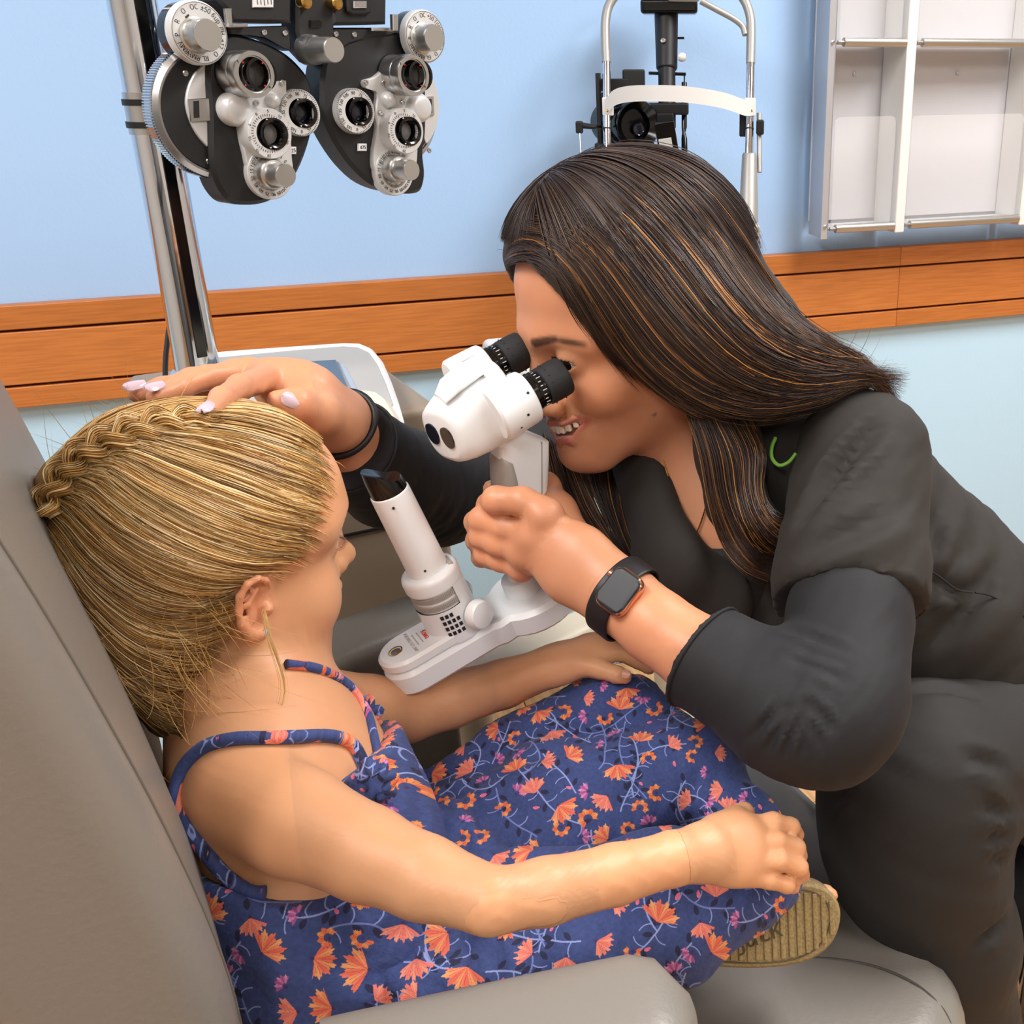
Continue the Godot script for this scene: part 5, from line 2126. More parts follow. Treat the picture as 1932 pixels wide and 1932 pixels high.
# ================================================================ the examiner
var WX: Transform3D
var WH: Field       # hair volume
var WS: Field       # skin
func woman_head(f: Field) -> void:
	var b := WX.basis
	f.egg(WX * Vector3(0, 0.032, -0.018), Vector3(0.072, 0.078, 0.092), b, 0.02)
	f.egg(WX * Vector3(0, 0.038, 0.026), Vector3(0.064, 0.056, 0.056), b, 0.03)
	f.egg(WX * Vector3(0, -0.032, 0.026), Vector3(0.056, 0.074, 0.054), b, 0.03)
	f.egg(WX * Vector3(0, -0.068, 0.070), Vector3(0.031, 0.026, 0.024), b, 0.022)
	for s: float in [-1.0, 1.0]:
		f.egg(WX * mir(Vector3(0.042, -0.028, 0.048), s), Vector3(0.023, 0.024, 0.026), b, 0.025)
		f.egg(WX * mir(Vector3(0.036, -0.034, 0.062), s), Vector3(0.017, 0.015, 0.016), b, 0.018)
		f.cap(WX * mir(Vector3(0.052, -0.050, 0.000), s), WX * mir(Vector3(0.018, -0.099, 0.068), s), 0.017, 0.014, 0.03)
		f.cap(WX * mir(Vector3(0.050, 0.014, 0.060), s), WX * mir(Vector3(0.012, 0.018, 0.083), s), 0.009, 0.009, 0.02)
	f.egg(WX * Vector3(0, -0.098, 0.081), Vector3(0.017, 0.0135, 0.016), b, 0.018)
	for s: float in [-1.0, 1.0]:
		f.egg(WX * mir(Vector3(0.033, 0.000, 0.094), s), Vector3(0.018, 0.011, 0.014), b, 0.014, true)
		f.ball(WX * mir(Vector3(0.033, -0.001, 0.0710), s), 0.0145, 0.006)
		f.egg(WX * mir(Vector3(0.034, -0.001, 0.086), s), Vector3(0.0135, 0.0034, 0.012), b, 0.002, true)
	f.cap(WX * Vector3(0, 0.008, 0.082), WX * Vector3(0, -0.036, 0.103), 0.0075, 0.0092, 0.014)
	f.ball(WX * Vector3(0, -0.038, 0.105), 0.0105, 0.008)
	for s: float in [-1.0, 1.0]:
		f.ball(WX * mir(Vector3(0.0125, -0.042, 0.093), s), 0.0085, 0.008)
		f.ball(WX * mir(Vector3(0.007, -0.050, 0.099), s), 0.0036, 0.003, true)
		# lips: two arcs drawn up at the corners in a smile
		f.cap(WX * mir(Vector3(0.0345, -0.0515, 0.0745), s), WX * mir(Vector3(0.016, -0.0575, 0.0925), s), 0.0016, 0.0024, 0.004)
		f.cap(WX * mir(Vector3(0.016, -0.0575, 0.0925), s), WX * Vector3(0, -0.0590, 0.0970), 0.0024, 0.0028, 0.004)
		f.cap(WX * mir(Vector3(0.0335, -0.0535, 0.0735), s), WX * mir(Vector3(0.016, -0.0745, 0.0890), s), 0.0018, 0.0040, 0.004)
		f.cap(WX * mir(Vector3(0.016, -0.0745, 0.0890), s), WX * Vector3(0, -0.0785, 0.0930), 0.0040, 0.0046, 0.004)
	for s: float in [-1.0, 1.0]:
		for zz: float in [0.002, -0.008]:
			f.cap(WX * mir(Vector3(0.0335, -0.0525, 0.079 + zz), s), WX * mir(Vector3(0.016, -0.0650, 0.095 + zz), s), 0.0016, 0.0052, 0.001, true)
			f.cap(WX * mir(Vector3(0.016, -0.0650, 0.095 + zz), s), WX * Vector3(0, -0.0680, 0.099 + zz), 0.0052, 0.0060, 0.001, true)
	# neck
	f.cap(WX * Vector3(0, -0.045, -0.030), at(1330, 900, 1.02), 0.052, 0.050, 0.035)
	f.cap(at(1330, 900, 1.02), at(1400, 1010, 1.04), 0.050, 0.062, 0.03)

# a finger joint that rests on the girl's hair
func over(px: float, py: float, d: float, rpx: float) -> Array:
	var dir := at(px, py, 1.0) - cam_xf.origin
	var t := KH.hit(cam_xf.origin, dir.normalized(), 0.45, 1.2)
	if t > 0.0:
		d = minf(d, t / dir.length() - pr(rpx, d) - 0.007)
	return [px, py, d, rpx]

func cuff_hem(f: Field, c: Vector3, ax: Vector3, m: Material, parent: Node3D) -> void:
	var loop := limb_loop(f, c - ax * 0.0035, ax, 0.0003, 48)
	loop.append(loop[0])
	var mb := MB.new()
	mb.tube(loop, 0.0015, 8, false)
	put("cuff_hem", mb.mesh(60), m, parent)

func woman_skin() -> Field:
	var f := Field.new()
	woman_head(f)
	# upper chest
	f.egg(at(1385, 1010, 1.045), Vector3(0.085, 0.095, 0.085), WX.basis, 0.03)
	# right arm (far): wrist and fore-arm, hand on the child's head
	chain(f, [[840, 930, 1.12, 62], [740, 890, 1.03, 70], [672, 848, 0.965, 68], [634, 800, 0.93, 52]], 0.006)
	f.flat(at(630, 788, 0.92), at(560, 738, 0.885), pr(62, 0.92), pr(62, 0.885), gdir(0.2, -0.5, 0.8), 0.72, 0.02)
	f.flat(at(575, 748, 0.89), at(500, 708, 0.875), pr(52, 0.89), pr(34, 0.875), gdir(0.0, -0.4, 0.9), 0.85, 0.02)
	chain(f, [[560, 740, 0.89, 44], [508, 712, 0.87, 27], [452, 731, 0.805, 23.5], [418, 752, 0.765, 21], [394, 781, 0.733, 16.5]], 0.005)
	chain(f, [[560, 730, 0.90, 40], [470, 699, 0.885, 24], over(392, 712, 0.86, 22), over(338, 733, 0.835, 20.5), over(293, 749, 0.815, 17)], 0.005)
	chain(f, [[550, 730, 0.92, 38], [445, 702, 0.905, 23], [362, 716, 0.88, 20], [306, 733, 0.862, 19], [258, 744, 0.85, 16]], 0.007)
	chain(f, [[550, 735, 0.94, 34], [455, 712, 0.93, 20], [390, 728, 0.91, 18], [340, 742, 0.90, 16]], 0.007)
	chain(f, [[640, 800, 0.905, 42], [603, 778, 0.868, 34], [560, 763, 0.842, 27], [526, 757, 0.832, 18]], 0.012)
	# left arm (near): fore-arm and fist round the handle
	chain(f, [[1480, 1330, 0.79, 90], [1330, 1245, 0.815, 77], [1235, 1180, 0.83, 69], [1165, 1125, 0.85, 58]], 0.006)
	f.flat(at(1168, 1122, 0.85), at(1085, 1068, 0.865), pr(60, 0.85), pr(66, 0.865), gdir(-0.35, -0.85, 0.35), 0.66, 0.02)
	f.flat(at(1085, 1062, 0.865), at(1020, 1015, 0.875), pr(66, 0.865), pr(54, 0.875), gdir(-0.35, -0.85, 0.35), 0.62, 0.02)
	# knuckles
	for q in [[1022, 975, 0.862, 29], [1000, 1016, 0.868, 27], [985, 1048, 0.878, 25], [984, 1076, 0.892, 23]]:
		f.ball(at(q[0], q[1], q[2]), pr(q[3], q[2]), 0.012)
	chain(f, [[1035, 968, 0.865, 29], [985, 946, 0.866, 27], [936, 944, 0.872, 26], [922, 952, 0.905, 21], [945, 958, 0.935, 18]], 0.005)
	chain(f, [[1005, 1008, 0.874, 26], [950, 994, 0.882, 24], [908, 980, 0.892, 23], [897, 985, 0.915, 20], [925, 995, 0.945, 18]], 0.005)
	chain(f, [[985, 1040, 0.882, 25], [940, 1025, 0.888, 23.5], [908, 1012, 0.898, 21.5], [899, 1020, 0.922, 19], [925, 1030, 0.95, 17]], 0.005)
	chain(f, [[985, 1070, 0.892, 23], [945, 1057, 0.90, 21], [915, 1046, 0.908, 19], [908, 1052, 0.93, 17], [930, 1060, 0.952, 16]], 0.005)
	# thumb on the far side of the handle
	chain(f, [[1110, 1060, 0.90, 40], [1052, 965, 0.93, 32], [1028, 920, 0.955, 25], [975, 915, 0.965, 22], [928, 922, 0.955, 17]], 0.012)
	return f

func skin_material(c: Color) -> StandardMaterial3D:
	var m := mat(Color(1, 1, 1), 0.42)
	m.vertex_color_use_as_albedo = true
	m.metallic_specular = 0.4
	m.subsurf_scatter_enabled = true
	m.subsurf_scatter_strength = 0.12
	m = bump(tri(m, Vector3.ONE * 55.0), noise_tex(0.06, 61, 3, Color.BLACK, Color.WHITE, 256, 3.0, FastNoiseLite.TYPE_CELLULAR), 0.09)
	return m

func lin(r: int, g: int, b: int) -> Color:
	return Color(r / 255.0, g / 255.0, b / 255.0).srgb_to_linear()

# colour skin vertices: base tone with mottling, pigment where listed (capsules a,b,r,colour,softness)
func tint(s: Nets, base: Color, spots: Array, seed_: int) -> void:
	var nz := FastNoiseLite.new()
	nz.seed = seed_
	nz.frequency = 28.0
	s.col.resize(s.v.size())
	for i in s.v.size():
		var p := s.v[i]
		var k := nz.get_noise_3dv(p)
		var c := base * (1.0 + 0.05 * k)
		c.r *= 1.0 + 0.02 * k
		for q in spots:
			var a: Vector3 = q[0]
			var ba: Vector3 = q[1] - a
			var t := clampf((p - a).dot(ba) / maxf(ba.length_squared(), 1e-9), 0.0, 1.0)
			var d := (p - a - ba * t).length()
			if d < q[2]:
				c = c.lerp(q[3], clampf((q[2] - d) / q[4], 0.0, 1.0) * q[5])
		c.a = 1.0
		s.col[i] = c

func woman() -> void:
	WX = head_frame(at(1180, 594, 0.95), -CF, deg_to_rad(-1.8), deg_to_rad(16.6), deg_to_rad(0.8))
	var o := thing("person", "woman in dark scrubs leaning in to look through the hand-held lamp", "person", Vector3(at(1900, 1500, 1.05).x, 0, at(1900, 1500, 1.05).z))
	var f := woman_skin()
	WS = f
	var s := Nets.new()
	var hc := WX * Vector3(0, -0.01, 0.01)
	s.add(f, hc - Vector3(0.135, 0.155, 0.135), hc + Vector3(0.135, 0.135, 0.135), 0.0023)
	# neck and chest
	var nb := at(1385, 980, 1.03)
	s.add(f, nb - Vector3(0.16, 0.15, 0.15), nb + Vector3(0.16, 0.13, 0.15), 0.006)
	var h1 := at(470, 745, 0.87)
	var hlo := h1
	var hhi := h1
	for q in [[640, 800, 0.93], [452, 731, 0.805], [418, 752, 0.765], [394, 781, 0.733], [293, 749, 0.80], [258, 744, 0.85], [340, 742, 0.90], [526, 757, 0.832], [560, 730, 0.92]]:
		hlo = hlo.min(at(q[0], q[1], q[2]))
		hhi = hhi.max(at(q[0], q[1], q[2]))
	s.add(f, hlo - Vector3.ONE * 0.026, hhi + Vector3.ONE * 0.026, 0.0023)
	var a1 := at(740, 875, 1.0)
	s.add(f, a1 - Vector3(0.062, 0.11, 0.14), a1 + Vector3(0.10, 0.11, 0.10), 0.005)
	var h2 := at(1010, 1010, 0.895)
	s.add(f, h2 - Vector3(0.08, 0.075, 0.085), h2 + Vector3(0.075, 0.075, 0.085), 0.0022)
	var a2 := at(1330, 1240, 0.815)
	s.add(f, a2 - Vector3(0.15, 0.11, 0.13), a2 + Vector3(0.13, 0.11, 0.13), 0.005)
	stage("woman skin %d" % s.v.size())
	var base := lin(206, 143, 107)
	var lip := lin(192, 108, 96)
	var brow := lin(36, 25, 21)
	var spots := []
	for sd: float in [-1.0, 1.0]:
		for q in [[Vector3(0.0345, -0.0515, 0.0755), Vector3(0.016, -0.0575, 0.0940), 0.0030], [Vector3(0.016, -0.0575, 0.0940), Vector3(0, -0.0590, 0.0985), 0.0034], [Vector3(0.0335, -0.0535, 0.0745), Vector3(0.016, -0.0745, 0.0905), 0.0048], [Vector3(0.016, -0.0745, 0.0905), Vector3(0, -0.0785, 0.0945), 0.0056]]:
			spots.append([WX * mir(q[0], sd), WX * mir(q[1], sd), q[2], lip, 0.002, 0.9])
		spots.append([WX * mir(Vector3(0.016, 0.0185, 0.094), sd), WX * mir(Vector3(0.036, 0.0225, 0.086), sd), 0.0056, brow, 0.0025, 0.85])
		spots.append([WX * mir(Vector3(0.036, 0.0225, 0.086), sd), WX * mir(Vector3(0.055, 0.016, 0.068), sd), 0.0042, brow, 0.0025, 0.8])
	spots.append([onp(1233, 780, WX * Vector3(0.05, 0, 0), WX.basis.x), onp(1233, 780, WX * Vector3(0.06, 0, 0), WX.basis.x), 0.0032, lin(70, 40, 32), 0.0012, 1.0])
	tint(s, base, spots, 3)
	put("body", s.mesh(), skin_material(Color.WHITE), o)
	# eyes
	for sd: float in [-1.0, 1.0]:
		var e := WX * mir(Vector3(0.033, -0.001, 0.0710), sd)
		var mb := MB.new()
		mb.lathe(arc_profile(0.0133), 24, along(e, WX.basis.y))
		var eye := put("eye", mb.mesh(80), mat(Color(0.72, 0.68, 0.66), 0.15), o)
		mb = MB.new()
		mb.lathe([Vector2(0.0058, 0.0118), Vector2(0.0045, 0.0128), Vector2(0, 0.0137)], 20, along(e, (WX.basis.z * 0.93 + WX.basis.x * sd * 0.36).normalized()))
		put("iris", mb.mesh(80), mat(Color(0.12, 0.07, 0.045), 0.08), eye)
		# lashes
		var ls := Strands.new()
		for i in 26:
			var t: float = -1.0 + 2.0 * i / 25
			var p := WX * (mir(Vector3(0.034 + t * 0.0128, 0.0035 - 0.0045 * t * t, 0.0850 - 0.005 * t * t - 0.003 * absf(t)), sd))
			var dirv := (WX.basis.z * 0.8 + WX.basis.y * 0.35 + WX.basis.x * sd * (0.5 * t + 0.2)).normalized()
			ls.add([p, p + dirv * 0.004, p + dirv * 0.0065 + WX.basis.y * 0.0022], 0.0003, 0.0002, lin(20, 14, 12))
		put("eyelashes", ls.mesh(), M.hairdark, o)
	# teeth: an upper row behind the lip
	for i in 10:
		var t := (i - 4.5) / 4.5
		var mb := MB.new()
		var p := WX * Vector3(t * 0.0290, -0.0648 + 0.0095 * t * t, 0.0945 - 0.0175 * t * t)
		var out := (WX.basis.z + WX.basis.x * t * 0.95).normalized()
		mb.sbox(frame(p, out.cross(WX.basis.y) * -1.0, WX.basis.y), Vector3(0.0062 - 0.001 * absf(t), 0.0105 - 0.004 * absf(t), 0.004), 0.0013, 3)
		put("tooth", mb.mesh(70), M.tooth, o)
	var mbm := MB.new()
	mbm.lathe(arc_profile(0.02), 20, Transform3D(WX.basis * Basis.from_scale(Vector3(1.05, 0.6, 0.75)), WX * Vector3(0, -0.069, 0.070)))
	put("mouth_inside", mbm.mesh(80), mat(Color(0.30, 0.10, 0.09), 0.5), o)
	# nails
	var m1 := over(293, 749, 0.815, 17)
	var m2 := over(338, 733, 0.835, 20.5)
	var ns := [[393, 783, 0.728, 417, 752, 0.760], [296, 741, m1[2] - 0.003, 340, 727, m2[2] - 0.003], [262, 737, 0.846, 306, 727, 0.858]]
	for q in ns:
		var tipp := at(q[0], q[1], q[2])
		var back := at(q[3], q[4], q[5])
		var dirv := (tipp - back).normalized()
		var outv := gdir(0.1, -0.55, 0.9)
		nail(tipp + dirv * 0.003 + (outv - dirv * outv.dot(dirv)).normalized() * 0.0064, dirv, outv, 0.017, 0.0105, o, M.nail_lilac)
	var tt := at(538, 758, 0.832)
	nail(tt + gdir(0.75, -0.45, 0.3).normalized() * 0.0072, (at(522, 750, 0.832) - at(560, 770, 0.842)).normalized(), gdir(0.75, -0.5, 0.25), 0.014, 0.011, o, M.nail_lilac)
	woman_clothes(o)
	stage("woman clothes")
	woman_hair(o)
	stage("woman hair")

func arc_profile(r: float) -> Array:
	var p := []
	for i in 17:
		var a := -PI / 2 + PI * i / 16
		p.append(Vector2(maxf(cos(a), 0.0) * r if i > 0 and i < 16 else 0.0, sin(a) * r))
	return p

# cloth folds pushed into a mesh: noise stretched along an axis, strength by nearness to listed places
func folds(s: Nets, dirv: Vector3, freq: float, amp: float, places: Array, seed_: int) -> void:
	s.normals()
	var nz := FastNoiseLite.new()
	nz.seed = seed_
	nz.frequency = 1.0
	nz.fractal_octaves = 2
	var d := dirv.normalized()
	for i in s.v.size():
		var p := s.v[i]
		var w := 0.25
		for q in places:
			w = maxf(w, clampf(1.0 - p.distance_to(q[0]) / q[1], 0.0, 1.0))
		var al := p.dot(d)
		var qv := (p - d * al) * freq * 0.22 + d * al * freq
		s.v[i] = p + s.n[i] * nz.get_noise_3dv(qv) * amp * w

func woman_clothes(o: Node3D) -> void:
	# undershirt sleeves
	var f := Field.new()
	f.kdef = 0.02
	chain(f, [[1210, 800, 1.24, 105], [1000, 870, 1.19, 100], [825, 925, 1.11, 104], [738, 900, 1.03, 98], [640, 826, 0.93, 90]], 0.008)
	var cuff := at(652, 828, 0.95)
	f.cut(cuff, (at(632, 790, 0.925) - at(740, 875, 1.03)).normalized(), 0.002)
	var s := body_mesh(f, 0.0055)
	folds(s, (at(840, 930, 1.12) - at(700, 850, 0.98)), 95.0, 0.0032, [[at(820, 940, 1.08), 0.10], [at(700, 870, 0.99), 0.05]], 5)
	var sv := put("sleeve", s.mesh(), M.jersey, o, "long black sleeve of the arm that reaches to the child")
	cuff_hem(f, cuff, (at(632, 790, 0.925) - at(740, 875, 1.03)).normalized(), M.jersey, sv)
	f = Field.new()
	chain(f, [[1606, 1120, 0.85, 100], [1603, 1170, 0.835, 104], [1590, 1300, 0.795, 108], [1560, 1368, 0.775, 100], [1470, 1330, 0.79, 104], [1330, 1240, 0.815, 86], [1220, 1172, 0.83, 80]], 0.03)
	f.cap(at(1600, 1340, 0.775), at(1510, 1372, 0.775), pr(88, 0.775), pr(82, 0.775), 0.02)
	f.cut(at(1308, 1252, 0.815), (at(1165, 1125, 0.85) - at(1330, 1240, 0.815)).normalized(), 0.002)
	s = body_mesh(f, 0.0031)
	folds(s, (at(1330, 1240, 0.815) - at(1560, 1368, 0.775)), 60.0, 0.0035, [[at(1500, 1330, 0.72), 0.075]], 8)
	for e in [[1405, 1405], [1440, 1428], [1476, 1438], [1512, 1434], [1545, 1416], [1570, 1385]]:
		var fan := Vector2(1490, 1300)
		var end := Vector2(e[0], e[1])
		var ln := []
		for q in [0.22, 0.48, 0.74, 0.98]:
			var w: Vector2 = fan.lerp(end, q) + Vector2(10, -4) * sin(q * PI)
			ln.append([w.x, w.y])
		crease(s, lay(f, ln, 0.75, 0.0), 0.0042, 0.0032)
	for k in 3:
		crease(s, lay(f, [[1480, 1185 + k * 26], [1540, 1205 + k * 26], [1605, 1235 + k * 26]], 0.75, 0.0), 0.005, 0.003)
	sv = put("sleeve", s.mesh(), M.jersey, o, "long black sleeve of the elbow resting on the seat")
	cuff_hem(f, at(1308, 1252, 0.815), (at(1165, 1125, 0.85) - at(1330, 1240, 0.815)).normalized(), M.jersey, sv)
	# scrub top
	f = Field.new()
	f.kdef = 0.05
	f.cap(at(1628, 862, 0.925), at(1605, 1085, 0.87), pr(128, 0.925), pr(140, 0.87), 0.04)
	f.cap(at(1605, 1085, 0.87), at(1598, 1200, 0.842), pr(140, 0.87), pr(146, 0.842), 0.02)
	f.cut(at(1608, 1146, 0.86), (at(1595, 1225, 0.835) - at(1625, 930, 0.90)).normalized() + gdir(0.1, 0, 0.0), 0.003)
	var sl := body_mesh(f, 0.006)
	folds(sl, gdir(0.7, -0.2, -0.7), 45.0, 0.005, [[at(1560, 960, 0.85), 0.16]], 12)
	crease(sl, lay(f, [[1668, 790], [1630, 830], [1580, 885], [1530, 950], [1495, 1000]], 0.85, 0.0), 0.009, 0.010)
	crease(sl, lay(f, [[1500, 1060], [1560, 1020], [1640, 985], [1710, 960]], 0.85, 0.0), 0.010, 0.005)
	crease(sl, lay(f, [[1520, 1110], [1600, 1085], [1690, 1060]], 0.85, 0.0), 0.009, 0.003)
	var slm := put("scrub_sleeve", sl.mesh(), M.scrub, o)
	var hax := ((at(1595, 1225, 0.835) - at(1625, 930, 0.90)).normalized() + gdir(0.1, 0, 0.0)).normalized()
	for hk in [[0.003, 0.0026], [0.024, 0.0009]]:
		var hl_ := limb_loop(f, at(1608, 1146, 0.86) - hax * hk[0] * 1.5, hax, 0.0008, 56)
		hl_.append(hl_[0])
		var hm := MB.new()
		hm.tube(hl_, hk[1] as float, 8, false)
		put("hem", hm.mesh(60), M.scrub, slm)
	f = Field.new()
	f.kdef = 0.05
	f.cap(at(1620, 855, 0.955), at(1250, 820, 1.20), pr(95, 0.955), pr(95, 1.2), 0.05)
	f.cap(at(1480, 880, 1.04), at(1540, 1010, 1.09), 0.105, 0.125, 0.05)
	f.cap(at(1540, 1010, 1.09), at(1720, 1150, 1.10), 0.120, 0.110, 0.05)
	f.cap(at(1720, 1150, 1.10), at(1980, 1360, 1.15), 0.110, 0.130, 0.05)
	f.cap(at(1330, 1040, 1.07), at(1450, 1150, 1.07), 0.075, 0.085, 0.05)
	# V neck
	f.cap(at(1270, 800, 0.97), at(1293, 1030, 0.955), 0.047, 0.014, 0.006, true)
	f.cap(at(1300, 780, 0.98), at(1330, 960, 0.99), 0.062, 0.05, 0.01, true)
	s = body_mesh(f, 0.008)
	folds(s, gdir(0.6, 0.2, -0.75), 30.0, 0.010, [[at(1800, 1080, 1.0), 0.25], [at(1650, 1100, 1.0), 0.14]], 15)
	crease(s, lay(f, [[1740, 1065], [1790, 1110], [1840, 1105], [1885, 1060]], 1.0, 0.0), 0.010, 0.010)
	crease(s, lay(f, [[1770, 960], [1765, 1000], [1750, 1050]], 1.0, 0.0), 0.010, 0.008)
	crease(s, lay(f, [[1760, 1225], [1810, 1170], [1850, 1120], [1880, 1090]], 1.0, 0.0), 0.012, 0.010)
	crease(s, lay(f, [[1740, 1075], [1800, 1120], [1835, 1118]], 1.0, 0.0), 0.006, 0.004)
	var topm := put("scrub_top", s.mesh(), M.scrub, o)
	for sm in [[[1500, 856], [1512, 870], [1526, 888], [1540, 908]], [[1612, 716], [1650, 734], [1678, 768], [1694, 810]], [[1745, 1070], [1775, 1090], [1805, 1112], [1835, 1118]], [[1840, 1118], [1870, 1124], [1905, 1145], [1935, 1165]]]:
		var smb := MB.new()
		smb.tube(spline(lay(f, sm, 0.95, 0.001), 6), 0.0009, 6)
		put("seam", smb.mesh(), M.jersey, topm)
	# far lapel lies over the neck
	var lf := Field.new()
	lf.flat(at(1196, 850, 1.0), at(1262, 1062, 0.958), 0.030, 0.032, gdir(-0.6, -0.7, 0.2), 0.5, 0.02)
	lf.flat(at(1262, 1062, 0.958), at(1330, 1130, 0.975), 0.032, 0.045, gdir(-0.4, -0.9, 0.2), 0.5, 0.02)
	s = body_mesh(lf, 0.005)
	put("lapel", s.mesh(), M.scrub, o)
	# inner tank top at the neckline
	f = Field.new()
	f.egg(at(1372, 1045, 1.045), Vector3(0.088, 0.095, 0.088), WX.basis, 0.02)
	f.cut(at(1300, 1046, 0.96), gdir(-0.15, -0.5, 0.95), 0.002)
	s = body_mesh(f, 0.006)
	put("tank_top", s.mesh(), M.jersey, o)
	# trousers: near leg bent at the knee, far leg behind, seat out of frame
	f = Field.new()
	f.kdef = 0.06
	f.cap(at(2050, 1330, 1.16), at(1730, 1470, 0.98), 0.098, 0.078, 0.05)
	f.cap(at(1730, 1470, 0.98), at(1725, 1590, 0.985), 0.078, 0.074, 0.04)
	f.cap(at(1725, 1590, 0.985), at(1770, 1760, 1.03), 0.074, 0.066, 0.04)
	f.cap(at(1770, 1760, 1.03), at(1880, 2250, 1.22), 0.066, 0.05, 0.04)
	f.cap(at(2020, 1300, 1.2), at(1870, 1360, 1.2), 0.13, 0.10, 0.05)
	# far leg
	f.cap(at(2010, 1320, 1.30), at(1700, 1400, 1.22), 0.085, 0.07, 0.04)
	f.cap(at(1700, 1400, 1.22), at(1780, 1800, 1.45), 0.068, 0.05, 0.04)
	s = body_mesh(f, 0.0075)
	folds(s, gdir(0.3, 0.1, 0.9), 26.0, 0.008, [[at(1880, 1560, 0.98), 0.14], [at(1900, 1260, 1.1), 0.2]], 19)
	for q in [[[1815, 1425], [1860, 1438], [1910, 1462]], [[1850, 1515], [1885, 1530], [1915, 1548]], [[1865, 1572], [1890, 1580], [1912, 1590]], [[1868, 1620], [1890, 1625], [1908, 1630]], [[1838, 1782], [1870, 1765], [1900, 1730]], [[1560, 1510], [1580, 1500], [1600, 1488]], [[1700, 1310], [1780, 1300], [1860, 1318]]]:
		crease(s, lay(f, q, 1.0, 0.0), 0.008, 0.006)
	put("trousers", s.mesh(), M.trousers, o)
	# green curl stitched on the chest pocket
	var mb := MB.new()
	var pts := spline([at(1463, 826, 0.925), at(1456, 845, 0.92), at(1457, 865, 0.915), at(1470, 878, 0.912), at(1488, 872, 0.91), at(1502, 855, 0.908)], 6)
	mb.tube(pts, 0.0016, 8)
	put("green_emblem", mb.mesh(), mat(Color(0.42, 0.62, 0.22), 0.5), o, "green curved line on the dark top")
	# stool under her, mostly outside the frame
	var st := thing("stool", "dark round stool the woman sits on at the right edge", "stool", Vector3(at(2060, 1500, 1.25).x, 0, at(2060, 1500, 1.25).z))
	var sp := at(2040, 1330, 1.20)
	mb = MB.new()
	var sy := sp.y - 0.13
	mb.cyl(along(Vector3(sp.x, sy - 0.07, sp.z), Vector3.UP), 0.18, 0.18, 0.07, 0.02, 40)
	put("cushion", mb.mesh(), M.jersey, st)
	mb = MB.new()
	mb.cyl(along(Vector3(sp.x, 0.06, sp.z), Vector3.UP), 0.025, 0.025, sy - 0.13, 0.002, 20)
	put("column", mb.mesh(), M.chrome, st)
	for k in 5:
		mb = MB.new()
		var a := TAU * k / 5
		mb.tube([Vector3(sp.x, 0.09, sp.z), Vector3(sp.x + cos(a) * 0.24, 0.06, sp.z + sin(a) * 0.24)], [0.02, 0.014], 10)
		mb.lathe([Vector2(0, -0.012), Vector2(0.024, -0.012), Vector2(0.026, 0), Vector2(0.024, 0.012), Vector2(0, 0.012)], 16, along(Vector3(sp.x + cos(a) * 0.24, 0.026, sp.z + sin(a) * 0.24), Vector3(sin(a), 0, -cos(a))))
		put("leg", mb.mesh(), M.black_matt, st)

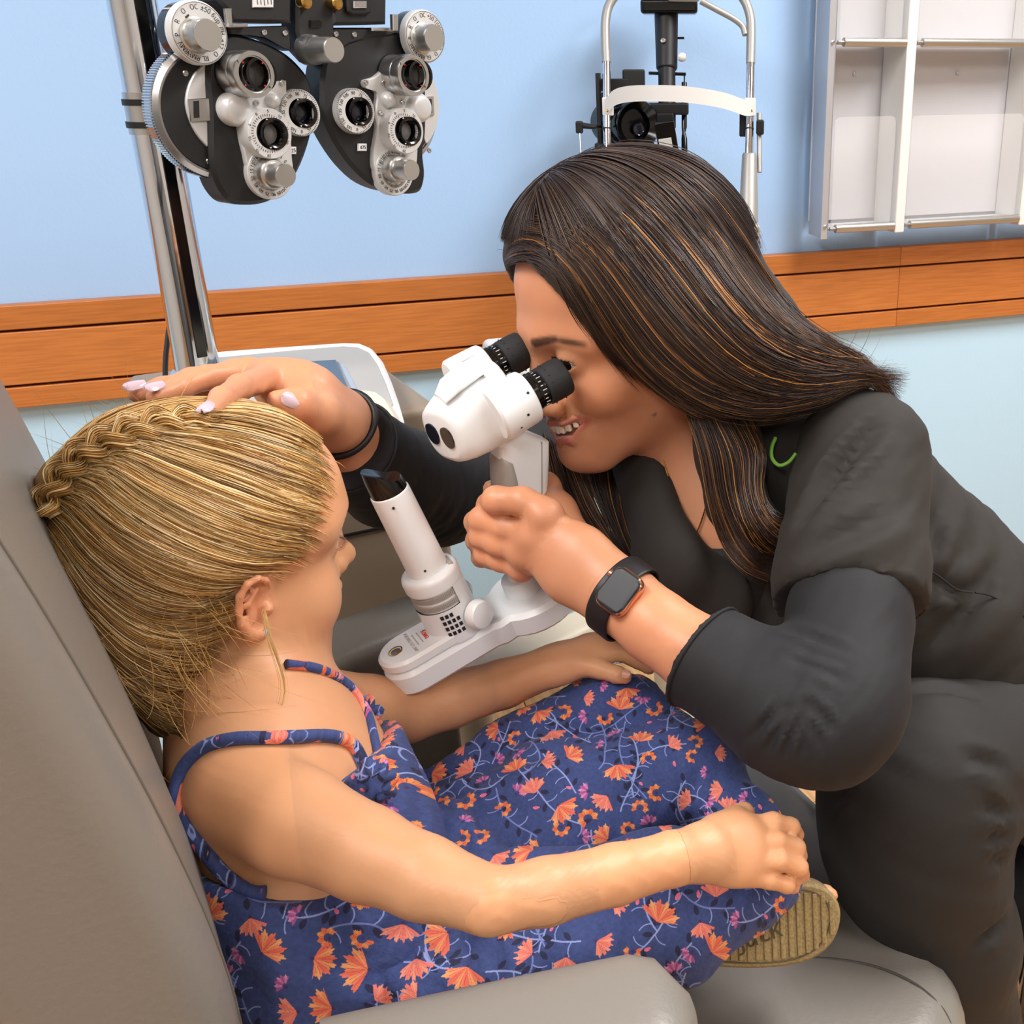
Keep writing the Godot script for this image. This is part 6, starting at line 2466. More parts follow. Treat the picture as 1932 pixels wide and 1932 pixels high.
func woman_hair(o: Node3D) -> void:
	WH = Field.new()
	var f := WH
	var b := WX.basis
	f.egg(WX * Vector3(0, 0.036, -0.022), Vector3(0.084, 0.090, 0.104), b, 0.02)
	f.egg(WX * Vector3(0.005, 0.05, 0.012), Vector3(0.080, 0.076, 0.078), b, 0.03)
	# near side sheet over the ear and out to the shoulder
	chain(f, [[1215, 560, 0.90, 120], [1330, 640, 0.895, 110], [1430, 690, 0.90, 82], [1530, 712, 0.905, 50], [1620, 715, 0.91, 28]], 0.03)
	chain(f, [[1310, 530, 0.95, 140], [1410, 620, 0.96, 92], [1520, 690, 0.97, 50], [1620, 722, 0.97, 22]], 0.02)
	# falling locks
	chain(f, [[1345, 760, 0.925, 50], [1372, 860, 0.925, 52], [1388, 950, 0.93, 48], [1425, 1040, 0.925, 34], [1450, 1078, 0.92, 20]], 0.02)
	chain(f, [[1400, 930, 0.92, 36], [1440, 985, 0.905, 28], [1495, 1010, 0.90, 16]], 0.015)
	# keep the face clear
	f.egg(WX * Vector3(0.0, -0.040, 0.104), Vector3(0.090, 0.134, 0.075), b, 0.006, true)
	f.egg(WX * Vector3(0.0, -0.085, 0.055), Vector3(0.085, 0.055, 0.05), b, 0.012, true)
	var s := body_mesh(f, 0.0045)
	put("hair", s.mesh(), M.hairdark_base, o)
	# far lock
	var f2 := Field.new()
	chain(f2, [[1060, 800, 1.03, 22], [1085, 890, 1.035, 34], [1125, 970, 1.035, 38], [1185, 1060, 1.03, 26], [1205, 1100, 1.03, 12]], 0.015)
	chain(f2, [[1180, 880, 1.04, 30], [1190, 970, 1.035, 26], [1205, 1050, 1.03, 16]], 0.015)
	var rng := RandomNumberGenerator.new()
	rng.seed = 77
	var st := Strands.new()
	var sets := [
		# near side, crown to shoulder
		[WH, 0.93, 620, [
			[[952, 503], [972, 487], [1005, 484], [1042, 504], [1074, 545], [1104, 600], [1140, 660]],
			[[950, 492], [968, 476], [1000, 470], [1040, 490], [1070, 530], [1100, 585], [1150, 665], [1215, 735]],
			[[955, 470], [990, 452], [1060, 492], [1112, 575], [1172, 670], [1250, 742], [1330, 785], [1430, 792], [1530, 765]],
			[[962, 446], [1010, 428], [1095, 485], [1165, 580], [1240, 680], [1330, 745], [1440, 768], [1570, 742], [1640, 705]],
			[[985, 410], [1045, 378], [1145, 450], [1225, 550], [1300, 640], [1390, 712], [1500, 738], [1610, 716], [1690, 705]],
			[[1030, 365], [1095, 332], [1195, 400], [1285, 500], [1360, 600], [1440, 672], [1540, 708], [1640, 710], [1720, 712]],
			[[1075, 328], [1145, 304], [1245, 352], [1335, 445], [1400, 540], [1470, 622], [1550, 672], [1630, 702], [1700, 755]],
			[[1120, 302], [1190, 290], [1280, 328], [1362, 408], [1432, 510], [1492, 592], [1562, 652], [1640, 692], [1700, 770]],
			[[1170, 292], [1240, 306], [1330, 362], [1400, 450], [1455, 540], [1510, 610], [1575, 662], [1640, 700], [1690, 790]]]],
		# lock on the chest
		[WH, 0.925, 340, [
			[[1290, 770], [1318, 850], [1335, 940], [1362, 1020], [1405, 1070], [1450, 1092]],
			[[1320, 780], [1348, 860], [1362, 940], [1390, 1010], [1430, 1062], [1478, 1072]],
			[[1355, 790], [1388, 860], [1398, 935], [1420, 1000], [1470, 1040], [1530, 1010]],
			[[1395, 790], [1428, 855], [1426, 925], [1442, 980], [1490, 1018], [1560, 978]],
			[[1425, 790], [1446, 860], [1440, 925], [1455, 975], [1490, 990], [1520, 985]]]],
		# lock behind the chin
		[f2, 1.03, 200, [
			[[1022, 812], [1035, 870], [1050, 930], [1090, 990], [1140, 1055], [1168, 1085]],
			[[1045, 830], [1065, 890], [1085, 950], [1125, 1010], [1165, 1065], [1195, 1110]],
			[[1090, 880], [1110, 930], [1140, 990], [1175, 1050], [1205, 1105]],
			[[1180, 850], [1172, 920], [1182, 990], [1202, 1050], [1222, 1095]],
			[[1230, 850], [1212, 920], [1210, 990], [1218, 1040], [1232, 1080]]]]]
	var dark := [lin(54, 41, 35), lin(42, 33, 31), lin(66, 49, 38), lin(47, 37, 35), lin(80, 58, 39)]
	var gold := [lin(156, 104, 52), lin(184, 126, 62), lin(128, 88, 50), lin(146, 94, 56)]
	var hl := FastNoiseLite.new()
	hl.seed = 4
	hl.frequency = 1.0
	for set_ in sets:
		var gs := []
		for g in set_[3]:
			gs.append(guide(set_[0], g, set_[1], 0.001, 18, WS if set_[1] == 0.93 else null))
		for k in gs.size() - 1:
			for i in set_[2]:
				var w := rng.randf()
				var j1 := rng.randfn(0.0, 0.0028)
				var lift := absf(rng.randfn(0.0, 0.0022))
				var amp := rng.randfn(0.0, 0.0022)
				var ph := rng.randf() * TAU
				var fr := rng.randf_range(3.0, 7.0)
				var start := rng.randf() * 0.12
				var stop := 1.0 - 0.5 * rng.randf() * rng.randf()
				var pts := []
				for q in 18:
					var t := lerpf(start, stop, float(q) / 17)
					var x := t * 17.0
					var i0 := mini(int(x), 16)
					var fq := x - i0
					var A: Vector3 = (gs[k][i0] as Vector3).lerp(gs[k][i0 + 1], fq)
					var B: Vector3 = (gs[k + 1][i0] as Vector3).lerp(gs[k + 1][i0 + 1], fq)
					var p := A.lerp(B, w)
					var tow := (cam_xf.origin - p).normalized()
					p += tow * (lift + 0.001) + Vector3.UP * (j1 * (0.4 + t) + amp * sin(ph + fr * t) * t)
					pts.append(p)
				var streak := hl.get_noise_2d(k * 7.3 + w * 9.0, set_[1] * 40.0)
				var col: Color = dark[rng.randi() % 5]
				if streak > 0.22 and rng.randf() < 0.35 + streak * 0.3 and not (k < 2 and set_[2] == 620):
					col = gold[rng.randi() % 4]
				elif rng.randf() < 0.05:
					col = gold[rng.randi() % 4]
				st.add(pts, rng.randf_range(0.0003, 0.0006), 0.00035, col)
	# the crown, the far side and the back, combed from the parting
	var top := []
	for k in 17:
		var az := lerpf(-2.2, 1.9, k / 16.0)
		var zc := lerpf(0.045, -0.035, clampf(k / 8.0, 0.0, 1.0))
		var g := []
		for i in 9:
			var t := i / 8.0
			var el := lerpf(0.0, 1.75, t)
			var dv := Vector3(sin(el) * -sin(az), cos(el), sin(el) * -cos(az))
			var p := WX * (Vector3(-0.014, 0.036, zc * (1.0 - t)) + Vector3(dv.x * 0.10, dv.y * 0.11, dv.z * 0.12))
			g.append(WH.settle(p, 0.001, 6))
		top.append(resample(spline(g, 4), 18))
	for k in 16:
		for i in 230:
			var w := rng.randf()
			var lift := absf(rng.randfn(0.0, 0.0022))
			var start := rng.randf() * 0.12
			var stop := 1.0 - 0.2 * rng.randf()
			var pts := []
			for q in 16:
				var t := lerpf(start, stop, q / 15.0)
				var x := t * 17.0
				var i0 := mini(int(x), 16)
				var A: Vector3 = (top[k][i0] as Vector3).lerp(top[k][i0 + 1], x - i0)
				var B: Vector3 = (top[k + 1][i0] as Vector3).lerp(top[k + 1][i0 + 1], x - i0)
				var p := A.lerp(B, w)
				pts.append(p + (p - WX * Vector3(0, 0.02, -0.02)).normalized() * (lift + 0.0005))
			st.add(pts, rng.randf_range(0.0004, 0.0008), 0.0005, dark[rng.randi() % 5])
	# short run from the parting down to the brow on the front and the far side
	var fr_ := []
	for k in 11:
		var az := lerpf(1.7, 3.75, k / 10.0)
		var g := []
		for i in 7:
			var t := i / 6.0
			var el := lerpf(0.0, lerpf(1.45, 0.95, minf(k / 5.0, 1.0)), t)
			var dv := Vector3(sin(el) * -sin(az), cos(el), sin(el) * -cos(az))
			g.append(WH.settle(WX * (Vector3(-0.014, 0.036, lerpf(-0.02, 0.03, k / 10.0) * (1.0 - t)) + Vector3(dv.x * 0.10, dv.y * 0.11, dv.z * 0.11)), 0.001, 6))
		fr_.append(resample(spline(g, 4), 14))
	for k in 10:
		for i in 240:
			var w := rng.randf()
			var lift := absf(rng.randfn(0.0, 0.0014))
			var start := rng.randf() * 0.1
			var stop := 1.0 - 0.15 * rng.randf()
			var pts := []
			for q in 12:
				var x := lerpf(start, stop, q / 11.0) * 13.0
				var i0 := mini(int(x), 12)
				var A: Vector3 = (fr_[k][i0] as Vector3).lerp(fr_[k][i0 + 1], x - i0)
				var B: Vector3 = (fr_[k + 1][i0] as Vector3).lerp(fr_[k + 1][i0 + 1], x - i0)
				var p := A.lerp(B, w)
				pts.append(p + (p - WX * Vector3(0, 0.02, -0.02)).normalized() * (lift + 0.0004))
			st.add(pts, rng.randf_range(0.0003, 0.0006), 0.0004, dark[rng.randi() % 5])
	# flyaway hairs over the crown and at the ends
	for i in 150:
		var t := rng.randf()
		var px := lerpf(950, 1420, t)
		var py := 480.0 - 200.0 * sin(minf(t * 1.35, 1.0) * PI / 2) + maxf(0.0, t - 0.62) * 560.0
		var p := at(px + rng.randfn(0, 10), py + rng.randf_range(0, 30), 0.945)
		var d := gdir(rng.randfn(0.15, 0.5), rng.randfn(0, 0.3), rng.randfn(0.5, 0.4)).normalized()
		var bend := gdir(rng.randfn(0.4, 0.4), 0, -0.6)
		var L := rng.randf_range(0.006, 0.026)
		var pts := []
		for q in 6:
			var u := q / 5.0
			pts.append(p + d * L * u + bend * L * u * u * 0.7)
		st.add(pts, 0.00022, 0.00015, dark[rng.randi() % 5])
	for i in 60:
		var p := at(rng.randf_range(1480, 1640), rng.randf_range(680, 770), 0.92)
		var d := gdir(1.0, rng.randfn(0, 0.2), rng.randfn(-0.35, 0.2)).normalized()
		var L := rng.randf_range(0.02, 0.045)
		var bend := gdir(-0.1, rng.randfn(0, 0.4), rng.randfn(0.25, 0.9))
		var pts := []
		for q in 7:
			var u := q / 6.0
			pts.append(p + d * L * u + bend * L * u * u)
		st.add(pts, 0.0003, 0.0002, [dark[0], gold[2], dark[4]][rng.randi() % 3])
	var hs := put("hair_strands", st.mesh(), M.hairdark, o)
	hs.set_meta("kind", "stuff")

# ================================================================ the child
var KX: Transform3D
var KH: Field
func child_head(f: Field) -> void:
	var b := KX.basis
	f.egg(KX * Vector3(0, 0.024, -0.012), Vector3(0.070, 0.066, 0.086), b, 0.02)
	f.egg(KX * Vector3(0, 0.028, 0.028), Vector3(0.060, 0.050, 0.052), b, 0.03)
	f.egg(KX * Vector3(0, -0.036, 0.024), Vector3(0.054, 0.060, 0.050), b, 0.03)
	for s: float in [-1.0, 1.0]:
		f.egg(KX * mir(Vector3(0.033, -0.047, 0.045), s), Vector3(0.028, 0.030, 0.028), b, 0.018)
		f.cap(KX * mir(Vector3(0.046, -0.050, 0.004), s), KX * mir(Vector3(0.016, -0.086, 0.048), s), 0.016, 0.014, 0.03)
		f.cap(KX * mir(Vector3(0.046, 0.014, 0.054), s), KX * mir(Vector3(0.010, 0.014, 0.074), s), 0.008, 0.008, 0.02)
	f.egg(KX * Vector3(0, -0.090, 0.058), Vector3(0.019, 0.013, 0.016), b, 0.016)
	f.egg(KX * Vector3(0, -0.058, 0.060), Vector3(0.024, 0.022, 0.020), b, 0.02)
	for s: float in [-1.0, 1.0]:
		f.egg(KX * mir(Vector3(0.029, -0.002, 0.084), s), Vector3(0.016, 0.010, 0.013), b, 0.014, true)
		f.ball(KX * mir(Vector3(0.029, -0.003, 0.0610), s), 0.0135, 0.006)
		f.egg(KX * mir(Vector3(0.030, -0.004, 0.0745), s), Vector3(0.0115, 0.0026, 0.010), b, 0.002, true)
	f.cap(KX * Vector3(0, 0.000, 0.072), KX * Vector3(0, -0.026, 0.085), 0.006, 0.0075, 0.014)
	f.ball(KX * Vector3(0, -0.029, 0.0885), 0.0085, 0.007)
	for s: float in [-1.0, 1.0]:
		f.ball(KX * mir(Vector3(0.0105, -0.033, 0.080), s), 0.0068, 0.006)
		f.cap(KX * mir(Vector3(0.018, -0.0565, 0.070), s), KX * Vector3(0, -0.0545, 0.0815), 0.0024, 0.0042, 0.005)
		f.cap(KX * mir(Vector3(0.017, -0.0590, 0.069), s), KX * Vector3(0, -0.0640, 0.0790), 0.0026, 0.0048, 0.005)
	f.cap(KX * Vector3(-0.017, -0.0580, 0.0745), KX * Vector3(0.017, -0.0580, 0.0745), 0.0009, 0.0009, 0.002, true)
	# ears: rim, inner fold, bowl, tragus and lobe (laid out on the near side, mirrored for the far one)
	var pl := KX * Vector3(-0.0715, 0, 0)
	for s: float in [-1.0, 1.0]:
		var q := func(px: float, py: float, out: float) -> Vector3:
			var l := KX.affine_inverse() * onp(px, py, pl, KX.basis.x)
			return KX * Vector3(s * (0.0715 + out), l.y, l.z)
		f.egg(q.call(477, 1145, -0.009), Vector3(0.0055, 0.0235, 0.0135), b, 0.007)
		var rim := [[512, 1112, -0.005, 5.0], [503, 1096, -0.001, 6.0], [484, 1088, 0.003, 6.5], [463, 1098, 0.004, 7.0], [449, 1122, 0.004, 7.0], [446, 1150, 0.003, 7.0], [454, 1176, 0.002, 8.0], [472, 1195, 0.0, 9.5], [490, 1196, -0.002, 9.5]]
		for i in rim.size() - 1:
			f.cap(q.call(rim[i][0], rim[i][1], rim[i][2]), q.call(rim[i + 1][0], rim[i + 1][1], rim[i + 1][2]), rim[i][3] * 0.00037, rim[i + 1][3] * 0.00037, 0.0025)
		f.cap(q.call(484, 1112, -0.0005), q.call(467, 1140, 0.0), 0.0022, 0.0024, 0.003)
		f.cap(q.call(467, 1140, 0.0), q.call(476, 1172, -0.001), 0.0024, 0.0026, 0.003)
		f.egg(q.call(492, 1150, 0.001), Vector3(0.0052, 0.0085, 0.006), b, 0.003, true)
		f.ball(q.call(507, 1152, -0.003), 0.0042, 0.004)

func child_torso(f: Field, grow: float) -> void:
	f.kdef = 0.05
	f.cap(at(480, 1485, 0.735), at(618, 1348, 0.885), 0.042 + grow, 0.033 + grow, 0.008)
	f.flat(at(520, 1450, 0.80), at(590, 1640, 0.79), 0.090 + grow, 0.090 + grow, gdir(1, 0.1, 0.1), 0.76, 0.03)
	f.flat(at(590, 1640, 0.79), at(660, 1800, 0.79), 0.090 + grow, 0.098 + grow, gdir(1, 0.1, 0.1), 0.8, 0.05)

func child_skin() -> Field:
	var f := Field.new()
	child_head(f)
	# neck
	f.cap(KX * Vector3(0, -0.045, -0.028), at(432, 1330, 0.80), 0.036, 0.036, 0.010)
	f.cap(at(432, 1330, 0.80), at(490, 1450, 0.81), 0.036, 0.056, 0.012)
	child_torso(f, 0.0)
	# right arm (near)
	chain(f, [[460, 1498, 0.715, 104], [560, 1550, 0.69, 100], [690, 1610, 0.67, 86], [800, 1656, 0.655, 76], [925, 1700, 0.645, 62]], 0.006)
	chain(f, [[925, 1702, 0.645, 60], [1030, 1682, 0.665, 62], [1160, 1650, 0.695, 56], [1270, 1620, 0.72, 50], [1330, 1608, 0.735, 46]], 0.005)
	# right hand on the near knee
	f.flat(at(1335, 1606, 0.737), at(1392, 1600, 0.748), pr(47, 0.737), pr(58, 0.748), gdir(0.1, -0.75, 0.7), 0.62, 0.015)
	f.flat(at(1388, 1592, 0.748), at(1424, 1590, 0.757), pr(54, 0.748), pr(46, 0.757), gdir(0.25, -0.7, 0.7), 0.52, 0.012)
	f.flat(at(1388, 1612, 0.748), at(1420, 1624, 0.752), pr(52, 0.748), pr(42, 0.752), gdir(0.25, -0.7, 0.7), 0.52, 0.012)
	chain(f, [[1415, 1561, 0.760, 20], [1458, 1551, 0.762, 18.5], [1492, 1560, 0.770, 17], [1503, 1575, 0.784, 15]], 0.003)
	chain(f, [[1418, 1592, 0.752, 20], [1466, 1587, 0.752, 19], [1502, 1599, 0.761, 17.5], [1509, 1615, 0.778, 15.5]], 0.003)
	chain(f, [[1418, 1623, 0.747, 20], [1470, 1623, 0.747, 19], [1507, 1636, 0.756, 17.5], [1513, 1651, 0.772, 15.5]], 0.003)
	chain(f, [[1405, 1648, 0.745, 19], [1452, 1660, 0.748, 17], [1484, 1669, 0.755, 16], [1497, 1674, 0.768, 13]], 0.003)
	chain(f, [[1350, 1570, 0.752, 28], [1385, 1545, 0.765, 19], [1404, 1533, 0.782, 15], [1412, 1540, 0.80, 13]], 0.008)
	# left arm (far)
	chain(f, [[630, 1334, 0.895, 70], [700, 1340, 0.915, 65], [765, 1346, 0.94, 56]], 0.006)
	chain(f, [[765, 1346, 0.94, 56], [850, 1320, 0.965, 53], [950, 1290, 0.99, 46], [1055, 1252, 1.00, 37]], 0.005)
	f.flat(at(1055, 1252, 1.00), at(1120, 1230, 1.008), pr(38, 1.0), pr(42, 1.008), gdir(0.1, -0.5, 0.85), 0.6, 0.012)
	chain(f, [[1085, 1250, 0.998, 24], [1130, 1262, 0.992, 18], [1162, 1272, 0.988, 16], [1180, 1277, 0.987, 13.5]], 0.005)
	chain(f, [[1115, 1232, 1.005, 19], [1165, 1232, 1.01, 15], [1200, 1246, 1.01, 14], [1225, 1262, 1.01, 12]], 0.004)
	chain(f, [[1118, 1222, 1.02, 18], [1170, 1220, 1.03, 15], [1210, 1236, 1.03, 14], [1238, 1254, 1.03, 12]], 0.004)
	chain(f, [[1118, 1214, 1.035, 17], [1170, 1212, 1.045, 14], [1210, 1226, 1.05, 13], [1240, 1244, 1.05, 12]], 0.004)
	return f

func child() -> void:
	KX = head_frame(at(419, 1007, 0.79), CF, deg_to_rad(-4.0), deg_to_rad(6.5), deg_to_rad(-2.0))
	var o := thing("person", "small blonde girl in a floral dress sitting cross-legged in the grey chair", "person", at(700, 1900, 0.80))
	var f := child_skin()
	var s := Nets.new()
	var hc := KX * Vector3(0, -0.005, 0.004)
	s.add(f, hc - Vector3(0.125, 0.125, 0.125), hc + Vector3(0.125, 0.125, 0.125), 0.0023)
	var tb := at(560, 1520, 0.79)
	s.add(f, tb - Vector3(0.18, 0.16, 0.2), tb + Vector3(0.15, 0.165, 0.2), 0.0045)
	var ab := at(1000, 1690, 0.68)
	s.add(f, ab - Vector3(0.13, 0.09, 0.14), ab + Vector3(0.125, 0.09, 0.12), 0.0045)
	var hb := at(1420, 1605, 0.76)
	s.add(f, hb - Vector3(0.058, 0.055, 0.065), hb + Vector3(0.055, 0.055, 0.065), 0.0020)
	var fb := at(1000, 1285, 0.96)
	s.add(f, fb - Vector3(0.17, 0.08, 0.12), fb + Vector3(0.145, 0.08, 0.14), 0.0038)
	stage("child skin %d" % s.v.size())
	var base := lin(218, 160, 118)
	var brow := lin(120, 82, 58)
	var spots := []
	for sd: float in [-1.0, 1.0]:
		spots.append([KX * mir(Vector3(0.016, 0.0145, 0.080), sd), KX * mir(Vector3(0.044, 0.018, 0.062), sd), 0.0045, brow, 0.003, 0.75])
		spots.append([KX * mir(Vector3(0.018, -0.0575, 0.071), sd), KX * Vector3(0, -0.059, 0.082), 0.0062, lin(205, 115, 105), 0.002, 0.8])
		spots.append([KX * mir(Vector3(0.070, 0.002, -0.006), sd), KX * mir(Vector3(0.070, -0.034, 0.0), sd), 0.026, lin(226, 140, 105), 0.02, 0.55])
	tint(s, base, spots, 9)
	put("body", s.mesh(), skin_material(Color.WHITE), o)
	for sd: float in [-1.0, 1.0]:
		var e := KX * mir(Vector3(0.029, -0.003, 0.0610), sd)
		var mb := MB.new()
		mb.lathe(arc_profile(0.0124), 20, along(e, KX.basis.y))
		put("eye", mb.mesh(80), mat(Color(0.88, 0.86, 0.84), 0.15), o)
		var ls := Strands.new()
		for i in 24:
			var t: float = -1.0 + 2.0 * i / 23
			var p := KX * (mir(Vector3(0.030 + t * 0.0115, -0.0025 - 0.0025 * t * t, 0.0742 - 0.005 * t * t - 0.003 * maxf(t, 0.0)), sd))
			var dirv := (KX.basis.z * 0.9 - KX.basis.y * 0.25 + KX.basis.x * sd * (0.45 * t + 0.2)).normalized()
			ls.add([p, p + dirv * 0.004, p + dirv * 0.0075 + KX.basis.y * 0.0018], 0.0003, 0.0002, lin(70, 48, 36))
		put("eyelashes", ls.mesh(), M.hairlight, o)
	for q in [[1181, 1274, 0.981, 1150, 1268, 0.985, gdir(0.1, -0.7, 0.7)]]:
		var tipp := at(q[0], q[1], q[2])
		nail(tipp + (q[6] as Vector3).normalized() * 0.0045, tipp - at(q[3], q[4], q[5]), q[6], 0.008, 0.008, o, mat(Color(0.85, 0.62, 0.53), 0.3))
	child_dress(o, f)
	stage("child dress")
	child_hair(o, f)
	stage("child hair")
	# little clear ear stud
	var ear := thing("ear_stud", "tiny clear crystal stud in the girl's ear lobe", "earring", KX * Vector3(-0.0715, -0.043, 0.010))
	var mb := MB.new()
	var ep := onp(502, 1193, KX * Vector3(-0.0715, 0, 0), KX.basis.x)
	mb.lathe([Vector2(0, -0.003), Vector2(0.0028, 0), Vector2(0.0022, 0.0012), Vector2(0, 0.0014)], 8, along(ep, -KX.basis.x))
	put("crystal", mb.mesh(10), mat(Color(0.92, 0.93, 0.97), 0.03, 0.6), ear)
	mb = MB.new()
	mb.lathe([Vector2(0.0024, -0.001), Vector2(0.0031, -0.0004), Vector2(0.0031, 0.0003), Vector2(0.0026, 0.0004)], 14, along(ep, -KX.basis.x))
	put("setting", mb.mesh(), M.chrome, ear)

# ---------------------------------------------------------------- floral cotton
func floral() -> ImageTexture:
	var N := 1024
	var im := Image.create(N, N, false, Image.FORMAT_RGB8)
	im.fill(Color8(56, 72, 122))
	var rng := RandomNumberGenerator.new()
	rng.seed = 31
	var nz := FastNoiseLite.new()
	nz.seed = 8
	nz.frequency = 0.06
	for y in N:
		for x in N:
			var k := nz.get_noise_2d(x, y) * 0.06
			if (x + y) % 3 == 0: k -= 0.02
			im.set_pixel(x, y, Color(0.205 + k * 0.6, 0.268 + k * 0.7, 0.475 + k))
	var dot := func(cx: float, cy: float, r: float, c: Color) -> void:
		for yy in range(int(cy - r - 1), int(cy + r + 2)):
			for xx in range(int(cx - r - 1), int(cx + r + 2)):
				if Vector2(xx - cx, yy - cy).length() <= r:
					im.set_pixel(posmod(xx, N), posmod(yy, N), c)
	# vines
	for i in 46:
		var p := Vector2(rng.randf() * N, rng.randf() * N)
		var a := rng.randf() * TAU
		var turn := rng.randfn(0.0, 0.012)
		var L := rng.randi_range(80, 200)
		for k in L:
			p += Vector2(cos(a), sin(a)) * 1.6
			a += turn + rng.randfn(0, 0.02)
			turn += rng.randfn(0, 0.0012)
			dot.call(p.x, p.y, 2.2, Color8(142, 156, 208) if i % 3 else Color8(110, 125, 185))
			if k % 26 == 13:
				# side shoot and dark leaf
				var sg := 1.0 if rng.randf() < 0.5 else -1.0
				var q := p
				var aa := a + sg * 0.9
				for m in 24:
					q += Vector2(cos(aa), sin(aa)) * 1.6
					aa += sg * 0.05
					dot.call(q.x, q.y, 1.6, Color8(135, 150, 205))
				for m in 15:
					var t := m / 14.0
					var c := p + Vector2(cos(a - sg * 0.8), sin(a - sg * 0.8)) * (6 + 26 * t)
					dot.call(c.x, c.y, 6.0 * sin(t * PI) + 0.8, Color8(27, 30, 66))
	# flowers: fans, half rings and buds
	var spots := []
	for i in 1500:
		var c := Vector2(rng.randf() * N, rng.randf() * N)
		var ok := true
		for q in spots:
			var d := (c - q[0] as Vector2).abs()
			d = Vector2(minf(d.x, N - d.x), minf(d.y, N - d.y))
			if d.length() < q[1] + 17 + rng.randf() * 16:
				ok = false
				break
		if not ok:
			continue
		var kind := rng.randi() % 5
		var R: float = [50.0, 46.0, 27.0, 20.0, 27.0][kind] * rng.randf_range(0.85, 1.15)
		spots.append([c, R])
		var rot := rng.randf() * TAU
		var A: Color = [Color8(222, 96, 78), Color8(226, 112, 100), Color8(220, 98, 58), Color8(220, 92, 126), Color8(160, 70, 136)][kind]
		var B: Color = [Color8(234, 164, 104), Color8(232, 148, 122), Color8(232, 154, 90), Color8(236, 140, 160), Color8(216, 146, 186)][kind]
		var wide: float = [1.25, 1.05, 2.2, 0.55, 1.3][kind]
		var inner: float = [0.0, 0.0, 0.42, 0.0, 0.25][kind]
		for yy in range(int(c.y - R - 2), int(c.y + R + 3)):
			for xx in range(int(c.x - R - 2), int(c.x + R + 3)):
				var v := Vector2(xx, yy) - c
				var rr := v.length() / R
				var an := wrapf(v.angle() - rot, -PI, PI)
				if absf(an) > wide or rr < inner:
					continue
				var edge := 0.9 + 0.10 * sin(an * 19.0 / wide) + 0.05 * sin(an * 41.0)
				if kind == 3: edge = cos(an * 2.3)
				if rr > edge:
					continue
				var petal := 0.5 + 0.5 * sin(an * 9.5 / wide + 0.5)
				var col := A.lerp(B, clampf(petal * 0.85 + (rr - 0.5) * 0.3, 0.0, 1.0))
				if fmod(absf(an) * 6.0 / wide, 1.0) < 0.12 and rr < edge * 0.85:
					col = A.darkened(0.22)
				im.set_pixel(posmod(xx, N), posmod(yy, N), col)
		# calyx
		dot.call(c.x - cos(rot) * 2, c.y - sin(rot) * 2, 4.0 if kind != 3 else 3.0, Color8(60, 40, 90))
	im.generate_mipmaps()
	return ImageTexture.create_from_image(im)

func dress_uv(s: Nets) -> void:
	var n := gdir(-0.05, -0.72, 0.7).normalized()
	var x := gdir(1, 0, 0)
	x = (x - n * x.dot(n)).normalized()
	var y := n.cross(x)
	s.uv.resize(s.v.size())
	for i in s.v.size():
		var p := s.v[i] - CO
		s.uv[i] = Vector2(p.dot(x), -p.dot(y)) / 0.27

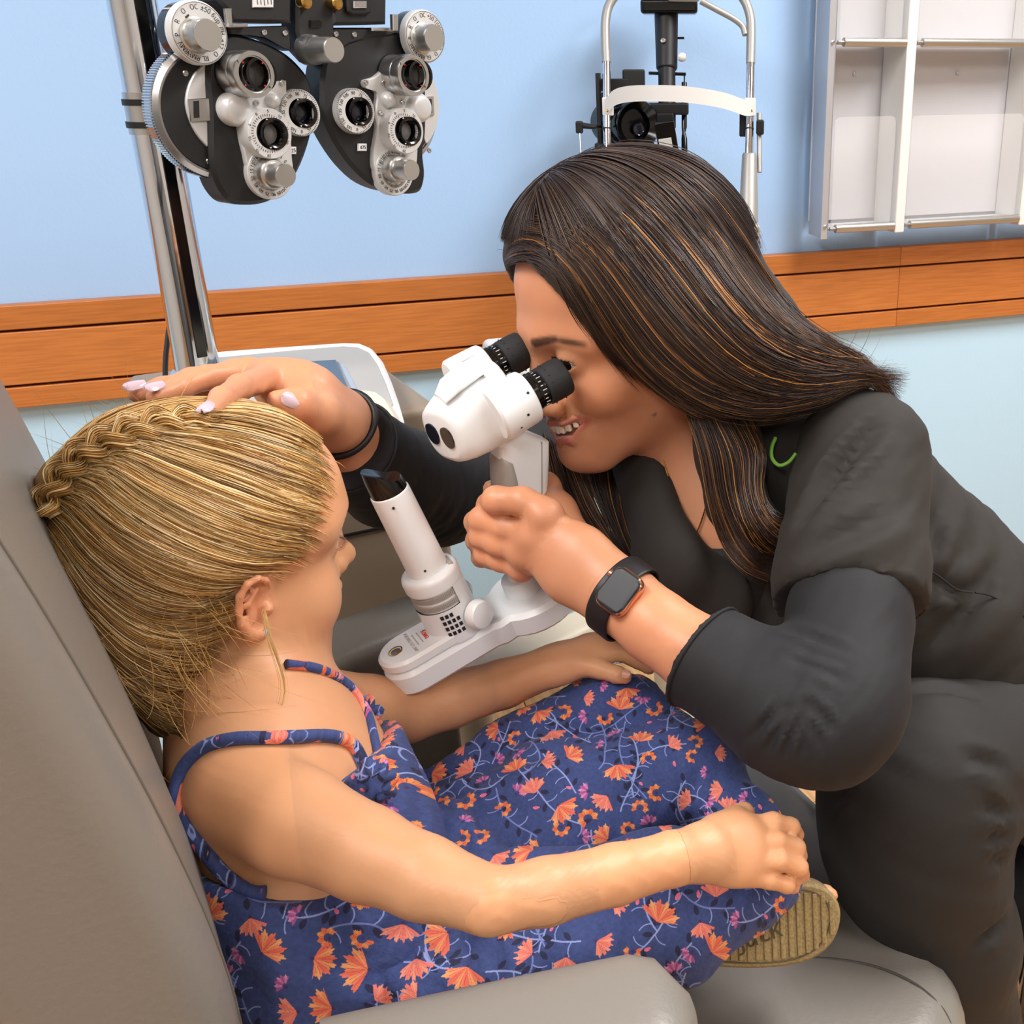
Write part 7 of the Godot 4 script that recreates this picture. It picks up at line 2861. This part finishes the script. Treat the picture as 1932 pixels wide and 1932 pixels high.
func child_dress(o: Node3D, skin: Field) -> void:
	var m := mat(Color(1, 1, 1), 0.8)
	m.albedo_texture = floral()
	m.rim_enabled = true
	m.rim = 0.15
	m = bump(m, noise_tex(0.25, 47, 2, Color.BLACK, Color.WHITE, 512, 3.0), 0.15)
	M.floral = m
	# bodice
	var f := Field.new()
	child_torso(f, 0.0045)
	f.flat(at(520, 1450, 0.80), at(590, 1640, 0.79), 0.094, 0.096, gdir(1, 0.1, 0.1), 0.80, 0.05)
	var p1 := at(692, 1446, 0.735)
	var p2 := at(692, 1386, 0.86)
	var p3 := at(318, 1590, 0.82)
	var nn := (p2 - p1).cross(p3 - p1).normalized()
	if nn.y < 0: nn = -nn
	f.cut(p1, nn, 0.002)
	f.egg(at(455, 1530, 0.66), Vector3(0.062, 0.052, 0.075), Basis(), 0.004, true)
	f.cap(at(455, 1520, 0.70), at(640, 1595, 0.675), 0.048, 0.046, 0.004, true)
	var s := body_mesh(f, 0.0042)
	folds(s, gdir(0.5, 0.0, 0.8), 60.0, 0.005, [[at(800, 1620, 0.76), 0.08], [at(640, 1830, 0.70), 0.15]], 22)
	dress_uv(s)
	put("dress_bodice", s.mesh(), m, o)
	# skirt over the crossed legs
	f = Field.new()
	f.kdef = 0.04
	f.cap(at(650, 1760, 0.79), at(850, 1640, 0.88), 0.088, 0.060, 0.04)
	chain(f, [[850, 1560, 0.93, 110], [1000, 1440, 0.98, 90], [1140, 1350, 1.015, 66], [1190, 1342, 1.02, 58]], 0.03)
	chain(f, [[900, 1660, 0.86, 120], [1080, 1560, 0.92, 120], [1290, 1470, 0.955, 112]], 0.04)
	chain(f, [[760, 1790, 0.78, 110], [1050, 1735, 0.79, 105], [1250, 1680, 0.81, 95], [1400, 1650, 0.825, 80], [1440, 1650, 0.83, 70]], 0.03)
	chain(f, [[1190, 1342, 1.02, 56], [1320, 1460, 0.96, 60], [1410, 1560, 0.90, 56], [1440, 1640, 0.84, 62]], 0.02)
	# drape down to the seat on the near side
	chain(f, [[560, 1870, 0.73, 85], [800, 1880, 0.73, 85], [1100, 1830, 0.755, 62], [1290, 1780, 0.79, 44], [1400, 1720, 0.82, 40]], 0.025)
	f.cap(at(1310, 1800, 0.79), at(1290, 1838, 0.80), 0.012, 0.008, 0.02)
	f.cut(Vector3(0, SEAT_Y + 0.006, 0), Vector3.DOWN, 0.002)
	s = body_mesh(f, 0.0046)
	folds(s, gdir(0.25, -0.55, 0.75), 34.0, 0.016, [[at(900, 1560, 0.86), 0.16], [at(1000, 1420, 0.95), 0.10], [at(800, 1830, 0.70), 0.2], [at(1250, 1500, 0.9), 0.1]], 25)
	folds(s, gdir(0.8, 0.3, -0.5), 80.0, 0.0065, [[at(780, 1800, 0.72), 0.2], [at(850, 1600, 0.84), 0.1]], 26)
	dress_uv(s)
	put("dress_skirt", s.mesh(), m, o)
	# gathered hem and straps
	var strap := func(pts: Array, w: float) -> void:
		var mb := MB.new()
		var cc := spline(pts, 10)
		var uvs := []
		mb.tube(cc, w, 10)
		for i in mb.v.size():
			var p := mb.v[i] - CO
			mb.uv.append(Vector2(p.dot(gdir(1, 0, 0)), p.y - p.dot(gdir(0, 1, 0)) * 0.7) / 0.27)
		put("shoulder_strap", mb.mesh(60), m, o)
	strap.call(lay(skin, [[500, 1684], [470, 1682], [425, 1652], [385, 1606], [352, 1560], [335, 1520], [334, 1480], [350, 1442], [388, 1408], [440, 1394], [500, 1392], [560, 1390], [620, 1388], [662, 1402], [685, 1440], [700, 1480]], 0.79, 0.0040), 0.0046)
	strap.call(lay(skin, [[540, 1253], [585, 1258], [622, 1270], [652, 1288], [676, 1314], [694, 1348], [704, 1385], [714, 1430]], 0.88, 0.003), 0.0036)
	# ruffle where the strap meets the front
	for q in [[712, 1470, 0.735], [690, 1345, 0.868]]:
		var mb := MB.new()
		var c := at(q[0], q[1], q[2])
		var ring := []
		for i in 60:
			var a := TAU * i / 60
			var r := 0.010 + 0.0022 * sin(a * 7.0)
			ring.append(c + gdir(cos(a) * r, sin(a * 7.0) * 0.003 - 0.004, sin(a) * r * 1.3))
		ring.append(ring[0])
		mb.tube(ring, 0.0035, 8, false)
		for i in mb.v.size():
			var p := mb.v[i] - CO
			mb.uv.append(Vector2(p.dot(gdir(1, 0, 0)), p.y) / 0.27)
		put("strap_ruffle", mb.mesh(60), m, o)
	sandal(o)

# ---------------------------------------------------------------- sandal
func sandal(o: Node3D) -> void:
	# sole seen from below: outline in the picture laid on a plane leaning back
	var c := at(1440, 1745, 0.845)
	var nrm := gdir(0.15, -0.80, 0.35).normalized()
	var out2 := []
	for q in [[1310, 1752], [1340, 1710], [1400, 1688], [1470, 1672], [1530, 1668], [1566, 1682], [1584, 1708], [1586, 1740], [1574, 1775], [1548, 1802], [1505, 1820], [1440, 1828], [1360, 1826], [1315, 1815], [1295, 1785]]:
		out2.append(onp(q[0], q[1], c, nrm))
	out2 = spline(out2, 3, true)
	var x := (onp(1540, 1740, c, nrm) - onp(1340, 1760, c, nrm)).normalized()
	var y := nrm.cross(x).normalized()
	var poly := PackedVector2Array()
	for p in out2:
		poly.append(Vector2((p - c).dot(x), (p - c).dot(y)))
	var sd := Node3D.new()
	sd.name = "sandal"
	o.add_child(sd)
	sd.set_meta("label", "worn tan sandal with a ridged sole")
	var sole := mat(Color(0.62, 0.55, 0.40), 0.75)
	sole = bump(tri(sole, Vector3.ONE * 30.0), noise_tex(0.1, 55, 3, Color.BLACK, Color.WHITE, 256, 3.0), 0.3)
	sole.albedo_texture = noise_tex(0.02, 56, 4, Color(0.78, 0.74, 0.66), Color(1.08, 1.06, 1.0), 512)
	var mb := MB.new()
	mb.prism(poly, 0.012, Transform3D(Basis(x, y, nrm), c - nrm * 0.012), 0.0022)
	put("sole", mb.mesh(), sole, sd)
	# ridges across the sole
	var lo := 1e9
	var hi := -1e9
	for p in poly:
		lo = minf(lo, p.x); hi = maxf(hi, p.x)
	var xx := lo + 0.009
	while xx < hi - 0.006:
		var yl := 1e9
		var yh := -1e9
		for i in poly.size():
			var a := poly[i]
			var b := poly[(i + 1) % poly.size()]
			if (a.x - xx) * (b.x - xx) <= 0.0 and absf(a.x - b.x) > 1e-7:
				var t := (xx - a.x) / (b.x - a.x)
				var v := lerpf(a.y, b.y, t)
				yl = minf(yl, v); yh = maxf(yh, v)
		if yh - yl > 0.016:
			mb = MB.new()
			mb.sbox(Transform3D(Basis(x, y, nrm), c + x * xx + y * ((yl + yh) / 2) + nrm * 0.0004), Vector3(0.0040, yh - yl - 0.013, 0.0020), 0.0009, 2)
			put("sole_ridge", mb.mesh(), sole, sd)
		xx += 0.0066
	mb = MB.new()
	var ins := PackedVector2Array()
	for p in poly: ins.append(p * 0.86)
	var ring := []
	for p in ins: ring.append(c + x * p.x + y * p.y + nrm * 0.0006)
	ring.append(ring[0])
	mb.tube(ring, 0.0007, 5, false)
	put("sole_groove", mb.mesh(), mat(Color(0.36, 0.31, 0.22), 0.8), sd)
	mb = MB.new()
	text_soup(mb, "Jack", 0.020, 0.0008, Transform3D(Basis(x, y, nrm) * Basis(Vector3.BACK, 0.25), onp(1432, 1762, c, nrm) + nrm * 0.0014))
	put("sole_lettering", mb.mesh(), mat(Color(0.30, 0.25, 0.17), 0.8), sd)
	# cork upper and strap
	mb = MB.new()
	mb.prism(poly, 0.010, Transform3D(Basis(x, y, nrm), c - nrm * 0.0215), 0.002)
	put("footbed", mb.mesh(), mat(Color(0.50, 0.40, 0.30), 0.85), sd)
	mb = MB.new()
	mb.tube(spline([onp(1480, 1672, c - nrm * 0.012, nrm), onp(1500, 1660, c - nrm * 0.03, nrm), onp(1520, 1664, c - nrm * 0.012, nrm)], 6), 0.004, 8)
	put("strap", mb.mesh(), mat(Color(0.82, 0.68, 0.66), 0.4), sd)
	# toes peeping over the rim and the foot inside
	var f := Field.new()
	chain(f, [[1300, 1745, 0.872, 40], [1420, 1720, 0.872, 40], [1520, 1700, 0.872, 34]], 0.02)
	chain(f, [[1530, 1692, 0.872, 20], [1558, 1686, 0.872, 14], [1570, 1690, 0.87, 11]], 0.006)
	chain(f, [[1535, 1715, 0.872, 18], [1565, 1715, 0.872, 11]], 0.006)
	chain(f, [[1300, 1745, 0.872, 38], [1180, 1700, 0.88, 46]], 0.02)
	var s := body_mesh(f, 0.003)
	tint(s, lin(218, 160, 118), [], 12)
	put("foot", s.mesh(), skin_material(Color.WHITE), o)

# ---------------------------------------------------------------- blonde hair
func child_hair(o: Node3D, skin: Field) -> void:
	KH = Field.new()
	var f := KH
	var b := KX.basis
	f.egg(KX * Vector3(0, 0.024, -0.014), Vector3(0.0735, 0.0690, 0.0895), b, 0.02)
	f.egg(KX * Vector3(0, 0.030, 0.022), Vector3(0.062, 0.052, 0.056), b, 0.02)
	f.egg(KX * Vector3(0, -0.03, -0.05), Vector3(0.052, 0.055, 0.045), b, 0.03)
	# gathered mass at the back of the head
	chain(f, [[330, 838, 0.79, 60], [235, 868, 0.775, 68], [155, 930, 0.755, 66], [125, 1005, 0.745, 60]], 0.02)
	f.cap(at(200, 1080, 0.745), at(300, 1250, 0.765), 0.036, 0.030, 0.03)
	f.cap(at(300, 1250, 0.765), at(322, 1345, 0.775), 0.028, 0.018, 0.02)
	# keep the face and the ear clear
	f.egg(KX * Vector3(0, -0.040, 0.090), Vector3(0.078, 0.106, 0.062), b, 0.006, true)
	f.egg(KX * Vector3(0, -0.070, 0.030), Vector3(0.085, 0.060, 0.045), b, 0.010, true)
	for s: float in [-1.0, 1.0]:
		f.egg(KX * mir(Vector3(0.074, -0.022, 0.006), s), Vector3(0.020, 0.034, 0.026), b, 0.006, true)
	var s := body_mesh(f, 0.0042)
	put("hair", s.mesh(), M.hairlight_base, o)
	var rng := RandomNumberGenerator.new()
	rng.seed = 12
	var st := Strands.new()
	var cols := [lin(218, 176, 108), lin(196, 150, 84), lin(232, 198, 138), lin(168, 124, 66), lin(242, 216, 168), lin(206, 162, 94), lin(146, 106, 58)]
	var gl := [
		[[590, 820, 0.81], [560, 812, 0.80], [495, 792, 0.79], [420, 782, 0.785], [330, 790, 0.78], [250, 812], [180, 850]],
		[[622, 856], [598, 840], [540, 815], [450, 798], [370, 796], [290, 812], [215, 845]],
		[[640, 895], [616, 876], [560, 852], [470, 828], [380, 818], [290, 824], [200, 858]],
		[[642, 940], [614, 915], [560, 895], [450, 862], [345, 838], [255, 825], [180, 860]],
		[[634, 985], [604, 966], [540, 950], [440, 912], [335, 872], [245, 845], [165, 880]],
		[[614, 1034], [580, 1014], [505, 1002], [405, 965], [305, 918], [220, 872], [150, 895]],
		[[584, 1075], [550, 1056], [465, 1048], [355, 1012], [255, 955], [185, 900], [135, 910]],
		[[545, 1105], [510, 1084], [420, 1090], [310, 1058], [215, 1000], [150, 940], [115, 935]],
		[[468, 1095], [370, 1125], [275, 1105], [185, 1045], [125, 975], [98, 960]],
		[[445, 1150], [350, 1172], [255, 1150], [168, 1085], [112, 1010], [88, 985]],
		[[430, 1215], [340, 1225], [250, 1200], [170, 1130], [115, 1055], [92, 1020]],
		[[395, 1275], [320, 1275], [245, 1245], [178, 1180], [128, 1110], [102, 1060]],
		[[345, 1325], [295, 1312], [240, 1280], [190, 1225], [148, 1160], [118, 1100]],
		[[345, 1390], [312, 1375], [268, 1335], [222, 1280], [175, 1210], [135, 1140]]]
	var lump := FastNoiseLite.new()
	lump.seed = 6
	lump.frequency = 0.12
	var gs := []
	for g in gl:
		gs.append(guide(KH, g, 0.785, 0.0008, 14, skin))
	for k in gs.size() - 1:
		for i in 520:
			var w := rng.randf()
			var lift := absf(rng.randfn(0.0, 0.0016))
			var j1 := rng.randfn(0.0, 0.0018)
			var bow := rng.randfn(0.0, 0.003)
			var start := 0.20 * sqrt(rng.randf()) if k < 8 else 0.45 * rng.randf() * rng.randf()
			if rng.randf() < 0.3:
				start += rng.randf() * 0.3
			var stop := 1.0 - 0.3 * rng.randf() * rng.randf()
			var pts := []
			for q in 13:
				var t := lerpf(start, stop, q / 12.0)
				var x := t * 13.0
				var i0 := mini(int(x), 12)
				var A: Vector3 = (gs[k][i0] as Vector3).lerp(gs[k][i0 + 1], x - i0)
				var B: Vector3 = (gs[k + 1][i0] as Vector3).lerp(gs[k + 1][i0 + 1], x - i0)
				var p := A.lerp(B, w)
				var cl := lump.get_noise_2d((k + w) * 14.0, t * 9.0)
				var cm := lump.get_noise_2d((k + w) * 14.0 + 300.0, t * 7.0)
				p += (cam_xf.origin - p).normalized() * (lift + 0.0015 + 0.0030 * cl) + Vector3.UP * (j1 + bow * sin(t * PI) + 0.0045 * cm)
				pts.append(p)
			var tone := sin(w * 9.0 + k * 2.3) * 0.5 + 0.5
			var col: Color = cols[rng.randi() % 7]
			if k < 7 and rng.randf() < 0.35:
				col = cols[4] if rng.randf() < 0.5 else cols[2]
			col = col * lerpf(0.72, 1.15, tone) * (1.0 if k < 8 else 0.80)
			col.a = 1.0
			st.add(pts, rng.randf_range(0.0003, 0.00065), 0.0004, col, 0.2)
	# the crown and the far side, combed back from the brow to the braid
	var top := []
	for k in 15:
		var xx := lerpf(-0.066, 0.066, k / 14.0)
		var g := []
		for i in 9:
			var t := i / 8.0
			var yy := 0.12 if absf(xx) < 0.05 else 0.10
			var p := KX * Vector3(xx * (1.0 - 0.75 * t) * (1.0 + 0.25 * sin(t * PI)), lerpf(yy - 0.05 + 0.05 * sin(minf(t * 3.0, 1.0) * PI / 2), 0.06, t * t), lerpf(0.072 - 0.034 * pow(absf(xx) / 0.066, 2.0), -0.10, t))
			p = KH.settle(p, 0.0008, 8)
			if absf(KH.value(p)) < 0.003:
				g.append(p)
		top.append(resample(spline(g, 4), 14))
	for k in 14:
		for i in 260:
			var w := rng.randf()
			var lift := absf(rng.randfn(0.0, 0.0015))
			var start := rng.randf() * rng.randf() * 0.3
			var pts := []
			for q in 13:
				var t := lerpf(start, 1.0, q / 12.0)
				var x := t * 13.0
				var i0 := mini(int(x), 12)
				var A: Vector3 = (top[k][i0] as Vector3).lerp(top[k][i0 + 1], x - i0)
				var B: Vector3 = (top[k + 1][i0] as Vector3).lerp(top[k + 1][i0 + 1], x - i0)
				var p := A.lerp(B, w)
				pts.append(p + (p - KX.origin).normalized() * (lift + 0.0006))
			st.add(pts, rng.randf_range(0.0004, 0.0008), 0.0005, cols[rng.randi() % 7], 0.15)
	# fine baby hair at the temple and round the ear
	for i in 700:
		var a := Vector2(rng.randf_range(520, 622), rng.randf_range(840, 1060))
		if a.x + (a.y - 840.0) * 0.25 > 650: continue
		var p := at(a.x, a.y, 0.8)
		p = KH.settle(p, 0.001, 4)
		var seen := cam_xf.affine_inverse() * p
		if absf(KH.value(p)) > 0.004 or PCX + seen.x / -seen.z * FPX > 600.0:
			continue
		var d := gdir(rng.randf_range(-0.2, 0.45), 0.1, rng.randf_range(-1.0, -0.1)).normalized()
		var L := rng.randf_range(0.012, 0.04)
		var bend := gdir(rng.randf_range(-0.9, -0.2), -0.15, -0.2)
		var pts := []
		for q in 7:
			var u := q / 6.0
			pts.append(p + d * L * u + bend * L * u * u * 0.6 + (cam_xf.origin - p).normalized() * 0.001)
		st.add(pts, 0.00032, 0.00025, cols[[2, 4, 2, 0][rng.randi() % 4]])
	# wisps at the nape and flyaways over the outline
	for i in 470:
		var p: Vector3
		var d: Vector3
		if i < 290:
			p = at(rng.randf_range(140, 400), rng.randf_range(1080, 1330), 0.735 + rng.randfn(0, 0.010))
			d = gdir(rng.randf_range(-0.3, 0.7), rng.randfn(-0.2, 0.2), rng.randf_range(-1.0, 0.1)).normalized()
		else:
			var t := rng.randf()
			p = at(lerpf(90, 330, t) + rng.randfn(0, 8), lerpf(980, 785, pow(t, 0.7)) + rng.randf_range(0, 25), 0.77)
			d = gdir(rng.randfn(-0.5, 0.4), rng.randfn(0, 0.3), rng.randfn(0.3, 0.5)).normalized()
		var L := rng.randf_range(0.012, 0.05) * (1.2 if i < 290 else 1.0)
		var bend := gdir(rng.randfn(0.3, 0.6), rng.randfn(0, 0.3), rng.randfn(0, 0.5))
		var pts := []
		for q in 8:
			var u := q / 7.0
			pts.append(p + d * L * u + bend * L * u * u * 0.8)
		st.add(pts, 0.00024, 0.00018, cols[[0, 1, 3, 5, 6, 1][rng.randi() % 6]])
	# one long loose lock in front of the ear
	for i in 16:
		var j := rng.randfn(0, 2.0)
		var k2 := rng.randfn(0, 7.0)
		var pts := []
		for q in [[497, 1150, 0.735], [510, 1205, 0.732], [530, 1260, 0.735], [538, 1300, 0.737], [528, 1340, 0.737], [500, 1365, 0.737], [450, 1382, 0.74], [405, 1380, 0.745]]:
			pts.append(at(q[0] + j + k2 * (q[1] - 1150.0) / 230.0, q[1] + rng.randfn(0, 1.0), q[2]))
		st.add(resample(spline(pts, 5), 16).slice(0, rng.randi_range(6, 16)), 0.0002, 0.00015, cols[[0, 2, 1][rng.randi() % 3]])
	var hs := put("hair_strands", st.mesh(), M.hairlight, o)
	hs.set_meta("kind", "stuff")
	# braid along the top: three plaited bundles
	var path := guide(KH, [[420, 800], [360, 800], [300, 808], [235, 828], [170, 860], [120, 912], [95, 968]], 0.775, 0.004, 60)
	for k in 3:
		var bs := Strands.new()
		for n in 90:
			var off := Vector2(rng.randfn(0, 0.0030), rng.randfn(0, 0.0024))
			var pts := []
			for i in 60:
				var t := i / 59.0
				var d: Vector3 = (path[mini(i + 1, 59)] - path[maxi(i - 1, 0)]).normalized()
				var outv: Vector3 = (path[i] - KX * Vector3(0, 0.0, -0.01)).normalized()
				var sd: Vector3 = d.cross(outv).normalized()
				var a := t * TAU * 2.6 + k * TAU / 3.0
				var r := 0.0095 * (0.35 + 0.65 * sin(minf(t * 3.0, 1.0) * PI / 2))
				pts.append(path[i] + sd * (cos(a) * r + off.x) + outv * (sin(a * 2.0) * r * 0.42 + off.y + 0.003))
			var col: Color = cols[rng.randi() % 6]
			bs.add(pts, 0.0005, 0.0005, col, 0.05)
		var br := put("braid_strand", bs.mesh(), M.hairlight, o)
		br.set_meta("kind", "stuff")

# ================================================================ worn things
# a closed loop round a limb: cross-section of the skin in the plane through c across ax, lifted a little
func limb_loop(f: Field, c: Vector3, ax: Vector3, lift: float, n: int) -> Array:
	var fr := along(c, ax)
	var out := []
	for i in n:
		var a := TAU * i / n
		var d := fr.basis.x * cos(a) + fr.basis.z * sin(a)
		var t := 0.01
		for k in 40:
			var v := f.value(c + d * t)
			if v > lift:
				break
			t += 0.0012
		out.append(c + d * t)
	# smooth the ring
	for r in 3:
		var sm := []
		for i in n:
			sm.append((out[(i - 1 + n) % n] + out[i] * 2.0 + out[(i + 1) % n]) / 4.0)
		out = sm
	return out

func worn() -> void:
	var fore := Field.new()
	chain(fore, [[1480, 1330, 0.79, 90], [1330, 1245, 0.815, 77], [1235, 1180, 0.83, 69], [1165, 1125, 0.85, 58]], 0.006)
	fore.flat(at(1168, 1122, 0.85), at(1085, 1068, 0.865), pr(60, 0.85), pr(66, 0.865), gdir(-0.35, -0.85, 0.35), 0.66, 0.02)
	var ax := (at(1235, 1180, 0.83) - at(1110, 1085, 0.86)).normalized()
	var c := at(1172, 1130, 0.846)
	var o := thing("wristwatch", "square black smart watch with a rose gold case on the woman's wrist", "watch", c)
	var loop := limb_loop(fore, c, ax, 0.0012, 48)
	var mb := MB.new()
	var w := 0.0105
	var rows := []
	for k in [[-w, 0.0], [-w, 0.0016], [-w + 0.0015, 0.0024], [w - 0.0015, 0.0024], [w, 0.0016], [w, 0.0]]:
		var row := []
		for p in loop:
			row.append(p + ax * k[0] + (p - c).normalized() * k[1])
		rows.append(row)
	for i in rows.size() - 1:
		for j in 48:
			var q := (j + 1) % 48
			mb.quad(rows[i][j], rows[i][q], rows[i + 1][q], rows[i + 1][j])
	put("strap", mb.mesh(50), mat(Color(0.06, 0.055, 0.06), 0.5), o)
	# case sits where the strap faces the viewer
	var best := Vector3.ZERO
	var view := (cam_xf.origin - c).normalized()
	var bd := -1.0
	var want := (view + gdir(-0.02, 0, 0.02)).normalized()
	for p in loop:
		var d: float = (p - c).normalized().dot(want)
		if d > bd:
			bd = d; best = p
	var nrm := (best - c).normalized()
	nrm = (nrm - ax * nrm.dot(ax)).normalized()
	var y := nrm.cross(ax).normalized()
	var cc := onp(1170, 1117, best + nrm * 0.004, nrm)
	var fr := Transform3D(Basis(ax, y, ax.cross(y)), cc)
	if fr.basis.z.dot(nrm) < 0:
		fr.basis = Basis(ax, -y, nrm)
	mb = MB.new()
	mb.prism(rounded_rect(0.0285, 0.0345, 0.0085, 8), 0.0090, Transform3D(fr.basis, cc - nrm * 0.0050), 0.0022)
	var case_ := put("case", mb.mesh(50), mat(Color(0.86, 0.62, 0.50), 0.22, 0.9), o)
	mb = MB.new()
	mb.prism(rounded_rect(0.0262, 0.0322, 0.0078, 8), 0.0022, Transform3D(fr.basis, cc + nrm * 0.0032), 0.0012)
	put("screen", mb.mesh(50), mat(Color(0.16, 0.16, 0.17), 0.35, 0.0, 0.3), o)
	mb = MB.new()
	var side := fr.basis.x * (-1.0 if (cam_xf.affine_inverse().basis * fr.basis.x).x > 0 else 1.0)
	mb.cyl(along(cc + side * 0.0135 + fr.basis.y * (0.007 if fr.basis.y.y > 0 else -0.007) - nrm * 0.0005, side), 0.0031, 0.0030, 0.0034, 0.0005, 24)
	put("crown", mb.mesh(), mat(Color(0.86, 0.62, 0.50), 0.25, 0.9), case_)
	# hair tie on the other wrist
	var far := Field.new()
	chain(far, [[840, 930, 1.12, 62], [740, 890, 1.03, 70], [672, 848, 0.965, 68], [634, 800, 0.93, 52]], 0.006)
	far.flat(at(630, 788, 0.92), at(560, 738, 0.885), pr(62, 0.92), pr(62, 0.885), gdir(0.2, -0.5, 0.8), 0.72, 0.02)
	var c2 := at(637, 803, 0.93)
	var t := thing("hair_tie", "thin black elastic hair tie round the woman's far wrist", "hair tie", c2)
	mb = MB.new()
	var ax2 := (at(690, 858, 0.985) - at(605, 768, 0.905)).normalized()
	loop = limb_loop(far, c2, ax2, 0.0022, 40)
	loop.append(loop[0])
	mb.tube(loop, 0.0030, 10, false)
	put("elastic", mb.mesh(60), M.black_matt, t)
	# necklace
	var sk := Field.new()
	sk.cap(WX * Vector3(0, -0.045, -0.030), at(1330, 900, 1.02), 0.052, 0.050, 0.035)
	sk.cap(at(1330, 900, 1.02), at(1400, 1010, 1.04), 0.050, 0.062, 0.03)
	sk.egg(at(1385, 1010, 1.045), Vector3(0.085, 0.095, 0.085), WX.basis, 0.03)
	var nk := thing("necklace", "fine gold chain with a small pendant at the woman's neckline", "necklace", at(1300, 1040, 0.96))
	var strand := []
	for p in [[1244, 838], [1252, 870], [1262, 905], [1274, 950], [1288, 995], [1301, 1030], [1308, 1018], [1320, 992], [1330, 960], [1338, 920]]:
		var dir := at(p[0], p[1], 1.0) - cam_xf.origin
		var h := sk.hit(cam_xf.origin, dir.normalized(), 0.5, 1.5)
		var d: float = h / dir.length() if h > 0 else 0.97
		strand.append(at(p[0], p[1], d - 0.0018))
	mb = MB.new()
	var fine := spline(strand, 14)
	var rr := []
	for i in fine.size():
		rr.append(0.00055 + 0.00025 * (i % 2))
	mb.tube(fine, rr, 6)
	put("chain", mb.mesh(), M.brass, nk)
	mb = MB.new()
	var pc: Vector3 = strand[5] + Vector3.DOWN * 0.006 + (cam_xf.origin - strand[5]).normalized() * 0.002
	mb.lathe([Vector2(0, -0.0012), Vector2(0.0042, -0.0010), Vector2(0.0054, 0.0), Vector2(0.0042, 0.0010), Vector2(0.003, 0.0006), Vector2(0, 0.0014)], 20, along(pc, (cam_xf.origin - pc).normalized()))
	put("pendant", mb.mesh(), M.brass, nk)

# cream swing arm of the stand, seen between the lamp and the girl's arm
func swing_arm() -> void:
	var a := at(880, 1300, 1.30)
	var b := at(1160, 1150, 1.46)
	var o := thing("swing_arm", "cream horizontal arm of the instrument stand below the hand-held lamp", "arm", Vector3(a.x, 0, a.z))
	var y := (a.y + b.y) / 2
	a.y = y; b.y = y
	var mb := MB.new()
	mb.sbox(frame((a + b) / 2, b - a, Vector3.UP), Vector3((b - a).length() + 0.04, 0.035, 0.055), 0.012, 4)
	put("beam", mb.mesh(60), M.ivory, o)
	mb = MB.new()
	mb.cyl(along(Vector3(a.x, 0.0, a.z), Vector3.UP), 0.03, 0.03, y - 0.015, 0.003, 28)
	put("post", mb.mesh(), M.ivory, o)
var CF: Vector3
var CS: Vector3
func build_all() -> void:
	CF = gdir(0.848, 0.53, 0).normalized()
	CS = gdir(-0.53, 0.848, 0).normalized()
	refraction_head()
	pole()
	console()
	slit_lamp()
	rack()
	chair()
	hand_lamp()
	child()
	woman()
	worn()
	swing_arm()
